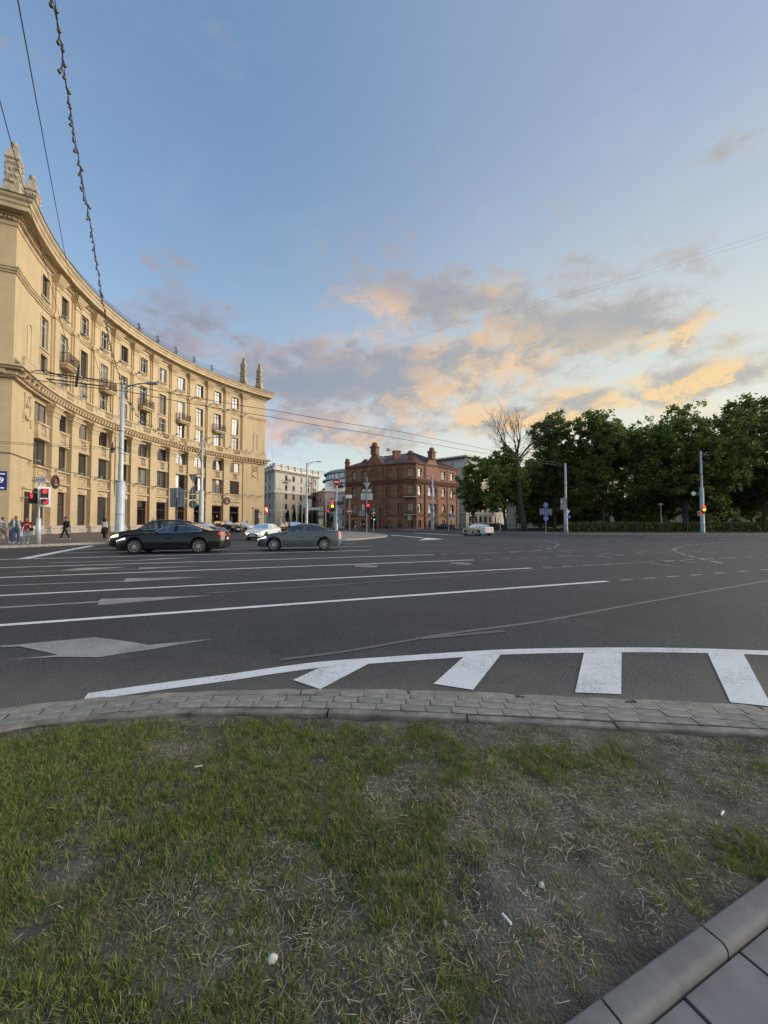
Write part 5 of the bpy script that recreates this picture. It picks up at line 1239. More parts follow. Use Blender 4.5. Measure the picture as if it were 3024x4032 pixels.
for x in (5.5, 17.3):
    bb = H2.part(MB().box(x - 1.2, x + 1.2, -1.1, 0, 15.55, 15.75), 'balcony', 'white_trim', g1, rz); rb = MB(); rb.box(x - 1.2, x + 1.2, -1.1, -1.05, 16.6, 16.68)
    for k in range(13): rb.box(x - 1.2 + k * .19, x - 1.15 + k * .19, -1.1, -1.05, 15.75, 16.6)
    rb.build('railing', 'iron', bb)
H2.part(MB().tube([(0, -.2, .3), (0, -.2, 18.5)], .09, 6), 'drainpipe', 'iron', g1, rz, 19.3); H2.part(MB().tube([(0, -.2, .3), (0, -.2, 18.5)], .09, 6), 'drainpipe', 'iron', g1, rz, 20.3); H2.part(MB().tube([(0, 2, 20), (0, 2, 26)], .06, 5).tube([(-.8, 2, 25.5), (.8, 2, 25.5)], .04, 4), 'aerial', 'galv', g1, rz, 1.0)
RP = [(2.2, 3.9), (5.4, 7.0), (9.0, 10.6)]
H3 = simple_house('pink_house', 'pink rendered house with flat roof between grey house and brick house', [(-27.5, 148), (-21.3, 136), (-13.2, 140)], .1, 13.2, [(.1, 13.2, 'pink_render')], [([5.2, 9.5], .55, RP, ()), ([3.0, 6.0], .55, RP, ())],
    [([(-.1, 12.6), (.3, 12.7), (.6, 13.1), (.6, 13.35), (-.1, 13.4)], 'white_trim'), ([(-.1, 4.6), (.12, 4.6), (.12, 4.8), (-.1, 4.8)], 'white_trim')])
H3.part(MB().tube([(0, -.2, .2), (0, -.2, 12.6)], .1, 6), 'drainpipe', 'iron', (-21.3, 136), 0, .2); H3.part(MB().box(0, 7.5, -.1, .3, 13.3, 14.8), 'parapet', 'white_render', (-21.0, 136.6), .46)
b = MB(); rr_ = random.Random(4)
for k in range(160): c = (rr_.gauss(2, .9), rr_.gauss(.5, .5), rr_.uniform(14.6, 16.4)); b.ball(c, rr_.uniform(.12, .25), 5, 4)
mat('leaf_shrub', (.05, .085, .02), .8, var=.4, scale=3); H3.part(b, 'roof_shrub', 'leaf_shrub', (-18, 138), 0)
H4 = simple_house('white_town_house', 'narrow white town house with balconies beside the brick house', [(-16.8, 128), (-11.2, 124)], .1, 12.0, [(.1, 12.0, 'white_render')], [([1.6, 4.4], .5, [(.8, 2.9), (4.2, 6.2), (7.8, 10.2)], ())], [([(-.1, 11.4), (.35, 11.6), (.4, 12.1), (-.1, 12.1)], 'white_trim')])
L, rz = frame2((-16.8, 128), (-11.2, 124))
for z in (3.6, 7.2):
    bb = H4.part(MB().box(2.6, 6.2, -1.2, 0, z, z + .25), 'balcony', 'white_trim', (-16.8, 128), rz); rb = MB(); rb.box(2.6, 6.2, -1.2, -1.15, z + 1.1, z + 1.18)
    for k in range(15): rb.box(2.6 + k * .25, 2.65 + k * .25, -1.2, -1.15, z + .25, z + 1.1)
    rb.build('railing', 'iron', bb)
# glass office with a round front
ofc = thing('glass_office', 'round fronted blue glass office building far behind the pink house', 'building', (-11, 226, 0)); n = 40
for (z0, z1, r, m, nm) in ((0, 21.0, 24.5, 'office_glass', 'glazing'), (21.0, 21.6, 25.2, 'steel_roof', 'band'), (21.6, 25.6, 23.6, 'office_glass', 'glazing'), (25.6, 26.3, 25.0, 'steel_roof', 'band'), (26.3, 29.3, 22.8, 'office_glass', 'glazing'), (29.3, 29.8, 24.2, 'white_render', 'band')):
    MB().lathe([(r, z0), (r, z1)], n).build(nm, m, ofc)
MB().lathe([(24.4, 29.8), (22, 31.2), (15, 32.6), (.01, 33.0)], n).build('roof', 'steel_roof', ofc)
for k in range(14, 36):
    t_ = 2 * PI * (k + .0) / n; MB().box(-.15, .15, -.2, .2, 0, 21).build('mullion', 'white_render', ofc, (24.6 * math.cos(t_), 24.6 * math.sin(t_), 0), t_); MB().box(-.12, .12, -.15, .15, 26.3, 29.3).build('mullion', 'steel_roof', ofc, (22.9 * math.cos(t_), 22.9 * math.sin(t_), 0), t_)
RC = [(2.0, 4.2), (5.6, 7.8), (9.2, 11.2), (12.4, 14.2)]
H5 = simple_house('cream_public_building', 'tall cream building with wide cornice rising behind the brick house', [(19.1, 143.5), (28.8, 135), (49, 152)], .2, 25.4, [(.2, 25.4, 'cream_render')], [([4.0, 9.0], .6, RC, ()), ([2.5, 5.5, 8.5, 11.5, 14.5, 17.5, 20.5, 23.5], .7, RC, ())],
    [([(-.1, 24.2), (.4, 24.3), (.5, 24.8), (1.5, 25.0), (1.6, 25.5), (-.1, 25.7)], 'white_trim'), ([(-.1, 21.5), (.2, 21.55), (.2, 21.8), (-.1, 21.8)], 'white_trim'), ([(-.05, 21.8), (.06, 21.8), (.06, 24.2), (-.05, 24.2)], 'white_render'), ([(-.1, 4.9), (.2, 4.9), (.2, 5.2), (-.1, 5.2)], 'white_trim')])
for A, B in (((19.1, 143.5), (28.8, 135)), ((28.8, 135), (49, 152))):
    L, rz = frame2(A, B); n = int(L / 1.0)
    for k in range(n): p = rot2((k + .5) * L / n, 0, rz); obj('modillion', shared('mod5', lambda: MB().box(-.2, .2, -1.4, 0, 24.55, 24.95).mesh('modillion', 'iron')), H5.t, H5.rel((A[0] + p[0], A[1] + p[1])), rz)
    for k in range(max(1, int(L / 5))):
        p = rot2(2.5 + k * 5, 0, rz); b = MB(); b.T = Matrix.Rotation(R(90), 4, 'X'); b.lathe([(.6, .06), (.6, .12), (.45, .12), (.45, .06)], 16); b.build('roundel', 'cream_render', H5.t, H5.rel((A[0] + p[0], A[1] + p[1]), 23), rz)
H6 = simple_house('pale_park_building', 'low pale building glimpsed between the park trunks', [(42, 132), (128, 108)], .3, 9.0, [(.3, 9.0, 'tan_render')], [([4 + 4.5 * k for k in range(17)], .8, [(1.5, 3.7), (5.3, 7.5)], ())], [([(-.1, 8.6), (.4, 8.7), (.5, 9.0), (-.1, 9.1)], 'white_trim')])

# ================================================================== trees, hedge, fence
attr_mat('leaf', 0.65, 0.48)
mat('bark', (0.062, 0.052, 0.043), 0.95, var=0.4, scale=5, bump=0.6, bscale=14)
trg = np.random.default_rng(77)
LEAFC = np.array([(0.125, 0.190, 0.042), (0.165, 0.228, 0.054), (0.094, 0.148, 0.038), (0.205, 0.255, 0.066), (0.142, 0.178, 0.058)])
def leaf_mesh(name, c, size, up=0.25, colors=LEAFC, csel=None):
    """one leaf-clump quad (bent diamond) at each centre"""
    n = len(c); a = trg.normal(size=(n, 3)); a[:, 2] *= 0.75; a /= np.linalg.norm(a, axis=1)[:, None]
    b = trg.normal(size=(n, 3)); b -= a * (a * b).sum(1)[:, None]; b /= np.linalg.norm(b, axis=1)[:, None]; nn = np.cross(a, b)
    s = size * trg.uniform(.6, 1.35, n)[:, None]; w = s * trg.uniform(.45, .75, n)[:, None]
    V = np.stack([c - a * s, c - b * w + nn * s * .15, c + a * s * 1.1, c + b * w + nn * s * .15], 1)
    me = bpy.data.meshes.new(name); me.vertices.add(n * 4); me.vertices.foreach_set('co', V.ravel())
    idx = (np.arange(n) * 4)[:, None]; tri = np.concatenate([idx + np.array([0, 1, 2]), idx + np.array([0, 2, 3])], 1).reshape(-1, 3)
    me.loops.add(tri.size); me.loops.foreach_set('vertex_index', tri.ravel().astype(np.int32)); me.polygons.add(len(tri))
    me.polygons.foreach_set('loop_start', (np.arange(len(tri)) * 3).astype(np.int32)); me.update(calc_edges=True)
    ci = csel if csel is not None else trg.integers(0, len(colors), n)
    col_ = np.ones((n, 4, 4)); col_[:, :, :3] = (np.array(colors)[ci] * trg.uniform(.7, 1.3, (n, 1)))[:, None, :]
    me.color_attributes.new('Col', 'FLOAT_COLOR', 'POINT').data.foreach_set('color', col_.ravel()); me.materials.append(M['leaf'])
    return me
def limb(p0, p1, n=5, bow=.08, g=trg):
    p0, p1 = np.array(p0), np.array(p1); L = np.linalg.norm(p1 - p0); k = g.normal(size=3) * L * min(bow, .06); k[2] = abs(k[2]) * .5
    return [tuple(p0 + (p1 - p0) * t + k * math.sin(PI * t)) for t in np.linspace(0, 1, n)]
def tree(label, x, y, h, rx, bottom, nleaf=9000, lean=(0, 0), lobes=16, leaf=.25, seed=0, ry=None, group='leafy trees in the park', trunk_r=.32, fork=.32, gaps=.5, name='park_tree', z0=.25, fresh=1.0):
    g = np.random.default_rng(seed); t = thing(name, label, 'tree', (x, y, z0), 0, group); rx *= 1.16; ry = ry or rx; nleaf = int(nleaf * 2.1); leaf = min(leaf, .27); lobes = int(lobes * 1.35)
    top = h; cz = (bottom + top) / 2; rz = (top - bottom) / 2
    L = []                                                # lobes inside the crown volume
    for k in range(lobes):
        d = g.normal(size=3); d /= np.linalg.norm(d); rr = g.uniform(.45, .95)
        taper = 1.0 if d[2] < 0 else 1 - .25 * d[2]
        L.append((np.array([lean[0] + d[0] * rr * rx * taper, lean[1] + d[1] * rr * ry * taper, cz + d[2] * rr * rz]), g.uniform(.30, .46) * rx))
    L.append((np.array([lean[0] + g.normal() * .2 * rx, lean[1], top - rz * .30]), .34 * rx)); L.append((np.array([lean[0], lean[1], cz]), .45 * rx))
    b = MB(); f = fork * h; fx, fy = lean[0] * .35, lean[1] * .35
    b.tube([(0, 0, -.3), (.0, 0, .4), (fx * .4, fy * .4, f * .5), (fx, fy, f), (fx * 1.6, fy * 1.6, f + .25 * (h - f)), (lean[0], lean[1], h * .86)], [trunk_r * 1.35, trunk_r, trunk_r * .85, trunk_r * .72, trunk_r * .5, .05], 9)
    for c, r in L:
        s = g.uniform(.55, 1.15) * f; s = min(max(s, f * .6), c[2] - .3); st = (fx * s / f, fy * s / f, s)
        P = limb(st, c, 6, .10, g); b.tube(P, list(np.linspace(trunk_r * .33, .03, 6)), 5)
        for q in range(4):
            e = c + g.normal(size=3) * r * .8; b.tube(limb(P[3], e, 4, .1, g), [.06, .045, .03, .015], 4)
    b.build('trunk', 'bark', t, smooth=True)
    cs = []; per = nleaf // len(L)
    for c, r in L:
        m = int(per * g.uniform(.7, 1.3)); sub = g.normal(size=(max(8, m // 34), 3)); sub /= np.linalg.norm(sub, axis=1)[:, None]      # sprays on the lobe
        rad = r * np.cbrt(g.uniform(.25, 1.15, len(sub))); sc_ = c + sub * rad[:, None] * np.array([1.1, 1.1, .95])
        i = g.integers(0, len(sub), m); cs.append(sc_[i] + g.normal(size=(m, 3)) * np.array([.46, .46, .36]) * (.34 + .14 * r))
    cs = np.concatenate(cs); keep = cs[:, 2] > bottom * .75; cs = cs[keep]
    obj('crown', leaf_mesh('crown', cs, leaf, colors=LEAFC * fresh), t); return t
tree('slim young tree in front of the cream building, left edge of the park', *at(1862, 2063, 76).to_tuple()[:2], 13.6, 3.0, 2.6, 4800, lobes=12, seed=1, trunk_r=.2, leaf=.22, fork=.25, fresh=1.3)
tree('low bushy tree left of the bare tree', *at(1992, 2063, 70).to_tuple()[:2], 14.4, 4.0, 2.6, 7500, lean=(-1.4, 0), lobes=14, seed=2, trunk_r=.28, fresh=1.3)
tree('tall tree right behind the bare tree, highest of its neighbours', *at(2185, 2063, 74).to_tuple()[:2], 23.6, 4.6, 4.5, 9500, lobes=17, seed=3)
tree('broad dark tree left of the round headed park lamp', *at(2375, 2063, 70).to_tuple()[:2], 21.2, 6.0, 3.6, 11500, lobes=20, seed=4)
tree('great broad tree behind the pole with the red and amber light', *at(2700, 2063, 63).to_tuple()[:2], 21.4, 7.0, 3.4, 13500, lobes=24, seed=5, trunk_r=.42)
tree('big tree cut by the right edge of the photograph', *at(3010, 2063, 61).to_tuple()[:2], 21.6, 6.4, 3.0, 12500, lobes=22, seed=6)
tree('tree standing just outside the right edge', *at(3420, 2063, 60).to_tuple()[:2], 19, 6.0, 3.4, 8000, lobes=16, seed=7)
tree('shaded tree deeper in the park between the two broadest trees', *at(2530, 2063, 84).to_tuple()[:2], 19.5, 6.0, 3.0, 8000, lobes=16, seed=8, leaf=.3)
tree('shaded tree deeper in the park behind the lane arrow signs', *at(2130, 2063, 88).to_tuple()[:2], 16.5, 6.0, 2.2, 8500, lobes=18, seed=9, leaf=.3)
tree('shaded tree deeper in the park behind the concrete pole with the notice box', *at(2280, 2063, 92).to_tuple()[:2], 18, 6.0, 2.5, 8000, lobes=16, seed=10, leaf=.3)
tree('shaded tree deeper in the park near the right edge', *at(2860, 2063, 86).to_tuple()[:2], 19.5, 6.5, 3.0, 8000, lobes=16, seed=12, leaf=.3)
tree('understorey tree in shade left of the traffic light pole', *at(2610, 2063, 72).to_tuple()[:2], 10, 4.5, 2.2, 5500, lobes=12, seed=13, trunk_r=.2)
tree('understorey tree in shade below the tall tree', *at(2070, 2063, 80).to_tuple()[:2], 11.5, 4.5, 2.0, 6000, lobes=13, seed=14, trunk_r=.2)
tree('understorey tree at the right edge, low and wide', *at(2960, 2063, 68).to_tuple()[:2], 9.5, 4.2, 2.4, 4500, lobes=11, seed=15, trunk_r=.2)
for k, (u, D, lab) in enumerate(((2160, 78, 'left of the notice box pole'), (2320, 80, 'right of the notice box pole'), (2440, 76, 'below the broad dark tree'), (2560, 88, 'behind the thin white park lamp'), (2790, 78, 'right of the amber traffic light'), (3060, 80, 'outside the right edge'))):
    tree('low shaded shrub tree ' + lab, *at(u, 2063, D).to_tuple()[:2], 7.5, 5.0, .6, 3600, lobes=9, seed=30 + k, trunk_r=.14, leaf=.34, group='shrub trees under the park canopy', name='shrub_tree')
# the bare tree
def bare_tree(x, y):
    g = random.Random(21); t = thing('bare_tree', 'tall leafless tree with spreading twigs against the orange sky', 'tree', (x, y, .25)); b = MB(); tw = []
    def grow(p, d, L, r, lev):
        n = 4; pts = [p]; q = p; dd = d.copy()
        for k in range(n):
            dd = (dd + Vector((g.gauss(0, .10), g.gauss(0, .10), g.gauss(.03, .05)))).normalized(); q = q + dd * (L / n); pts.append(q)
        e = r * .60; b.tube(pts, [r + (e - r) * k / n for k in range(n + 1)], 7 if lev < 2 else 4 if lev < 4 else 3, False); tw.append(pts[-1])
        if lev >= 6: return
        m = (3, 3, 3, 3, 3, 2)[lev]
        for k in range(m):
            sp = (.42, .55, .55, .6, .65, .7)[lev]; f = g.uniform(.45, 1.0) if k else 1.0
            a = Vector((g.gauss(0, 1), g.gauss(0, 1), g.gauss(0, .5))); a = (a - dd * a.dot(dd)).normalized()
            nd = (dd + a * g.uniform(.5, 1.1) * sp + Vector((0, 0, .10))).normalized(); s = pts[min(n, max(1, int(f * n)))]
            grow(s, nd, L * g.uniform(.60, .80), max(.012, e * g.uniform(.62, .85)), lev + 1)
    b.tube([(0, 0, -.3), (-.15, 0, 1), (-.8, 0, 5.5), (-1.1, 0, 9.5), (-1.25, 0, 13)], [.62, .5, .43, .37, .32], 10)
    S = Vector((-1.25, 0, 13))
    for d, L, r in (((-.75, .1, 1.0), 3.6, .21), ((.05, .1, 1.2), 3.7, .22), ((.62, -.1, 1.0), 3.6, .2), ((-.25, -.3, 1.1), 3.2, .16), ((-1.0, -.1, .7), 3.2, .15), ((.9, .2, .75), 3.0, .13)):
        grow(S - Vector((0, 0, g.uniform(0, 1.5))), Vector(d).normalized(), L, r, 1)
    b.build('trunk_and_branches', 'bark', t, smooth=True)
    c = np.array([(-1.2 + trg.normal() * 1.6, trg.normal() * 1.6, trg.uniform(9.5, 15.5)) for _ in range(420)]); obj('sparse_leaves', leaf_mesh('sparse_leaves', c, .14), t)
bare_tree(*at(2066, 2063, 66).to_tuple()[:2])
for k, (u, h_) in enumerate(((1133, 4.6), (1158, 5.0), (1183, 4.8), (1196, 3.6), (1217, 4.4), (1240, 4.9), (1291, 5.3))):
    p = at(u, 2063, 96 + (k % 3)); t = thing('thuja', ('clipped conifer nearest the ochre building' if k == 0 else 'clipped conifer second from the ochre building' if k == 1 else 'clipped conifer third from the ochre building' if k == 2 else 'shortest clipped conifer left of the third lamp post' if k == 3 else 'clipped conifer right of the third lamp post' if k == 4 else 'tall clipped conifer left of the lime plate' if k == 5 else 'tallest clipped conifer left of the no entry sign pole'), 'conifer', (p.x, p.y, .1), 0, 'row of clipped conifers')
    n = 900; z = trg.random(n) ** .8 * h_; r = .75 * (1 - z / h_) ** .8 + .05; a = trg.uniform(0, 2 * PI, n); q = np.sqrt(trg.uniform(.4, 1, n))
    obj('foliage', leaf_mesh('foliage', np.stack([r * q * np.cos(a), r * q * np.sin(a), z + .2], 1), .16, colors=np.array([(.018, .034, .012), (.026, .045, .016), (.014, .026, .010)])), t); MB().tube([(0, 0, -.1), (0, 0, h_ * .8)], [.08, .03], 6).build('trunk', 'bark', t)
n = 9000; hx = trg.uniform(30, 80, n); hy = 64 - (hx - 30) * .09 + trg.normal(0, .9, n); hz = .2 + trg.random(n) * 1.5
o = stuff(obj('hedge', leaf_mesh('hedge', np.stack([hx, hy, hz], 1), .2))); tag(o, 'low dark hedge behind the park fence', 'hedge')
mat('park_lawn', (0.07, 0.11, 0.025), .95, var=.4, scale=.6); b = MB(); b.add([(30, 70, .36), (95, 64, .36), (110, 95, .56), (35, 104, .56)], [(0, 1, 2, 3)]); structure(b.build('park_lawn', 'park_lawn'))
# cast-iron fence along the park pavement
fence = thing('park_fence', 'long dark cast iron fence along the park pavement', 'fence', (FP[8].x, FP[8].y, .15)); fo = Vector(fence.location)
FQ = spline(fp, 30); acc = 0; samples = [FQ[0]]
for a, c in zip(FQ, FQ[1:]):
    acc += (c - a).length
    if acc >= .31: samples.append(c); acc = 0
samples = samples[4:292]; bar_me = MB().tube([(0, 0, .05), (0, 0, 1.2)], .014, 4).tube([(0, 0, .3), (.09, 0, .62), (0, 0, .95)], .014, 4, False).tube([(0, 0, .3), (-.09, 0, .62), (0, 0, .95)], .014, 4, False).frustum(-.03, .03, -.03, .03, 1.2, -.003, .003, -.003, .003, 1.34).mesh('bar', 'iron')
post_me = MB().box(-.09, .09, -.09, .09, -.1, 1.38).frustum(-.12, .12, -.12, .12, 1.38, -.03, .03, -.03, .03, 1.52).mesh('post', 'iron')
for i, p in enumerate(samples[:-1]):
    d = samples[i + 1] - p; rz = math.atan2(d.y, d.x)
    obj('post' if i % 9 == 0 else 'bar', post_me if i % 9 == 0 else bar_me, fence, (p.x - fo.x, p.y - fo.y, 0), rz)
for i in range(0, len(samples) - 9, 9):
    for z in (.22, 1.08): MB().tube([(p.x - fo.x, p.y - fo.y, z) for p in samples[i:i + 10]], .025, 4).build('rail', 'iron', fence)
MB().sweep([(p.x - fo.x, p.y - fo.y) for p in samples[::3]], [(-.12, -.1), (-.12, .06), (.12, .06), (.12, -.1)]).build('base', 'kerb_stone', fence)

# ================================================================== lamp posts, signs, lights, wires
def lamp_post(label, u, Y, ztop, rl, ru, zs, arm=1.6, adir=1, z0=.13, group='street lamp posts', name='lamp_post', wires=False, droop=.0):
    p = at(u, 2063, Y); t = thing(name, label, 'lamp post', (p.x, p.y, z0), 0, group); h = ztop - z0
    MB().lathe([(rl * 1.25, -.1), (rl * 1.25, .12), (rl, .2), (rl * .95, zs - .05), (ru * 1.15, zs + .05), (ru, zs + .2), (ru * .82, h)], 16).build('mast', 'pole_grey', t, smooth=True)
    for z in (zs * .45, zs * .99, zs + 2.0, zs + 3.6):
        if z < h: MB().lathe([(ru * 1.25 if z > zs else rl * 1.05, z), (ru * 1.25 if z > zs else rl * 1.05, z + .06)], 16).build('band', 'galv', t)
    if arm:
        b = MB(); b.tube([(0, 0, h - .35), (adir * arm * .3, 0, h - .05), (adir * arm * .7, 0, h + .1), (adir * arm, 0, h + .12)], .05, 7).tube([(0, 0, h - .9), (adir * arm * .2, 0, h - .45), (adir * arm * .55, 0, h)], .03, 6); b.build('arm', 'galv', t, smooth=True)
        b = MB(); x = adir * arm; b.frustum(min(x, x + adir * .8), max(x, x + adir * .8), -.13, .13, h + .06, min(x, x + adir * .7), max(x, x + adir * .7), -.08, .08, h + .2); b.build('lantern', 'sign_back', t)
    return t
lampA = lamp_post('thick grey lamp post behind the black sedan, nearest of all', 472, 27.2, 11.35, .30, .155, 4.3, 1.7)
MB().tube([(-.35, -.12, 3.2), (-.38, -.14, 8.0)], .018, 5).tube([(-.28, -.18, 3.5), (-.30, -.2, 7.4)], .014, 5).build('cables', 'wire', lampA); MB().box(-.12, .12, -.28, -.16, .9, 1.3).build('hatch', 'galv', lampA)
lampB = lamp_post('grey lamp post beside the stack of grey sign backs', 792, 46, 11.75, .29, .16, 5.2, 1.7, z0=.2)
lampC = lamp_post('grey lamp post behind the grey sedan on the island', 1207, 64, 11.7, .26, .15, 4.6, 1.6, z0=.1)
lamp_post('slim far lamp post in front of the grey apartment house', 1106, 92, 9.9, .14, .08, 3.0, 1.7, -1)
lamp_post('grey lamp post in front of the brick house corner', 1703, 84, 11.9, .36, .2, 5.0, 1.5, -1)
lampF = lamp_post('concrete trolley pole with a notice box before the park', 2229, 58, 10.6, .26, .16, 3.6, 0, group='trolley poles', name='trolley_pole')
lampG = lamp_post('concrete trolley pole carrying the red and amber light', 2766, 56, 12.1, .28, .17, 6.6, 0, group='trolley poles', name='trolley_pole')
for u, D, zt, lab in ((2604, 62, 4.6, 'thin white park lamp left of the amber traffic light'), (1969, 64, 3.9, 'thin white park lamp beside the taxi')):
    p = at(u, 2063, D); t = thing('park_lamp', lab, 'lamp post', (p.x, p.y, .15), 0, 'white park lamps'); MB().tube([(0, 0, -.1), (0, 0, zt - .4)], [.07, .05], 8).build('mast', 'pole_grey', t); MB().lathe([(.08, zt - .4), (.3, zt - .25), (.32, zt - .1), (.12, zt), (.01, zt + .03)], 12).build('lantern', 'white_render', t)
def sign_pole(label, u, Y, ztop, r=.035, z0=.13, rz=0.0, m='galv', group=None, name='sign_pole', cat='sign'):
    p = at(u, 2063, Y); t = thing(name, label, cat, (p.x, p.y, z0), rz, group); MB().tube([(0, 0, -.1), (0, 0, ztop - z0)], r, 8).build('pole', m, t); t['z0'] = z0; return t
def zat(v, Y, u=1512): return at(u, v, Y).z
def plate(t, x, z, w, h, m, y=-.05, name='plate', th=.02, border=None, bt=.03):
    z -= t.location.z; o = MB().box(x - w / 2, x + w / 2, y - th, y, z - h / 2, z + h / 2).build(name, m, t)
    if border:
        b = MB(); Y = y - th
        b.box(x - w / 2, x + w / 2, Y - .006, Y - .001, z + h / 2 - bt, z + h / 2).box(x - w / 2, x + w / 2, Y - .006, Y - .001, z - h / 2, z - h / 2 + bt).box(x - w / 2, x - w / 2 + bt, Y - .006, Y - .001, z - h / 2 + bt, z + h / 2 - bt).box(x + w / 2 - bt, x + w / 2, Y - .006, Y - .001, z - h / 2 + bt, z + h / 2 - bt)
        b.build('border', border, o)
    return o
def poly_plate(t, pts, m, y=-.05, name='plate', th=.02):
    zz = t.location.z; return MB().prism([(p[0], p[1] - zz) for p in pts], y - th, y).build(name, m, t)
def disc_plate(t, x, z, r, m, y=-.05, name='plate', th=.02, parent=None):
    return MB().disc((x, z - t.location.z), r, y - th, y, 28).build(name, m, parent or t)
def arrow(t, x, z0, z1, w, y, m='sign_white', parent=None, up=True):
    zz = t.location.z; a, c = z0 - zz, z1 - zz; hd = (c - a) * .32
    if up: pts = [(x - w * .28, a), (x + w * .28, a), (x + w * .28, c - hd), (x + w, c - hd), (x, c), (x - w, c - hd), (x - w * .28, c - hd)]
    else: pts = [(x - w * .28, c), (x - w * .28, a + hd), (x - w, a + hd), (x, a), (x + w, a + hd), (x + w * .28, a + hd), (x + w * .28, c)]
    return MB().prism(pts, y - .006, y).build('arrow', m, parent or t)
def back_bars(t, zs, w, y=-.09, parent=None):
    b = MB(); zz = t.location.z
    for z in zs: b.box(-w / 2, w / 2, y - .03, y, z - zz - .02, z - zz + .02).box(-.06, .06, y - .05, y - .03, z - zz - .05, z - zz + .05)
    b.build('bracket', 'sign_black', parent or t)
# --- grey sign backs on the left
Y = 39.0; t = sign_pole('large grey sheet metal sign seen from behind, left of the stacked signs', 695, Y, zat(1917, Y), .05, .15)
plate(t, 0, zat(1960, Y), 1.47, 1.9, 'sign_back', .08, th=.03, border='sign_black', bt=.025); back_bars(t, [zat(v, Y) for v in (1923, 1943, 1961, 1980)], .5, .03); MB().tube([(0, -.03, 0), (0, -.03, zat(1960, Y) - .15)], .05, 8).build('post', 'iron', t)
Y = 41.0; t = sign_pole('stack of grey sign backs, two triangles, a square and a disc', 756, Y, zat(1866, Y), .03, .15)
k = Y / 1514 * .1326; zc = lambda y: zat(1850 + y * .1326, Y)
poly_plate(t, [(-.46, zc(130)), (0, zc(400)), (.46, zc(120))][::1], 'sign_back', .08); poly_plate(t, [(-.45, zc(715)), (.45, zc(705)), (0, zc(440))], 'sign_back', .08); plate(t, 0, zc(805), .78, .5, 'sign_back', .08); disc_plate(t, 0, zc(1025), .43, 'sign_back', .08)
back_bars(t, [zc(v) for v in (160, 285, 555, 690, 755, 850, 965, 1100)], .34, .05)
# --- traffic lights
def light_unit(t, x, z, lamps, w=.36, y=-.12, rz=0.0, plate_m='white_paint', border=.14, lens_r=.12, dx=0.0, name='signal_head'):
    """a signal head: housing > lenses and visors, over a white-edged back board. lamps from the top: material or None"""
    n = len(lamps); hh = .34 * n; zz = z - t.location.z
    o = obj(name, MB().box(-w / 2, w / 2, -.1, .1, -hh / 2, hh / 2).mesh(name, 'black_plastic'), t, (x, y, zz), rz)
    if plate_m: MB().box(-w / 2 - border, w / 2 + border, .1, .12, -hh / 2 - border, hh / 2 + border).build('back_board', plate_m, o)
    for i, m in enumerate(lamps):
        zc_ = hh / 2 - .17 - .34 * i
        MB().disc((0, zc_), lens_r, -.118, -.1, 18).build('lens', m or 'sign_black', o)
        b = MB(); b.tube([(lens_r * 1.12 * math.cos(a), -.19, zc_ + lens_r * 1.12 * math.sin(a)) for a in np.linspace(-.3, PI + .3, 12)], .012, 4); b.tube([(lens_r * 1.12 * math.cos(a), -.13, zc_ + lens_r * 1.12 * math.sin(a)) for a in np.linspace(-.3, PI + .3, 12)], .02, 4); b.build('visor', 'black_plastic', o)
    return o
Y = 25.0; t = sign_pole('traffic light pole with STOP plate and red pedestrian light by the waiting people', 152, Y, 4.15, .055, .14, m='pole_grey', name='traffic_light', cat='traffic light')
MB().lathe([(.15, -.1), (.15, .9), (.13, 1.62), (.07, 1.66)], 14).build('pole_foot', 'pole_grey', t, smooth=True)
plate(t, .12, 4.27, .76, .38, 'sign_white', -.08, 'stop_plate', .02, 'sign_black', .018); obj('lettering', text_mesh('STOP', .25, 'lettering', 'sign_black', .003, .0), t, (.12, -.108, 4.27 - t.location.z))
def walker(parent, y, m, s=1.0):
    b = MB(); b.ball((0, y, .085 * s), .028 * s, 8, 6).box(-.035 * s, .035 * s, y - .01, y, -.02 * s, .055 * s).box(-.034 * s, -.008 * s, y - .01, y, -.1 * s, -.02 * s).box(.008 * s, .034 * s, y - .01, y, -.1 * s, -.02 * s).box(-.06 * s, -.04 * s, y - .01, y, -.03 * s, .05 * s).box(.04 * s, .06 * s, y - .01, y, -.03 * s, .05 * s)
    return b.build('standing_figure', m, parent, (0, 0, .17))
o = light_unit(t, -.35, 3.08, [None, None], .44, -.05, -.05, None, lens_r=.14); walker(o, -.125, 'lamp_red', 1.5); MB().tube([(0, .1, 0), (.35, .1, 0)], .03, 6).build('bracket', 'galv', o)
o = light_unit(t, .34, 3.2, ['lamp_red', None, None], .36, 0, R(48)); MB().tube([(-.1, .13, .2), (-.35, .3, .2)], .03, 6).build('bracket', 'galv', o)
o = light_unit(t, .62, 2.86, [None], .34, -.28, R(48), 'white_paint', .06); MB().tube([(.10 * math.cos(a), -.125, .10 * math.sin(a)) for a in np.linspace(-2.6, 1.3, 12)], .02, 5).build('lit_arrow', 'lamp_red', o)
Y = 38.0; t = sign_pole('traffic light with round no entry sign above, red and amber lit, on the island', 1325, Y, 6.1, .075, .125, m='pole_grey', name='traffic_light', cat='traffic light'); z_ = lambda v: zat(v, Y)
MB().lathe([(.14, -.05), (.14, 1.35), (.08, 1.4)], 14).build('pole_foot', 'pole_grey', t)
d = disc_plate(t, 0, z_(1898), .39, 'sign_white', -.08, 'no_entry_plate'); disc_plate(t, 0, z_(1898), .365, 'sign_red', -.105, 'red_disc', .004, t); plate(t, 0, z_(1898), .5, .13, 'sign_white', -.112, 'white_bar', .004)
o = light_unit(t, -.36, z_(1993), ['lamp_red', 'lamp_amber', None], .36, 0, R(-14), lens_r=.145); o2 = light_unit(t, -.72, z_(2011), [None], .34, -.02, R(-14), 'white_paint', .05)
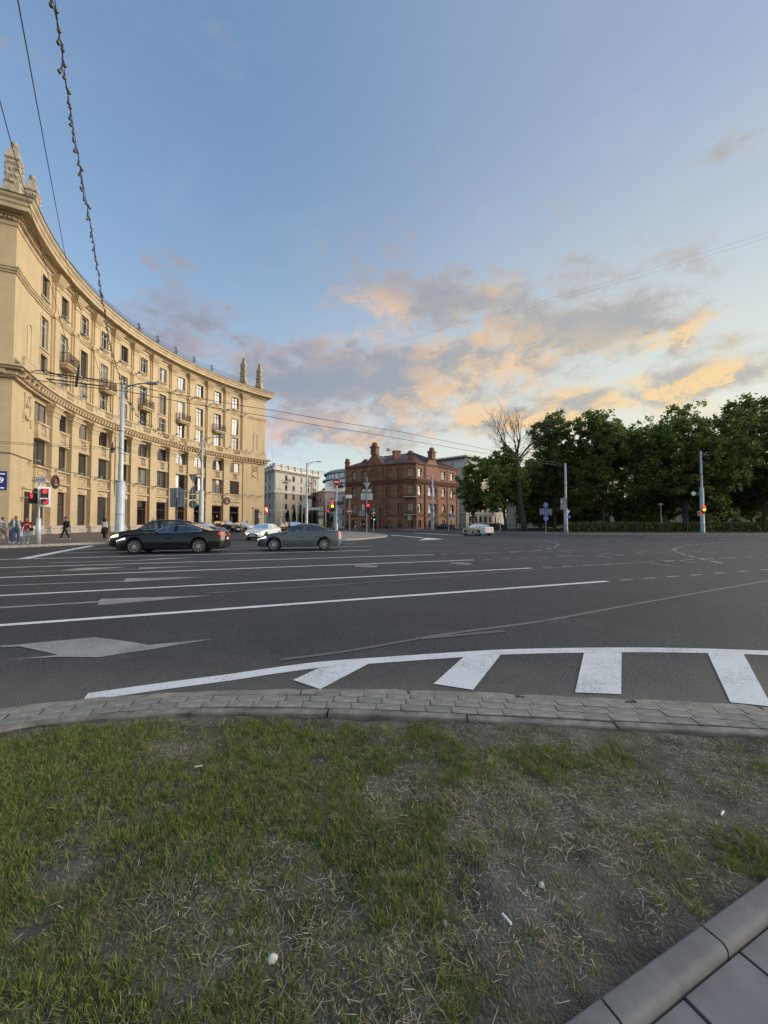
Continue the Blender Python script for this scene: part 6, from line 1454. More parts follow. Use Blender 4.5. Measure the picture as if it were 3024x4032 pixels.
MB().tube([(.10 * math.cos(a), -.125, .10 * math.sin(a)) for a in np.linspace(1.8, 5.6, 12)], .02, 5).build('lit_arrow', 'lamp_red', o2)
b = MB(); b.box(.12, .3, -.1, .1, z_(1990) - .125, z_(1974) - .125).box(.36, .54, -.1, .1, z_(1990) - .125, z_(1974) - .125); b.build('small_heads', 'black_plastic', t); MB().box(-.02, .02, -.38, .38, z_(1958) - .125, z_(1915) - .125).build('side_sign', 'sign_back', t)
Y = 60.0; t = sign_pole('smaller no entry sign under a white panel, before the brick house', 1376, Y, 6.0, .05, .13); disc_plate(t, 0, zat(2013, Y), .42, 'sign_white', -.08, 'no_entry_plate'); disc_plate(t, 0, zat(2013, Y), .39, 'sign_red', -.105, 'red_disc', .004); plate(t, 0, zat(2013, Y), .54, .13, 'sign_white', -.112, 'white_bar', .004)
plate(t, -.1, zat(1955, Y), 1.0, .55, 'sign_white', -.08, 'panel', .03, 'galv', .03); plate(t, -.1, zat(1955, Y), .03, .5, 'galv', -.12, 'divider', .01)
Y = 44.4; z_ = lambda v: zat(v, Y); t = sign_pole('leaning island pole with inverted triangle back, plates and a red light', 1444, Y, z_(1880), .045, .125, name='traffic_light', cat='traffic light')
poly_plate(t, [(-.42, z_(1900)), (0, z_(1923)), (.42, z_(1900))], 'sign_back_pale', .08); plate(t, 0, z_(1932), 1.02, .34, 'sign_back_pale', .08); plate(t, 0, z_(1955), 1.36, .72, 'sign_back_pale', .08, border='white_paint', bt=.04); back_bars(t, [z_(v) for v in (1905, 1930, 1936, 1950, 1962)], .3, .04)
light_unit(t, .17, z_(2002), ['lamp_red', None, None], .36, -.05, 0, None, lens_r=.15); plate(t, -.42, z_(1998), .3, .7, 'sign_back_pale', .05); plate(t, -.55, z_(2022), .75, .55, 'sign_back', .06)
Y = 75.0; z_ = lambda v: zat(v, Y); t = sign_pole('slim white pole with blue sign and green pedestrian light before the porch', 1471, Y, z_(2003), .06, .13, m='white_paint', name='traffic_light', cat='traffic light')
plate(t, 0, z_(2010.5), .55, .68, 'sign_navy', -.08, 'blue_plate', .02, 'sign_white', .03); arrow(t, 0, z_(2015), z_(2006), .1, -.104); plate(t, .02, z_(2020), .62, .3, 'sign_white', -.08)
light_unit(t, .14, z_(2042), [None, 'lamp_green'], .36, -.05, 0, None); light_unit(t, -.3, z_(2040), ['lamp_red'], .3, -.02, R(-50), None, lens_r=.1)
# --- crossing signs, parking signs and boards by the brick house
def crossing(t, z, s):
    o = plate(t, 0, z, s, s * 1.15, 'sign_lime', -.08, 'reflective_plate'); plate(t, 0, z, s * .68, s * .8, 'sign_blue' if False else 'crossing_green', -.104, 'dark_plate', .006); zz = z - t.location.z; MB().prism([(-s * .26, zz - s * .3), (s * .26, zz - s * .3), (0, zz + s * .32)], -.118, -.112).build('triangle', 'sign_white', t)
    b = MB(); b.ball((.02 * s, -.125, zz + .12 * s), .05 * s, 8, 6).box(-.04 * s, .05 * s, -.128, -.12, zz - .1 * s, zz + .08 * s).prism([(-.12 * s, zz - .27 * s), (-.06 * s, zz - .27 * s), (.03 * s, zz - .1 * s), (-.03 * s, zz - .1 * s)], -.128, -.12).prism([(.1 * s, zz - .27 * s), (.16 * s, zz - .27 * s), (.05 * s, zz - .1 * s), (0, zz - .1 * s)], -.128, -.12); b.build('walking_figure', 'sign_black', t)
mat('crossing_green', (.02, .09, .07), .5); mat('sign_lime_bright', (.72, .80, .42), .5); M['sign_lime'].node_tree.nodes['Principled BSDF'].inputs['Base Color'].default_value = (.66, .72, .34, 1)
Y = 91; t = sign_pole('pedestrian crossing sign in front of the brick house corner door', 1613, Y, zat(2032, Y), .04, .13, group='pedestrian crossing signs'); crossing(t, zat(2038.5, Y), .82)
Y = 82.5; t = sign_pole('pedestrian crossing sign beside the lamp post at the brick house', 1713, Y, zat(2036, Y), .04, .13, group='pedestrian crossing signs'); crossing(t, zat(2043.5, Y), .78)
t = sign_pole('dark blue sign with white arrow on the lamp post by the brick house', 1700, 83.2, zat(2004, 83), .02, .13); plate(t, 0, zat(2010, 83), .55, .7, 'sign_navy', -.3, 'blue_plate', .02, 'sign_white', .03); arrow(t, 0, zat(2016, 83), zat(2005, 83), .16, -.33)
Y = 74; t = sign_pole('orange yellow information board on a thin pole near the brick house', 1752, Y, zat(2009, Y), .035, .14); plate(t, 0, zat(2023.5, Y), 1.0, 1.5, 'sign_yellow', -.06, 'board', .03); plate(t, .02, zat(2024, Y), .32, .42, 'sign_back_pale', -.1, 'pictogram', .01)
for q in (2012.5, 2015.5, 2018): plate(t, 0, zat(q, Y), .62, .05, 'sign_black', -.1, 'text_line', .006)
t = sign_pole('white pole with round grey sign back right of the yellow board', 1767, 73, zat(2022, 73), .06, .14, m='white_paint'); disc_plate(t, 0, zat(2027, 73), .33, 'sign_back', .06)
Y = 72; t = sign_pole('blue parking sign with white and lime plates below', 1783, Y, zat(2022, Y), .035, .14); plate(t, 0, zat(2030.5, Y), .6, .62, 'sign_blue', -.06, 'parking_plate', .02, 'sign_white', .02); obj('letter', text_mesh('P', .5, 'letter', 'sign_white', .004, .01), t, (0, -.09, zat(2030.5, Y) - .14)); plate(t, 0, zat(2038, Y), .48, .18, 'sign_white', -.06); plate(t, 0, zat(2045.5, Y), .48, .22, 'sign_white', -.06); plate(t, .02, zat(2058, Y), .42, .75, 'sign_lime', -.06)
Y = 86; t = sign_pole('two grey plates over a lime plate on a pole left of the no entry sign', 1263, Y, zat(1994, Y), .04, .1); plate(t, 0, zat(2003, Y), 1.0, .95, 'sign_back_pale', .05); plate(t, 0, zat(2023, Y), 1.0, .7, 'sign_back_pale', .05); back_bars(t, [zat(v, Y) for v in (2000, 2006, 2019, 2026)], .3, .03); plate(t, 0, zat(2055, Y), .85, 1.35, 'sign_lime', -.05)
Y = 70; t = sign_pole('grey direction board seen from behind beside the island lamp post', 1211, Y, zat(1960, Y), .04, .1); plate(t, -.1, zat(1982, Y), 1.6, 1.6, 'sign_back_pale', .05); plate(t, .9, zat(2003, Y), 2.2, .5, 'sign_back_pale', .05)
for u, D, lab in ((1167, 88, 'thin white pole in front of the conifers, left one'), (1189, 88, 'thin white pole in front of the conifers, right one'), (1283, 86, 'thin pale pole right of the lime plate')):
    sign_pole(lab, u, D, 6.2, .05, .1, m='white_paint', name='flag_pole', cat='pole', group='thin poles before the conifers')
# red led board at the corner
Y = 84; t = sign_pole('red and yellow light emitting display board at the corner of the ochre building', 1044, Y, 3.6, .12, .13, name='display_board', cat='display'); o = plate(t, 0, zat(2009, Y), 1.25, 1.35, 'led_dark', -.13, 'screen', .1); zz = zat(2009, Y)
for x, z, w, h_, m in ((-.38, .32, .22, .3, 'lamp_head'), (-.42, -.12, .25, .3, 'lamp_head'), (-.2, .08, .14, .2, 'lamp_red'), (.34, .18, .14, .62, 'lamp_head_warm'), (.16, .2, .12, .3, 'lamp_head_warm'), (.44, -.1, .1, .5, 'lamp_head_warm'), (-.4, -.48, .3, .2, 'lamp_red'), (.4, -.48, .28, .2, 'lamp_red'), (0, .55, 1.1, .1, 'lamp_red')): plate(t, x, zz + z, w, h_, m, -.235, 'lit_segment', .01)
# --- park side signs
Y = 52; z_ = lambda v: zat(v, Y); t = sign_pole('blue direction signs with lane arrows on a thin pole at the park kerb', 2149, Y, z_(1978), .035, .14)
for v in (1989, 2041.5):
    disc_plate(t, 0, z_(v), .335, 'sign_white', -.06, 'rim'); disc_plate(t, 0, z_(v), .322, 'sign_blue', -.082, 'blue_disc', .006)
arrow(t, 0, z_(1997), z_(1982), .07, -.092); zz = z_(2042) - .14; MB().tube([(-.19, -.1, zz - .1), (-.12, -.1, zz + .06), (0, -.1, zz + .1), (.12, -.1, zz + .06), (.19, -.1, zz - .1)], .028, 6).build('arrow', 'sign_white', t)
plate(t, 0, z_(2015.5), 1.62, .83, 'sign_navy', -.06, 'lane_plate', .02, 'sign_white', .018)
for k in range(5): arrow(t, -.62 + .31 * k, z_(2024) , z_(2007), .05, -.092, up=k > 2)
for k in range(1, 5): plate(t, -.775 + .31 * k, z_(2015.5), .018, .7, 'sign_back_pale', -.084, 'divider', .004)
t = sign_pole('grey notice box on the concrete pole before the park', 2221, 57.4, zat(1962, 57.4), .03, .13); plate(t, -.05, zat(1984, 57.4), .95, 1.7, 'sign_back', -.06, 'box', .06); plate(t, -.42, zat(1976, 57.4), .16, .3, 'white_paint', -.125, 'lamp', .05)
for q in (1973, 1985): plate(t, -.05, zat(q, 57.4), .95, .05, 'sign_black', -.125, 'strap', .01)
poly_plate(t, [(.4, zat(2010, 57.4)), (.62, zat(2022, 57.4)), (.84, zat(2010, 57.4))], 'sign_white', -.2, 'give_way_plate'); disc_plate(t, .66, zat(2035, 57.4), .27, 'sign_blue', -.2, 'blue_disc'); arrow(t, .66, zat(2040, 57.4), zat(2030, 57.4), .08, -.225); MB().box(.1, .7, -.2, -.16, zat(2016, 57.4) - .13, zat(2015, 57.4) - .13).build('bracket', 'galv', t)
p = at(2766, 2063, 55.6); t = thing('traffic_light', 'brightly lit red and amber traffic light on the concrete pole at right', 'traffic light', (p.x, p.y, 1.6)); light_unit(t, .05, zat(2007, 55.6), ['lamp_red', 'lamp_amber', None], .4, -.2, 0, 'white_paint', .08, .23)
o = light_unit(t, -.42, zat(2021, 55.6), [None], .36, -.2, 0, 'white_paint', .12, .14); MB().box(-.14, .12, -.125, -.118, -.04, .04).box(-.14, -.06, -.125, -.118, -.09, .09).build('lit_arrow', 'lamp_red', o); MB().box(-.6, .1, -.06, 0, zat(2030, 55.6) - 1.6, zat(2028, 55.6) - 1.6).build('bracket', 'white_paint', t)
MB().tube([(-.1, 0, zat(1941, 55.6) - 1.6), (-1.1, 0, zat(1941, 55.6) - 1.6)], .03, 6).tube([(-.1, 0, zat(1946, 55.6) - 1.6), (-1.1, 0, zat(1946, 55.6) - 1.6)], .03, 6).build('arm', 'galv', t); MB().disc((-1.2, zat(1943, 55.6) - 1.6), .32, -.05, .05, 16).build('side_disc', 'sign_back_pale', t)
# --- overhead wires and garlands
def wire(label, pts, r=.014, sag=0.0, n=24, name='overhead_wire', group='overhead wires', m='wire'):
    P = [Vector(p) for p in pts]; out = []
    for a, c in zip(P, P[1:]):
        for k in range(n): t_ = k / n; q = a.lerp(c, t_); q.z -= sag * 4 * t_ * (1 - t_); out.append(q)
    out.append(P[-1]); o = MB().tube(out, r, 5).build(name, m); return tag(o, label, 'wire', group)
TA = Vector(lampA.location); topA = TA + Vector((0, 0, 11.05))
F1 = Vector((lampF.location.x, lampF.location.y, 10.4)); A1 = at(0, 1445, 16.0); d_ = (A1 - at(300, 1480, 20)).normalized()
wire('upper trolley wire from the left edge across to the park pole', [at(-700, 1360, 10.5), at(0, 1446, 16), at(485, 1513, 19.3), at(1100, 1620, 25.3), at(1578, 1700, 33.5), (F1.x, F1.y, F1.z)], .018, .05)
wire('lower trolley wire from the left edge across to the park pole', [at(-700, 1394, 10.2), at(0, 1474, 15.6), at(497, 1541, 19), at(1100, 1647, 24.8), at(1423, 1701, 29.5), (F1.x + .5, F1.y - .6, F1.z - .5)], .018, .05)
wire('steep span wire at the left descending to the nearest lamp post', [at(-30, -600, 4.6), at(70, 0, 5.4), at(265, 1050, 15.5), TA + Vector((0, 0, 7.0))], .009, .03)
wire('span wire at far left descending over the roof corner', [at(-120, -100, 5.6), at(0, 400, 7.2), at(118, 822, 11.5), at(300, 1480, 19.6)], .009, .04)
wire('upper one of two low wires in front of the curved building', [at(-300, 1722, 18), at(0, 1738, 20), at(430, 1762, 26), (lampB.location.x, lampB.location.y, 9.4)], .012, .03); wire('lower one of two low wires in front of the curved building', [at(-300, 1727, 18), at(0, 1744, 20), at(430, 1770, 26), (lampB.location.x, lampB.location.y, 9.1)], .012, .03)
wire('thin high wire crossing the clouds at right, upper one', [at(3400, 812, 12.8), at(3024, 915, 14), at(2100, 1195, 19), at(1275, 1412, 25)], .002, .05); wire('thin high wire crossing the clouds at right, lower one', [at(3400, 832, 12.8), at(3024, 935, 14), at(2100, 1208, 19), at(1275, 1418, 25)], .002, .05)
wire('wire from the far end of the ochre building toward the brick house, upper one', [at(1000, 1815, 78), at(1290, 1860, 78), at(1700, 1888, 84)], .025, .2); wire('wire from the far end of the ochre building toward the brick house, lower one', [at(1000, 1826, 78), at(1290, 1866, 78), at(1700, 1905, 84)], .025, .2)
c = at(300, 1490, 19.4); t = thing('wire_crossing', 'black trolley wire crossing with long insulator bars over the road', 'trolley fitting', tuple(c))
w1 = (at(485, 1513, 19.3) - at(0, 1446, 16)).normalized()
for off, zz in ((.0, .08), (.0, -.22)): MB().tube([tuple(w1 * -1.15 + Vector((0, 0, zz))), tuple(w1 * 1.15 + Vector((0, 0, zz)))], .035, 6).build('insulator_bar', 'wire', t)
MB().tube([(0, 0, -.45), (.05, 0, 0), (.1, 0, .35), (.14, 0, .75)], [.05, .07, .06, .03], 6).build('hanger', 'wire', t); MB().tube([tuple(w1 * -1.7 + Vector((0, 0, .05))), tuple(w1 * -1.2 + Vector((0, 0, .2))), tuple(w1 * -.3 + Vector((0, 0, -.1)))], .022, 5).build('bow', 'wire', t)
c = at(443, 1768, 26); t = thing('wire_hanger', 'black insulator hanger beside the nearest lamp post', 'trolley fitting', tuple(c)); MB().tube([(0, 0, -.25), (0, 0, .5)], [.1, .03], 7).ball((0, 0, 0), (.14, .1, .12), 8, 6).tube([(0, 0, 0), (.25, 0, .15), (.5, 0, .1), (.7, 0, -.05)], .02, 5).build('insulator', 'wire', t)
def garland(label, pts, n, bulb_r, drop, seed, r=.012):
    g = random.Random(seed); P = [Vector(p) for p in pts]; Ls = [0]
    for a, c in zip(P, P[1:]): Ls.append(Ls[-1] + (c - a).length)
    def pos(s):
        for i in range(len(P) - 1):
            if s <= Ls[i + 1]: return P[i].lerp(P[i + 1], (s - Ls[i]) / (Ls[i + 1] - Ls[i]))
        return P[-1]
    t = thing('light_garland', label, 'garland', tuple(P[0])); O = P[0]
    MB().tube([tuple(pos(Ls[-1] * k / 60) - O) for k in range(61)], r * .6, 4).build('support_wire', 'wire', t)
    cab = []; sub = n // 4
    for k in range(n + 1):
        q = pos(Ls[-1] * k / n) - O; dz = drop * abs(math.sin(PI * k / 3.0)) + g.uniform(0, .03); cab.append(q + Vector((g.uniform(-.03, .03), g.uniform(-.03, .03), -dz)))
    MB().tube([tuple(c) for c in cab], r, 4).build('cable', 'wire', t)
    bm_ = shared(('bulb', bulb_r), lambda: MB().lathe([(bulb_r * .5, .0), (bulb_r * .55, -.07)], 7).mesh('socket', 'wire')); gm = shared(('globe', bulb_r), lambda: MB().ball((0, 0, -.07 - bulb_r * .8), bulb_r, 8, 6).mesh('globe', 'bulb', True))
    for k, c in enumerate(cab[1:]):
        s = obj('bulb', bm_, t, tuple(c)); s.rotation_euler = (g.uniform(-.5, .5), g.uniform(-.5, .5), 0); obj('globe', gm, s)
    return t
garland('string of bulbs hanging from overhead to the nearest lamp post', [at(190, -420, 5.2), at(215, 0, 6.9), at(262, 340, 8.6), at(312, 640, 10.8), at(360, 900, 13.6), at(398, 1150, 17.2), at(438, 1370, 22), tuple(topA)], 96, .042, .10, 5)
garland('string of bulbs from the nearest lamp post to the second lamp post', [tuple(topA), at(530, 1610, 31), at(620, 1690, 36), at(700, 1735, 41), (lampB.location.x, lampB.location.y, 10.3)], 44, .06, .3, 6, .016)

# ================================================================== cars
mat('tyre', (0.012, 0.012, 0.012), 0.85); mat('rim_alloy', (0.50, 0.51, 0.52), 0.35, 0.8); mat('rim_dark', (0.10, .10, .11), .4, .6); mat('chrome', (.75, .76, .78), .12, 1.0); mat('under', (.008, .008, .008), .9); mat('seat_cloth', (.03, .03, .032), .9)
mat('plate_white', (.62, .64, .66), .5); mat('lens_clear', (.45, .47, .5), .1, .3); mat('lens_red', (.16, .006, .008), .15); mat('taxi_yellow', (.72, .50, .05), .35, coat=.6); mat('taxi_dark', (.03, .02, .015), .4)
def paint_mat(n, c, metal=.0): return mat(n, c, .45, metal, coat=.8, spec=.2)
paint_mat('car_black', (.003, .003, .005)); paint_mat('car_grey', (.080, .102, .114), .3); paint_mat('car_white', (.66, .68, .70)); paint_mat('car_blue', (.012, .045, .20), .2); paint_mat('car_navy', (.02, .05, .13), .2); paint_mat('car_charcoal', (.014, .015, .017))
def lerp_fn(pts):
    xs = np.array([p[0] for p in pts], float); ys = np.array([p[1] for p in pts], float); d = np.diff(ys) / np.diff(xs); m = np.zeros(len(xs))
    m[0], m[-1] = d[0], d[-1]
    for i in range(1, len(xs) - 1): m[i] = 0 if d[i - 1] * d[i] <= 0 else 2 * d[i - 1] * d[i] / (d[i - 1] + d[i])
    def f(x):
        i = int(np.clip(np.searchsorted(xs, x) - 1, 0, len(xs) - 2)); h = xs[i + 1] - xs[i]; t = min(1, max(0, (x - xs[i]) / h))
        return (2 * t**3 - 3 * t**2 + 1) * ys[i] + (t**3 - 2 * t**2 + t) * h * m[i] + (-2 * t**3 + 3 * t**2) * ys[i + 1] + (t**3 - t**2) * h * m[i + 1]
    return f
SHAPES = {  # x from nose (0) to tail (1); z in metres
 'coupe_sedan': dict(L=4.87, W=1.84, wb=2.83, fo=.90, wr=.345, belt=[(0, .66), (.03, .72), (.10, .84), (.27, .96), (.34, .985), (.6, 1.02), (.85, 1.07), (.96, 1.08), (1, 1.02)], top=[(0, .66), (.03, .74), (.12, .89), (.28, 1.02), (.33, 1.07), (.44, 1.36), (.53, 1.445), (.62, 1.44), (.72, 1.35), (.84, 1.16), (.88, 1.12), (.97, 1.11), (1, 1.04)], ws=(.30, .455), rw=(.70, .865), side=(.335, .80), pil=(.535, .565)),
 'sedan': dict(L=4.48, W=1.75, wb=2.65, fo=.86, wr=.325, belt=[(0, .62), (.03, .72), (.12, .86), (.26, .95), (.34, .97), (.6, 1.0), (.85, 1.03), (.96, 1.03), (1, .95)], top=[(0, .64), (.03, .76), (.13, .90), (.27, 1.0), (.31, 1.04), (.43, 1.38), (.52, 1.46), (.63, 1.455), (.74, 1.36), (.85, 1.14), (.89, 1.10), (.97, 1.08), (1, .98)], ws=(.285, .44), rw=(.71, .87), side=(.315, .79), pil=(.535, .57)),
 'suv': dict(L=4.45, W=1.84, wb=2.66, fo=.88, wr=.36, belt=[(0, .75), (.03, .85), (.12, .99), (.25, 1.08), (.34, 1.10), (.6, 1.13), (.9, 1.18), (1, 1.1)], top=[(0, .76), (.03, .88), (.12, 1.03), (.25, 1.13), (.29, 1.17), (.41, 1.55), (.52, 1.66), (.72, 1.66), (.86, 1.58), (.94, 1.28), (.98, 1.14), (1, 1.05)], ws=(.265, .43), rw=(.85, .955), side=(.30, .86), pil=(.51, .545)),
 'hatch': dict(L=4.0, W=1.70, wb=2.55, fo=.80, wr=.31, belt=[(0, .62), (.03, .72), (.12, .86), (.25, .95), (.34, .97), (.6, 1.0), (.9, 1.03), (1, .97)], top=[(0, .63), (.03, .75), (.13, .91), (.25, 1.0), (.29, 1.04), (.42, 1.38), (.53, 1.47), (.72, 1.46), (.86, 1.36), (.95, 1.1), (.98, 1.0), (1, .95)], ws=(.265, .43), rw=(.84, .95), side=(.30, .85), pil=(.53, .56)),
}
SPOKE = {}
def wheel_meshes(r, spokes):
    key = (round(r, 3), spokes)
    if key in SPOKE: return SPOKE[key]
    b = MB(); b.T = Matrix.Rotation(R(90), 4, 'X'); w = .11
    b.lathe([(r * .68, -w), (r * .90, -w), (r * .97, -w * .8), (r, -w * .4), (r, w * .4), (r * .97, w * .8), (r * .90, w), (r * .68, w), (r * .68, -w)], 28, cap=False); tyre = b.mesh('tyre', 'tyre', True)
    b = MB(); b.T = Matrix.Rotation(R(90), 4, 'X'); b.lathe([(r * .69, .09), (r * .70, .112), (r * .665, .112), (r * .655, .06)], 28, cap=False); b.lathe([(r * .14, .075), (r * .13, .105), (.001, .11)], 14)
    for k in range(spokes):
        a = 2 * PI * k / spokes; b.T = Matrix.Rotation(R(90), 4, 'X') @ Matrix.Rotation(a, 4, 'Z'); b.frustum(r * .10, r * .66, -r * .062, r * .062, .06, r * .12, r * .65, -r * .045, r * .045, .105)
    rim = b.mesh('rim', 'rim_alloy')
    b = MB(); b.T = Matrix.Rotation(R(90), 4, 'X'); b.lathe([(r * .67, .0), (r * .67, .005), (.001, .006)], 24); disc = b.mesh('brake_disc', 'under')
    SPOKE[key] = (tyre, rim, disc); return SPOKE[key]
def car(label, shape, paintm, loc, heading, group='cars on the square', name='parked_car', scale=1.0, lights='on', spokes=10, tails=True, chrome=False, head_m='lamp_head'):
    """loc: ground centre; heading: direction the nose points"""
    S = SHAPES[shape]; L, Wd = S['L'], S['W']; t = thing(name, label, 'car', loc, math.atan2(heading[1], heading[0]), group); t.scale = (scale,) * 3
    belt, top = lerp_fn(S['belt']), lerp_fn(S['top']); xw = [S['fo'], S['fo'] + S['wb']]; wr = S['wr']; ra = wr + .055; sill = .20
    xs = set(np.linspace(0, L, 60).round(3)); 
    for c in xw: xs |= set((c + ra * np.cos(np.linspace(0, PI, 15))).round(3)); xs |= {round(c - ra - .01, 3), round(c + ra + .01, 3)}
    for q in (*S['ws'], *S['rw'], *S['side'], *S['pil']): xs.add(round(q * L, 3))
    xs = sorted(x for x in xs if 0 <= x <= L)
    planw = lerp_fn([(0, .60), (.02, .74), (.07, .90), (.16, .985), (.3, 1.0), (.7, 1.0), (.86, .975), (.95, .90), (.985, .78), (1, .66)])
    rings = []
    for x in xs:
        f = x / L; w = Wd / 2 * planw(f); zb = sill + (.10 if f < .03 or f > .97 else 0) + (.05 * (1 - f / .03) if f < .03 else 0)
        for c in xw:
            if abs(x - c) < ra: zb = max(zb, wr + math.sqrt(max(0, ra * ra - (x - c) ** 2)) )
        bz, tz = belt(f), top(f); cab = max(0.0, min(1.0, (tz - bz - .06) / .32))
        wr_ = w * (1 - .06) - cab * .20 * Wd / 1.8                     # roof rail half width
        pts = [(0, zb), (w * .80, zb), (w * .965, zb + .03), (w * 1.0, max(zb + .06, .42)), (w * .995, max(zb + .10, .62 if bz > .72 else bz - .08)), (w * .965, max(zb + .14, bz - .06)), (w * .93, bz),
               (wr_ + .02, max(bz + .015, tz - .07 - .02 * cab)), (wr_ - .05, max(bz + .02, tz - .025)), (w * .35, tz - .004), (0, tz)]
        rings.append(pts)
    n = len(rings[0]); X_ = lambda x: L / 2 - x
    groups = {}
    def put(nm, quad): groups.setdefault(nm, []).append(quad)
    seam = S['pil']
    for i in range(len(xs) - 1):
        f = (xs[i] + xs[i + 1]) / 2 / L
        for j in range(n - 1):
            nm = 'body'
            if j == 6 and S['side'][0] < f < S['side'][1] and not (seam[0] < f < seam[1]) and top(f) - belt(f) > .10: nm = 'front_side' if f < seam[0] else 'rear_side'
            if j in (8, 9) and S['ws'][0] < f < S['ws'][1]: nm = 'windscreen'
            if j in (8, 9) and S['rw'][0] < f < S['rw'][1]: nm = 'rear_window'
            if j == 0: nm = 'under'
            a, b_, c, d = rings[i][j], rings[i][j + 1], rings[i + 1][j + 1], rings[i + 1][j]
            for s in (1, -1):
                put((nm, s if nm.endswith('side') else 0), [(X_(xs[i]), s * a[0], a[1]), (X_(xs[i]), s * b_[0], b_[1]), (X_(xs[i + 1]), s * c[0], c[1]), (X_(xs[i + 1]), s * d[0], d[1])][::s])
    def weld(quads):
        idx = {}; vs = []; fs = []
        for q in quads:
            ids = []
            for p in q:
                k = (round(p[0], 4), round(p[1], 4), round(p[2], 4))
                if k not in idx: idx[k] = len(vs); vs.append(p)
                if idx[k] not in ids: ids.append(idx[k])
            if len(ids) > 2: fs.append(tuple(ids))
        return vs, fs
    for (nm, s), q in groups.items():
        b = MB(); b.add(*weld(q))
        if nm == 'body':
            for e in (0, len(xs) - 1): ring = [(X_(xs[e]), y, z) for y, z in rings[e]] + [(X_(xs[e]), -y, z) for y, z in rings[e][::-1]]; b.add(ring, [tuple(range(len(ring)))])
        o = b.build({'front_side': 'front_window', 'rear_side': 'rear_side_window'}.get(nm, {'under': 'underbody'}.get(nm, nm)), {'body': paintm, 'under': 'under'}.get(nm, 'car_glass'), t, smooth=True)
        if nm == 'body':
            try: o.data.set_sharp_from_angle(angle=R(38))
            except Exception: pass
    def ringat(f): i = int(np.argmin(np.abs(np.array(xs) - f * L))); return xs[i], rings[i]
    def surf(f, j, k=0.0, s=1, off=.006):                        # a point on the flank
        x, r_ = ringat(f); a, b_ = r_[j], r_[j + 1]; return (X_(x), s * (a[0] + (b_[0] - a[0]) * k + off), a[1] + (b_[1] - a[1]) * k)
    # interior: seats and floor so that light passes through the cabin believably
    b = MB(); b.box(X_(.80 * L), X_(.34 * L), -Wd * .40, Wd * .40, .25, .62)
    for s in (-1, 1): b.box(X_(.58 * L), X_(.55 * L), s * .42 - .22, s * .42 + .22, .6, 1.08).ball((X_(.575 * L), s * .42, 1.17), (.06, .12, .09), 8, 6)
    b.box(X_(.745 * L), X_(.715 * L), -.62, .62, .6, 1.02).box(X_(.37 * L), X_(.325 * L), -.7, .7, .6, .95); b.build('interior', 'seat_cloth', t)
    ty, rim, dsc = wheel_meshes(wr, spokes)
    for c in xw:
        for s in (1, -1):
            wl = obj('wheel', None, t, (X_(c), s * (Wd / 2 - .125), wr)); wl.rotation_euler = (0, random.Random(c).uniform(0, 1), PI if s > 0 else 0)
            obj('tyre', ty, wl); obj('rim', rim, wl); obj('brake_disc', dsc, wl)
    b = MB()
    for s in (1, -1):
        for c in xw: b.add([(X_(c) + ra * math.cos(a), s * yy, wr + ra * math.sin(a)) for yy in (.4, Wd / 2 - .05) for a in np.linspace(0, PI, 12)], [(k, k + 1, k + 13, k + 12) for k in range(11)])
    b.build('wheel_arches', 'under', t)
    for s in (1, -1):
        b = MB(); 
        for f in (seam[0] + .015, S['side'][0] + .015 if shape != 'x' else 0, min(S['side'][1] - .02, .78)):
            b.tube([surf(f, 2, .8, s, .001), surf(f, 3, .5, s, .001), surf(f, 4, .5, s, .001), surf(f, 5, 1, s, .001)], .006, 4)
        b.tube([surf(f, 2, .6, s, .001) for f in np.linspace(.30, .70, 9)], .006, 4); b.build('door_seams', 'under', t)
        for f in (seam[0] - .035, .715 if shape != 'suv' else .74): p = surf(f, 4, .35, s, .0); MB().box(p[0] - .10, p[0] + .10, min(p[1] - .02 * s, p[1] + .035 * s), max(p[1] - .02 * s, p[1] + .035 * s), p[2] - .02, p[2] + .02).build('door_handle', paintm, t)
        p = surf(S['side'][0] + .03, 5, 1.0, s, .0); MB().ball((p[0] - .02, p[1] + s * .10, p[2] + .07), (.07, .11, .075), 10, 7).tube([(p[0], p[1] - .02 * s, p[2] + .01), (p[0], p[1] + .08 * s, p[2] + .05)], .02, 5).build('wing_mirror', paintm, t, smooth=True)
        lowest = [surf(f, 6, .02, s, .004) for f in np.linspace(S['side'][0] + .005, S['side'][1] - .01, 14)]
        MB().tube(lowest, .014, 4).build('window_trim', 'chrome', t)
        if chrome: MB().tube([surf(f, 6, .97, s, .006) for f in np.linspace(S['side'][0] + .02, S['side'][1] - .012, 18)] + [lowest[-1]], .018, 4).build('window_trim', 'chrome', t)
        # lamps follow the corner of the body
        def patch(f0, f1, j, k0, k1, off=.012, n_=7):
            lo = [surf(f, j, k0, s, off) for f in np.linspace(f0, f1, n_)]; hi = [surf(f, j, k1, s, off) for f in np.linspace(f0, f1, n_)]
            b = MB(); b.add(lo + hi, [(k, k + 1, k + 1 + n_, k + n_) for k in range(n_ - 1)]); return b
        patch(.012, .10, 4, .45, .95).build('headlight', head_m if lights == 'on' else 'lens_clear', t)
        patch(.955, .988, 4, .70, 1.0).build('tail_light', 'lamp_tail' if tails else 'lens_red', t)
    zf = rings[0]; w0 = rings[0][3][0]
    MB().box(L / 2 - .02, L / 2 + .012, -w0 * .8, w0 * .8, .40, .60).build('grille', 'black_plastic', t); MB().box(L / 2 - .03, L / 2 + .03, -w0, w0, .24, .34).build('front_lip', 'black_plastic', t)
    MB().box(-L / 2 - .014, -L / 2 + .02, -.46, -.0, .62, .74).box(-L / 2 - .014, -L / 2 + .02, .0, .46, .62, .74).build('rear_plate_recess', paintm, t)
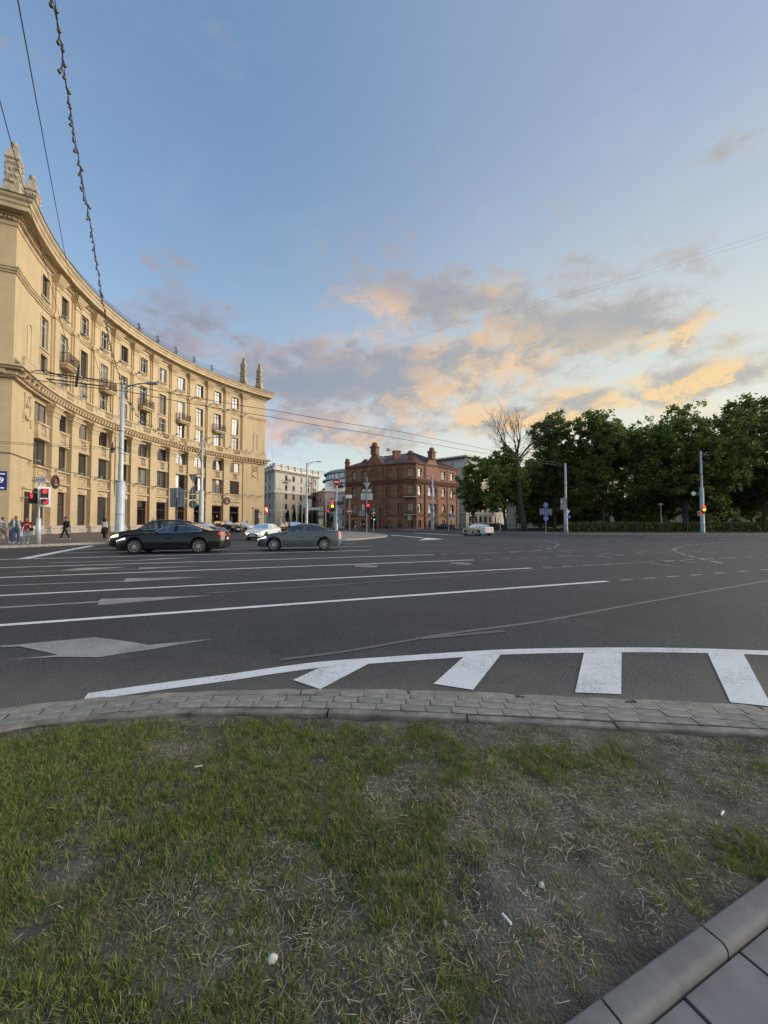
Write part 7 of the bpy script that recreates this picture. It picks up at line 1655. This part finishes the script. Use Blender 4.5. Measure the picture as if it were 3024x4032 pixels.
    MB().box(L / 2 + .012, L / 2 + .022, -.26, .26, .42, .53).build('front_plate', 'plate_white', t); MB().box(-L / 2 - .024, -L / 2 - .014, -.26, .26, .64, .75).build('rear_plate', 'plate_white', t); MB().box(-L / 2 - .03, -L / 2 + .03, -w0 * 1.05, w0 * 1.05, .26, .40).build('rear_valance', 'black_plastic', t)
    for s in (1, -1):                                         # lamps wrap on to the nose and tail
        MB().box(L / 2 - .03, L / 2 + .010, min(s * w0 * .55, s * w0 * .98), max(s * w0 * .55, s * w0 * .98), .555, .635).build('headlight', head_m if lights == 'on' else 'lens_clear', t)
        MB().box(-L / 2 - .012, -L / 2 + .03, min(s * w0 * .55, s * w0 * 1.0), max(s * w0 * .55, s * w0 * 1.0), .85, .92).build('tail_light', 'lamp_tail' if tails else 'lens_red', t)
    return t
def from_wheels(front, rear, half=.78):                        # near-side tyre contact points in the photograph -> centre, heading, wheelbase
    a, c = G(*front), G(*rear); d = (a - c); wbm = d.length; d.normalize(); n_ = Vector((-d.y, d.x, 0))
    if n_.y < 0: n_ = -n_
    return (a + c) / 2 + n_ * half, d, wbm
c, d, wb = from_wheels((528, 2181.5), (796, 2178)); S = SHAPES['coupe_sedan']; k = wb / S['wb']; mid = (S['L'] / 2 - (S['fo'] + S['wb'] / 2)) * k
black = car('glossy black sedan with chrome window line and bright wheels, nearest car', 'coupe_sedan', 'car_black', tuple(c + d * (-mid + .06)), d, scale=k * .94, spokes=9, chrome=True, name='sedan')
c, d, wb = from_wheels((1078, 2169), (1276, 2167)); S = SHAPES['sedan']; k = wb / S['wb']; mid = (S['L'] / 2 - (S['fo'] + S['wb'] / 2)) * k
car('dark grey green sedan with lit headlight, right of the black sedan', 'sedan', 'car_grey', tuple(c + d * -mid), d, scale=k, spokes=10, name='sedan')
dr = Vector((-.932, -.363, 0))
def put(u, Y, z=0.0): p = at(u, 2063, Y); return (p.x, p.y, z)
car('black crossover half hidden behind the black sedan', 'suv', 'car_black', put(628, 21.8), dr, lights='on', name='crossover', head_m='lamp_head_warm')
car('dark hatchback roof showing between black sedan and blue car', 'hatch', 'car_charcoal', put(775, 31, .03), (.9, -.35), lights='off', tails=False, name='hatchback')
car('bright blue sedan parked behind the black sedan', 'sedan', 'car_blue', put(805, 41, .17), (.93, -.15), lights='off', tails=False, name='sedan')
car('black crossover parked beyond the blue sedan', 'suv', 'car_black', put(888, 54, .22), (.93, -.32), lights='off', tails=False, name='crossover', spokes=5)
car('small white hatchback parked right of the black crossover', 'hatch', 'car_white', put(957, 59, .2), (.90, -.38), lights='off', tails=False, name='hatchback')
car('white car facing the camera with one warm headlight', 'sedan', 'car_white', put(1040, 34.6), (-.13, -.99), lights='on', tails=False, name='sedan', head_m='lamp_head_warm')
car('dark crossover roof showing above the grey sedan', 'suv', 'car_charcoal', put(1138, 43), (-.6, .8), lights='off', tails=False, name='crossover')
taxi = car('white taxi with yellow and black side decals turning away at right', 'sedan', 'car_white', put(1880, 47.3), (-.40, .916), lights='off', tails=True, name='taxi')
S = SHAPES['sedan']; L_ = S['L']
MB().box(-.3, 1.5, .878, .884, .80, .90).build('yellow_stripe', 'taxi_yellow', taxi)
MB().prism([(-.75, .85), (-.15, .85), (-.3, .55), (-.6, .5)], -.003, .003).build('yellow_decal', 'taxi_yellow', taxi, (0, .882, 0))
MB().prism([(-.55, .28), (0.05, .28), (-.1, .5), (-.25, .72), (-.4, .5)], -.003, .003).build('black_decal', 'taxi_dark', taxi, (0, .888, 0))
b = MB(); gx = random.Random(2)
for zz, n_, hh in ((.66, 7, .15), (.46, 8, .12)):
    for q in range(n_): x_ = 1.08 - q * .13; b.box(x_ - gx.uniform(.06, .1), x_, .882, .887, zz - hh / 2, zz + hh * gx.uniform(.2, .5))
b.build('lettering', 'taxi_dark', taxi)
car('dark blue car parked behind the fence by the brick house', 'sedan', 'car_navy', put(1748, 89, .13), (-.95, .2), lights='off', tails=False, name='sedan')
car('dark parked car behind the fence left of the taxi', 'sedan', 'car_charcoal', put(1945, 76, .2), (-.97, .2), lights='off', tails=False, name='sedan')

# ================================================================== people
mat('skin', (.36, .20, .14), .6); mat('hair_black', (.012, .010, .009), .6); mat('hair_brown', (.05, .025, .014), .6); mat('eye', (.01, .01, .01), .3); mat('lip', (.26, .08, .07), .5)
def person(label, loc, rz, h=1.72, top=(.5, .5, .5), legs=(.05, .08, .16), shoe=(.6, .6, .58), hair='hair_black', long_hair=False, pose='stand', sleeves='short', parts=(), coarse=False, skirt=None, top_mat=None, build=1.0):
    """a figure in one skin: tapered limbs fused into one surface; materials follow the body region"""
    s = h / 1.75; g = random.Random(label); V = lambda x, y, z: Vector((x * s, y * s, z * s))
    J = dict(pel=V(0, 0, .95), ches=V(0, -.01, 1.28), neck=V(0, 0, 1.47), head=V(0, -.02, 1.64))
    st = {'stand': (.02, -.02), 'walk': (.26, -.24), 'ease': (.06, -.05)}[pose]
    for q, sg in ((0, 1), (1, -1)):
        fy = -st[0] if q == 0 else -st[1]; hip = V(sg * .095, 0, .92); kn = V(sg * .115, fy * .45 - (.05 if pose == 'walk' and q else .02), .50); an = V(sg * .125, fy, .09 + (.05 if pose == 'walk' and q else 0))
        J['hip%d' % q], J['kn%d' % q], J['an%d' % q] = hip, kn, an
        sw = -.18 if (pose == 'walk' and q == 0) else .16 if pose == 'walk' else -.03
        J['sh%d' % q] = V(sg * .185 * build, 0, 1.41); J['el%d' % q] = V(sg * .245 * build, sw * -.3 + .03, 1.14); J['wr%d' % q] = V(sg * .25 * build, sw * -.9 - .06, .91)
    bones = [('pel', 'ches', .125 * build, .135 * build, 'top'), ('ches', 'neck', .135 * build, .06, 'top'), ('neck', 'head', .052, .055, 'skin'), ('pel', 'pel', .14 * build, .14 * build, 'legs')]
    for q in '01':
        bones += [('sh' + q, 'el' + q, .056, .044, 'top'), ('el' + q, 'wr' + q, .042, .030, 'top' if sleeves == 'long' else 'skin'), ('hip' + q, 'kn' + q, .098 * build, .078, 'legs'), ('kn' + q, 'an' + q, .078, .066, 'legs'), ('ches', 'sh' + q, .095, .062, 'top')]
    b = MB(); tags = []
    for a, c, r0, r1, m in bones:
        p0, p1 = J[a], J[c]; n = 1 if a == c else 9
        for k in range(n):
            t_ = k / max(1, n - 1); b.ball(p0.lerp(p1, t_), (r0 + (r1 - r0) * t_) * s * 1.04, 8, 6)
        tags.append((p0, p1, m))
    for x in (-.05, .05): b.ball(V(x, -.0, 1.05), .10 * s, 8, 6)
    b.ball(J['head'] + V(0, 0, .0), (.075 * s, .092 * s, .115 * s), 12, 10); b.ball(J['head'] + V(0, -.045, -.07), (.05 * s, .05 * s, .045 * s), 8, 6)
    b.ball(J['head'] + V(0, -.095, -.01), (.014 * s, .022 * s, .024 * s), 6, 5)
    for sg in (1, -1): b.ball(J['head'] + V(sg * .078, .01, 0), (.014 * s, .02 * s, .03 * s), 6, 5)
    feet = []
    for q in '01':
        a = J['an' + q]; p0, p1 = a + V(0, .05, -.045), a + V(0, -.17, -.05)
        for k in range(6): t_ = k / 5; b.ball(p0.lerp(p1, t_), (.042 * s, .045 * s, (.045 - .01 * t_) * s), 7, 5)
        tags.append((p0, p1, 'shoe'))
    tags.append((J['head'] + V(0, 0, .05), J['head'] + V(0, 0, -.05), 'skin'))
    me = b.mesh('p', None); o = bpy.data.objects.new('p', me); col.objects.link(o); md = o.modifiers.new('r', 'REMESH'); md.mode = 'VOXEL'; md.voxel_size = .030 if coarse else .0165; sm2 = o.modifiers.new('s', 'SMOOTH'); sm2.factor = .6; sm2.iterations = 3 if not coarse else 1
    me2 = bpy.data.meshes.new_from_object(o.evaluated_get(bpy.context.evaluated_depsgraph_get())); bpy.data.objects.remove(o); bpy.data.meshes.remove(me); me2.name = 'body'; me2.materials.clear()
    key = lambda c: mat('fabric_%02d%02d%02d' % tuple(int(99 * q) for q in c), c, .85, var=.25, scale=9)
    ms = {'skin': M['skin'], 'top': M[top_mat] if top_mat else key(top), 'legs': key(legs), 'shoe': key(shoe)}; order = list(ms)
    for m in order: me2.materials.append(ms[m])
    co = np.array([v.co[:] for v in me2.vertices]); best = np.full(len(co), 9e9); lab = np.zeros(len(co), int)
    for p0, p1, m in tags:
        a, d_ = np.array(p0), np.array(p1) - np.array(p0); L2 = max(1e-9, (d_ * d_).sum()); t_ = np.clip(((co - a) @ d_) / L2, 0, 1); dd = np.linalg.norm(co - a - t_[:, None] * d_, axis=1) - (.06 if m in ('top',) else .05)
        w = dd < best; best[w] = dd[w]; lab[w] = order.index(m)
    lab[(co[:, 2] > 1.50 * s)] = 0; lab[(co[:, 2] < .065 * s)] = 3
    for p in me2.polygons: v = [lab[i] for i in p.vertices]; p.material_index = max(set(v), key=v.count); p.use_smooth = True
    # hands with five fingers join the same mesh
    hb = MB()
    for q, sg in (('0', 1), ('1', -1)):
        w_ = J['wr' + q]; fwd = (w_ - J['el' + q]).normalized(); fr = Vector((0, -1, 0)); palm = w_ + fwd * .045 * s; side = fr - fwd * fr.dot(fwd); side.normalize()
        hb.ball(palm, (.018 * s, .038 * s, .05 * s), 8, 6)
        for k, (o_, ln) in enumerate(((.030, .060), (.011, .070), (-.009, .066), (-.027, .052))):
            r0 = palm + fwd * .03 * s + side * o_ * s; inn = Vector((-sg, 0, 0)); hb.tube([r0, r0 + fwd * ln * .5 * s + inn * .008 * s, r0 + fwd * ln * .85 * s + inn * .025 * s], [.0085 * s, .008 * s, .006 * s], 5)
        hb.tube([palm + side * .025 * s - fwd * .02 * s, palm + side * .05 * s + fwd * .015 * s, palm + side * .052 * s + fwd * .045 * s], [.010 * s, .009 * s, .007 * s], 5)
    nv = len(me2.vertices); bm_ = bmesh.new(); bm_.from_mesh(me2); vs = [bm_.verts.new(v) for v in hb.v]
    for f in hb.f:
        try: ff = bm_.faces.new([vs[i] for i in f]); ff.material_index = 0; ff.smooth = True
        except ValueError: pass
    bm_.to_mesh(me2); bm_.free()
    t = thing('person', label, 'person', loc, rz, 'people on the pavements'); obj('body', me2, t)
    b = MB(); hc = J['head']
    b.ball(hc + V(0, .018, .028), (.086 * s, .094 * s, .106 * s), 12, 9); 
    b.v = [v if not (v[1] < hc.y - .035 * s and v[2] < hc.z + .055 * s) else (v[0] * .9, v[1] + .075 * s, v[2]) for v in b.v]
    if long_hair:
        b.ball(hc + V(0, .05, -.10), (.10 * s, .07 * s, .17 * s), 10, 8); b.ball(hc + V(.05, .02, -.2), (.05 * s, .05 * s, .14 * s), 8, 6); b.ball(hc + V(-.05, .02, -.2), (.05 * s, .05 * s, .14 * s), 8, 6)
    b.build('hair', hair, t, smooth=True)
    b = MB(); [b.ball(hc + V(x, -.086, .012), .010 * s, 6, 5) for x in (-.03, .03)]; b.build('eyes', 'eye', t); MB().box(-.022 * s, .022 * s, hc.y - .099 * s, hc.y - .085 * s, hc.z - .055 * s, hc.z - .047 * s).build('mouth', 'lip', t)
    for nm, fn, m in parts: o = MB(); fn(o, V); o.build(nm, m, t, smooth=True)
    if skirt: MB().lathe([(.19 * s, .98 * s), (.23 * s, .80 * s), (.26 * s, .45 * s)], 14).build('skirt', key(skirt), t, smooth=True)
    return t
def pavez(x, y): return zl(x, y) + .13
def stand(u, Y): p = at(u, 2063, Y); return (p.x, p.y, pavez(p.x, p.y))
mm = bpy.data.materials.new('plaid'); mm.use_nodes = True; t_ = mm.node_tree; tx = t_.nodes.new('ShaderNodeTexBrick'); tx.inputs['Scale'].default_value = 8; tx.inputs['Color1'].default_value = (.7, .7, .7, 1); tx.inputs['Color2'].default_value = (.5, .52, .55, 1); tx.inputs['Mortar'].default_value = (.02, .02, .02, 1); tx.inputs['Mortar Size'].default_value = .06; tcn = t_.nodes.new('ShaderNodeTexCoord'); mpn = t_.nodes.new('ShaderNodeMapping'); mpn.inputs['Rotation'].default_value = (R(90), 0, 0); t_.links.new(tcn.outputs['Object'], mpn.inputs[0]); t_.links.new(mpn.outputs[0], tx.inputs[0]); t_.links.new(tx.outputs[0], t_.nodes['Principled BSDF'].inputs[0]); MATS['plaid'] = mm
def puff_vest(b, V):
    for x in (-.1, .1): b.ball(V(x, -.10, 1.25), (V(.085, 0, 0).x, .055, .23), 10, 8)
    b.ball(V(0, .07, 1.22), (V(.2, 0, 0).x, .09, .28), 10, 8)
mat('vest_pale', (.42, .46, .50), .7, var=.2, scale=9); mat('bag_brown', (.05, .022, .02), .5); mat('pack_black', (.02, .02, .022), .8)
RZ = R(40)
person('person in black and white plaid shirt and tan trousers at the left edge', stand(12, 25.2), R(110), 1.72, (.6, .6, .6), (.30, .24, .17), (.5, .5, .48), 'hair_black', False, 'walk', 'long', top_mat='plaid', build=1.12, parts=(('hood', lambda b, V: b.ball(V(0, .06, 1.44), (V(.15, 0, 0).x, .1, .09), 10, 7), 'white_paint'),))
person('person standing behind the man in the pale vest', stand(50, 26.6), R(30), 1.66, (.30, .36, .40), (.03, .05, .13), (.4, .4, .4), 'hair_brown', False, 'stand')
person('man in pale quilted vest and blue jeans waiting at the light', stand(63, 25.2), R(50), 1.80, (.075, .085, .12), (.055, .10, .20), (.62, .62, .60), 'hair_brown', False, 'ease', 'short', build=1.12, parts=(('vest', puff_vest, 'vest_pale'), ('beard', lambda b, V: b.ball(V(0, -.075, 1.585), (V(.05, 0, 0).x, .04, .045), 8, 6), 'hair_brown')))
person('woman in red sweatshirt and pale jeans with brown shoulder bag', stand(106, 25.0), R(20), 1.70, (.33, .008, .014), (.26, .34, .44), (.68, .68, .66), 'hair_brown', True, 'ease', 'short', build=1.1, parts=(('shoulder_bag', lambda b, V: (b.ball(V(.27, -.05, .98), (V(.12, 0, 0).x, .07, .11), 10, 7), b.tube([V(-.08, -.12, 1.44), V(.12, -.15, 1.2), V(.26, -.06, 1.05)], .012, 5)), 'bag_brown'), ('print', lambda b, V: b.box(-.12, .12, -.152, -.146, 1.26 * 1.70 / 1.75, 1.30 * 1.70 / 1.75), 'plate_white')))
person('man in black with cap and backpack walking past the shop windows', stand(258, 30.2), R(-60), 1.78, (.008, .008, .010), (.010, .010, .012), (.45, .42, .42), 'hair_black', False, 'walk', 'long', build=1.05, parts=(('backpack', lambda b, V: b.ball(V(0, .20, 1.20), (V(.17, 0, 0).x, .12, .26), 12, 9), 'pack_black'), ('pack_trim', lambda b, V: b.ball(V(.05, .29, 1.2), (V(.07, 0, 0).x, .05, .16), 8, 6), 'galv'), ('cap', lambda b, V: (b.ball(V(0, 0, 1.72), (V(.093, 0, 0).x, .1, .05), 10, 6), b.box(-.07, .07, -.19, -.08, 1.70, 1.715)), 'hair_black')))
person('woman with dark curly hair, white top and long black skirt', stand(412, 32.0), R(170), 1.68, (.62, .62, .62), (.008, .008, .010), (.01, .01, .01), 'hair_black', True, 'ease', 'long', skirt=(.008, .008, .010), parts=(('curls', lambda b, V: b.ball(V(0, .02, 1.66), (V(.15, 0, 0).x, .14, .16), 12, 9), 'hair_black'), ('handbag', lambda b, V: b.ball(V(-.3, 0, .8), (V(.1, 0, 0).x, .06, .14), 8, 6), 'pack_black')))
person('person in dark clothes near the last shop windows', stand(603, 50.5), R(40), 1.75, (.012, .012, .014), (.015, .015, .018), (.02, .02, .02), 'hair_black', coarse=True)
person('person in dark clothes by the far shop door', stand(971, 70), R(60), 1.72, (.015, .014, .016), (.02, .02, .025), (.05, .05, .05), 'hair_black', coarse=True)
def far(u, v, label, top, legs, rz=0, pose='walk', **k): p = G(u, v, .13); f = 101 / p.y; person(label, (p.x * f, 101 if p.y > 90 else p.y * f, .13), R(rz), 1.72, top, legs, (.1, .1, .1), coarse=True, pose=pose, **k)
far(1370, 2083, 'person in dark clothes beside the bin near the brick house', (.02, .02, .025), (.02, .02, .025), 30); far(1383, 2083, 'person in black walking left of the man in white trousers', (.015, .015, .015), (.02, .02, .02), 60)
far(1398, 2086, 'person with dark jacket and white trousers by the brick house', (.015, .015, .02), (.6, .6, .58), -40); far(1421, 2085, 'person in white shirt pushing a scooter by the brick house', (.6, .6, .6), (.12, .12, .14), -70); far(1433, 2086, 'person in pale top and black trousers by the brick house', (.45, .44, .44), (.02, .02, .02), 60)
far(1517, 2082, 'cyclist standing with a bicycle right of the porch', (.03, .03, .035), (.02, .02, .025), 80); far(1523, 2082, 'person in dark jacket beside the cyclist', (.02, .02, .03), (.02, .02, .02), -80)
p = at(1364, 2063, 100); t = thing('litter_bin', 'dark litter bin on the pavement at the brick house', 'bin', (p.x, p.y, .13)); MB().frustum(-.35, .35, -.3, .3, 0, -.42, .42, -.36, .36, .95).build('body', 'iron', t); MB().box(-.44, .44, -.38, .38, .95, 1.02).build('lid', 'iron', t)
for u, v in ((1541, 2080), (1565, 2080), (1648, 2079)):
    p = at(u, 2063, 97.5); t = thing('bollard', {1541: 'short dark bollard left of the middle ground floor window', 1565: 'short dark bollard below the middle brick house window', 1648: 'short dark bollard right of the corner door'}[u], 'bollard', (p.x, p.y, .13), 0, 'bollards by the brick house'); MB().lathe([(.16, 0), (.12, .1), (.1, .7), (.13, .75), (.08, .85), (.01, .9)], 10).build('post', 'iron', t); MB().lathe([(.2, 0), (.2, .06), (.1, .08)], 10).build('foot', 'iron', t)
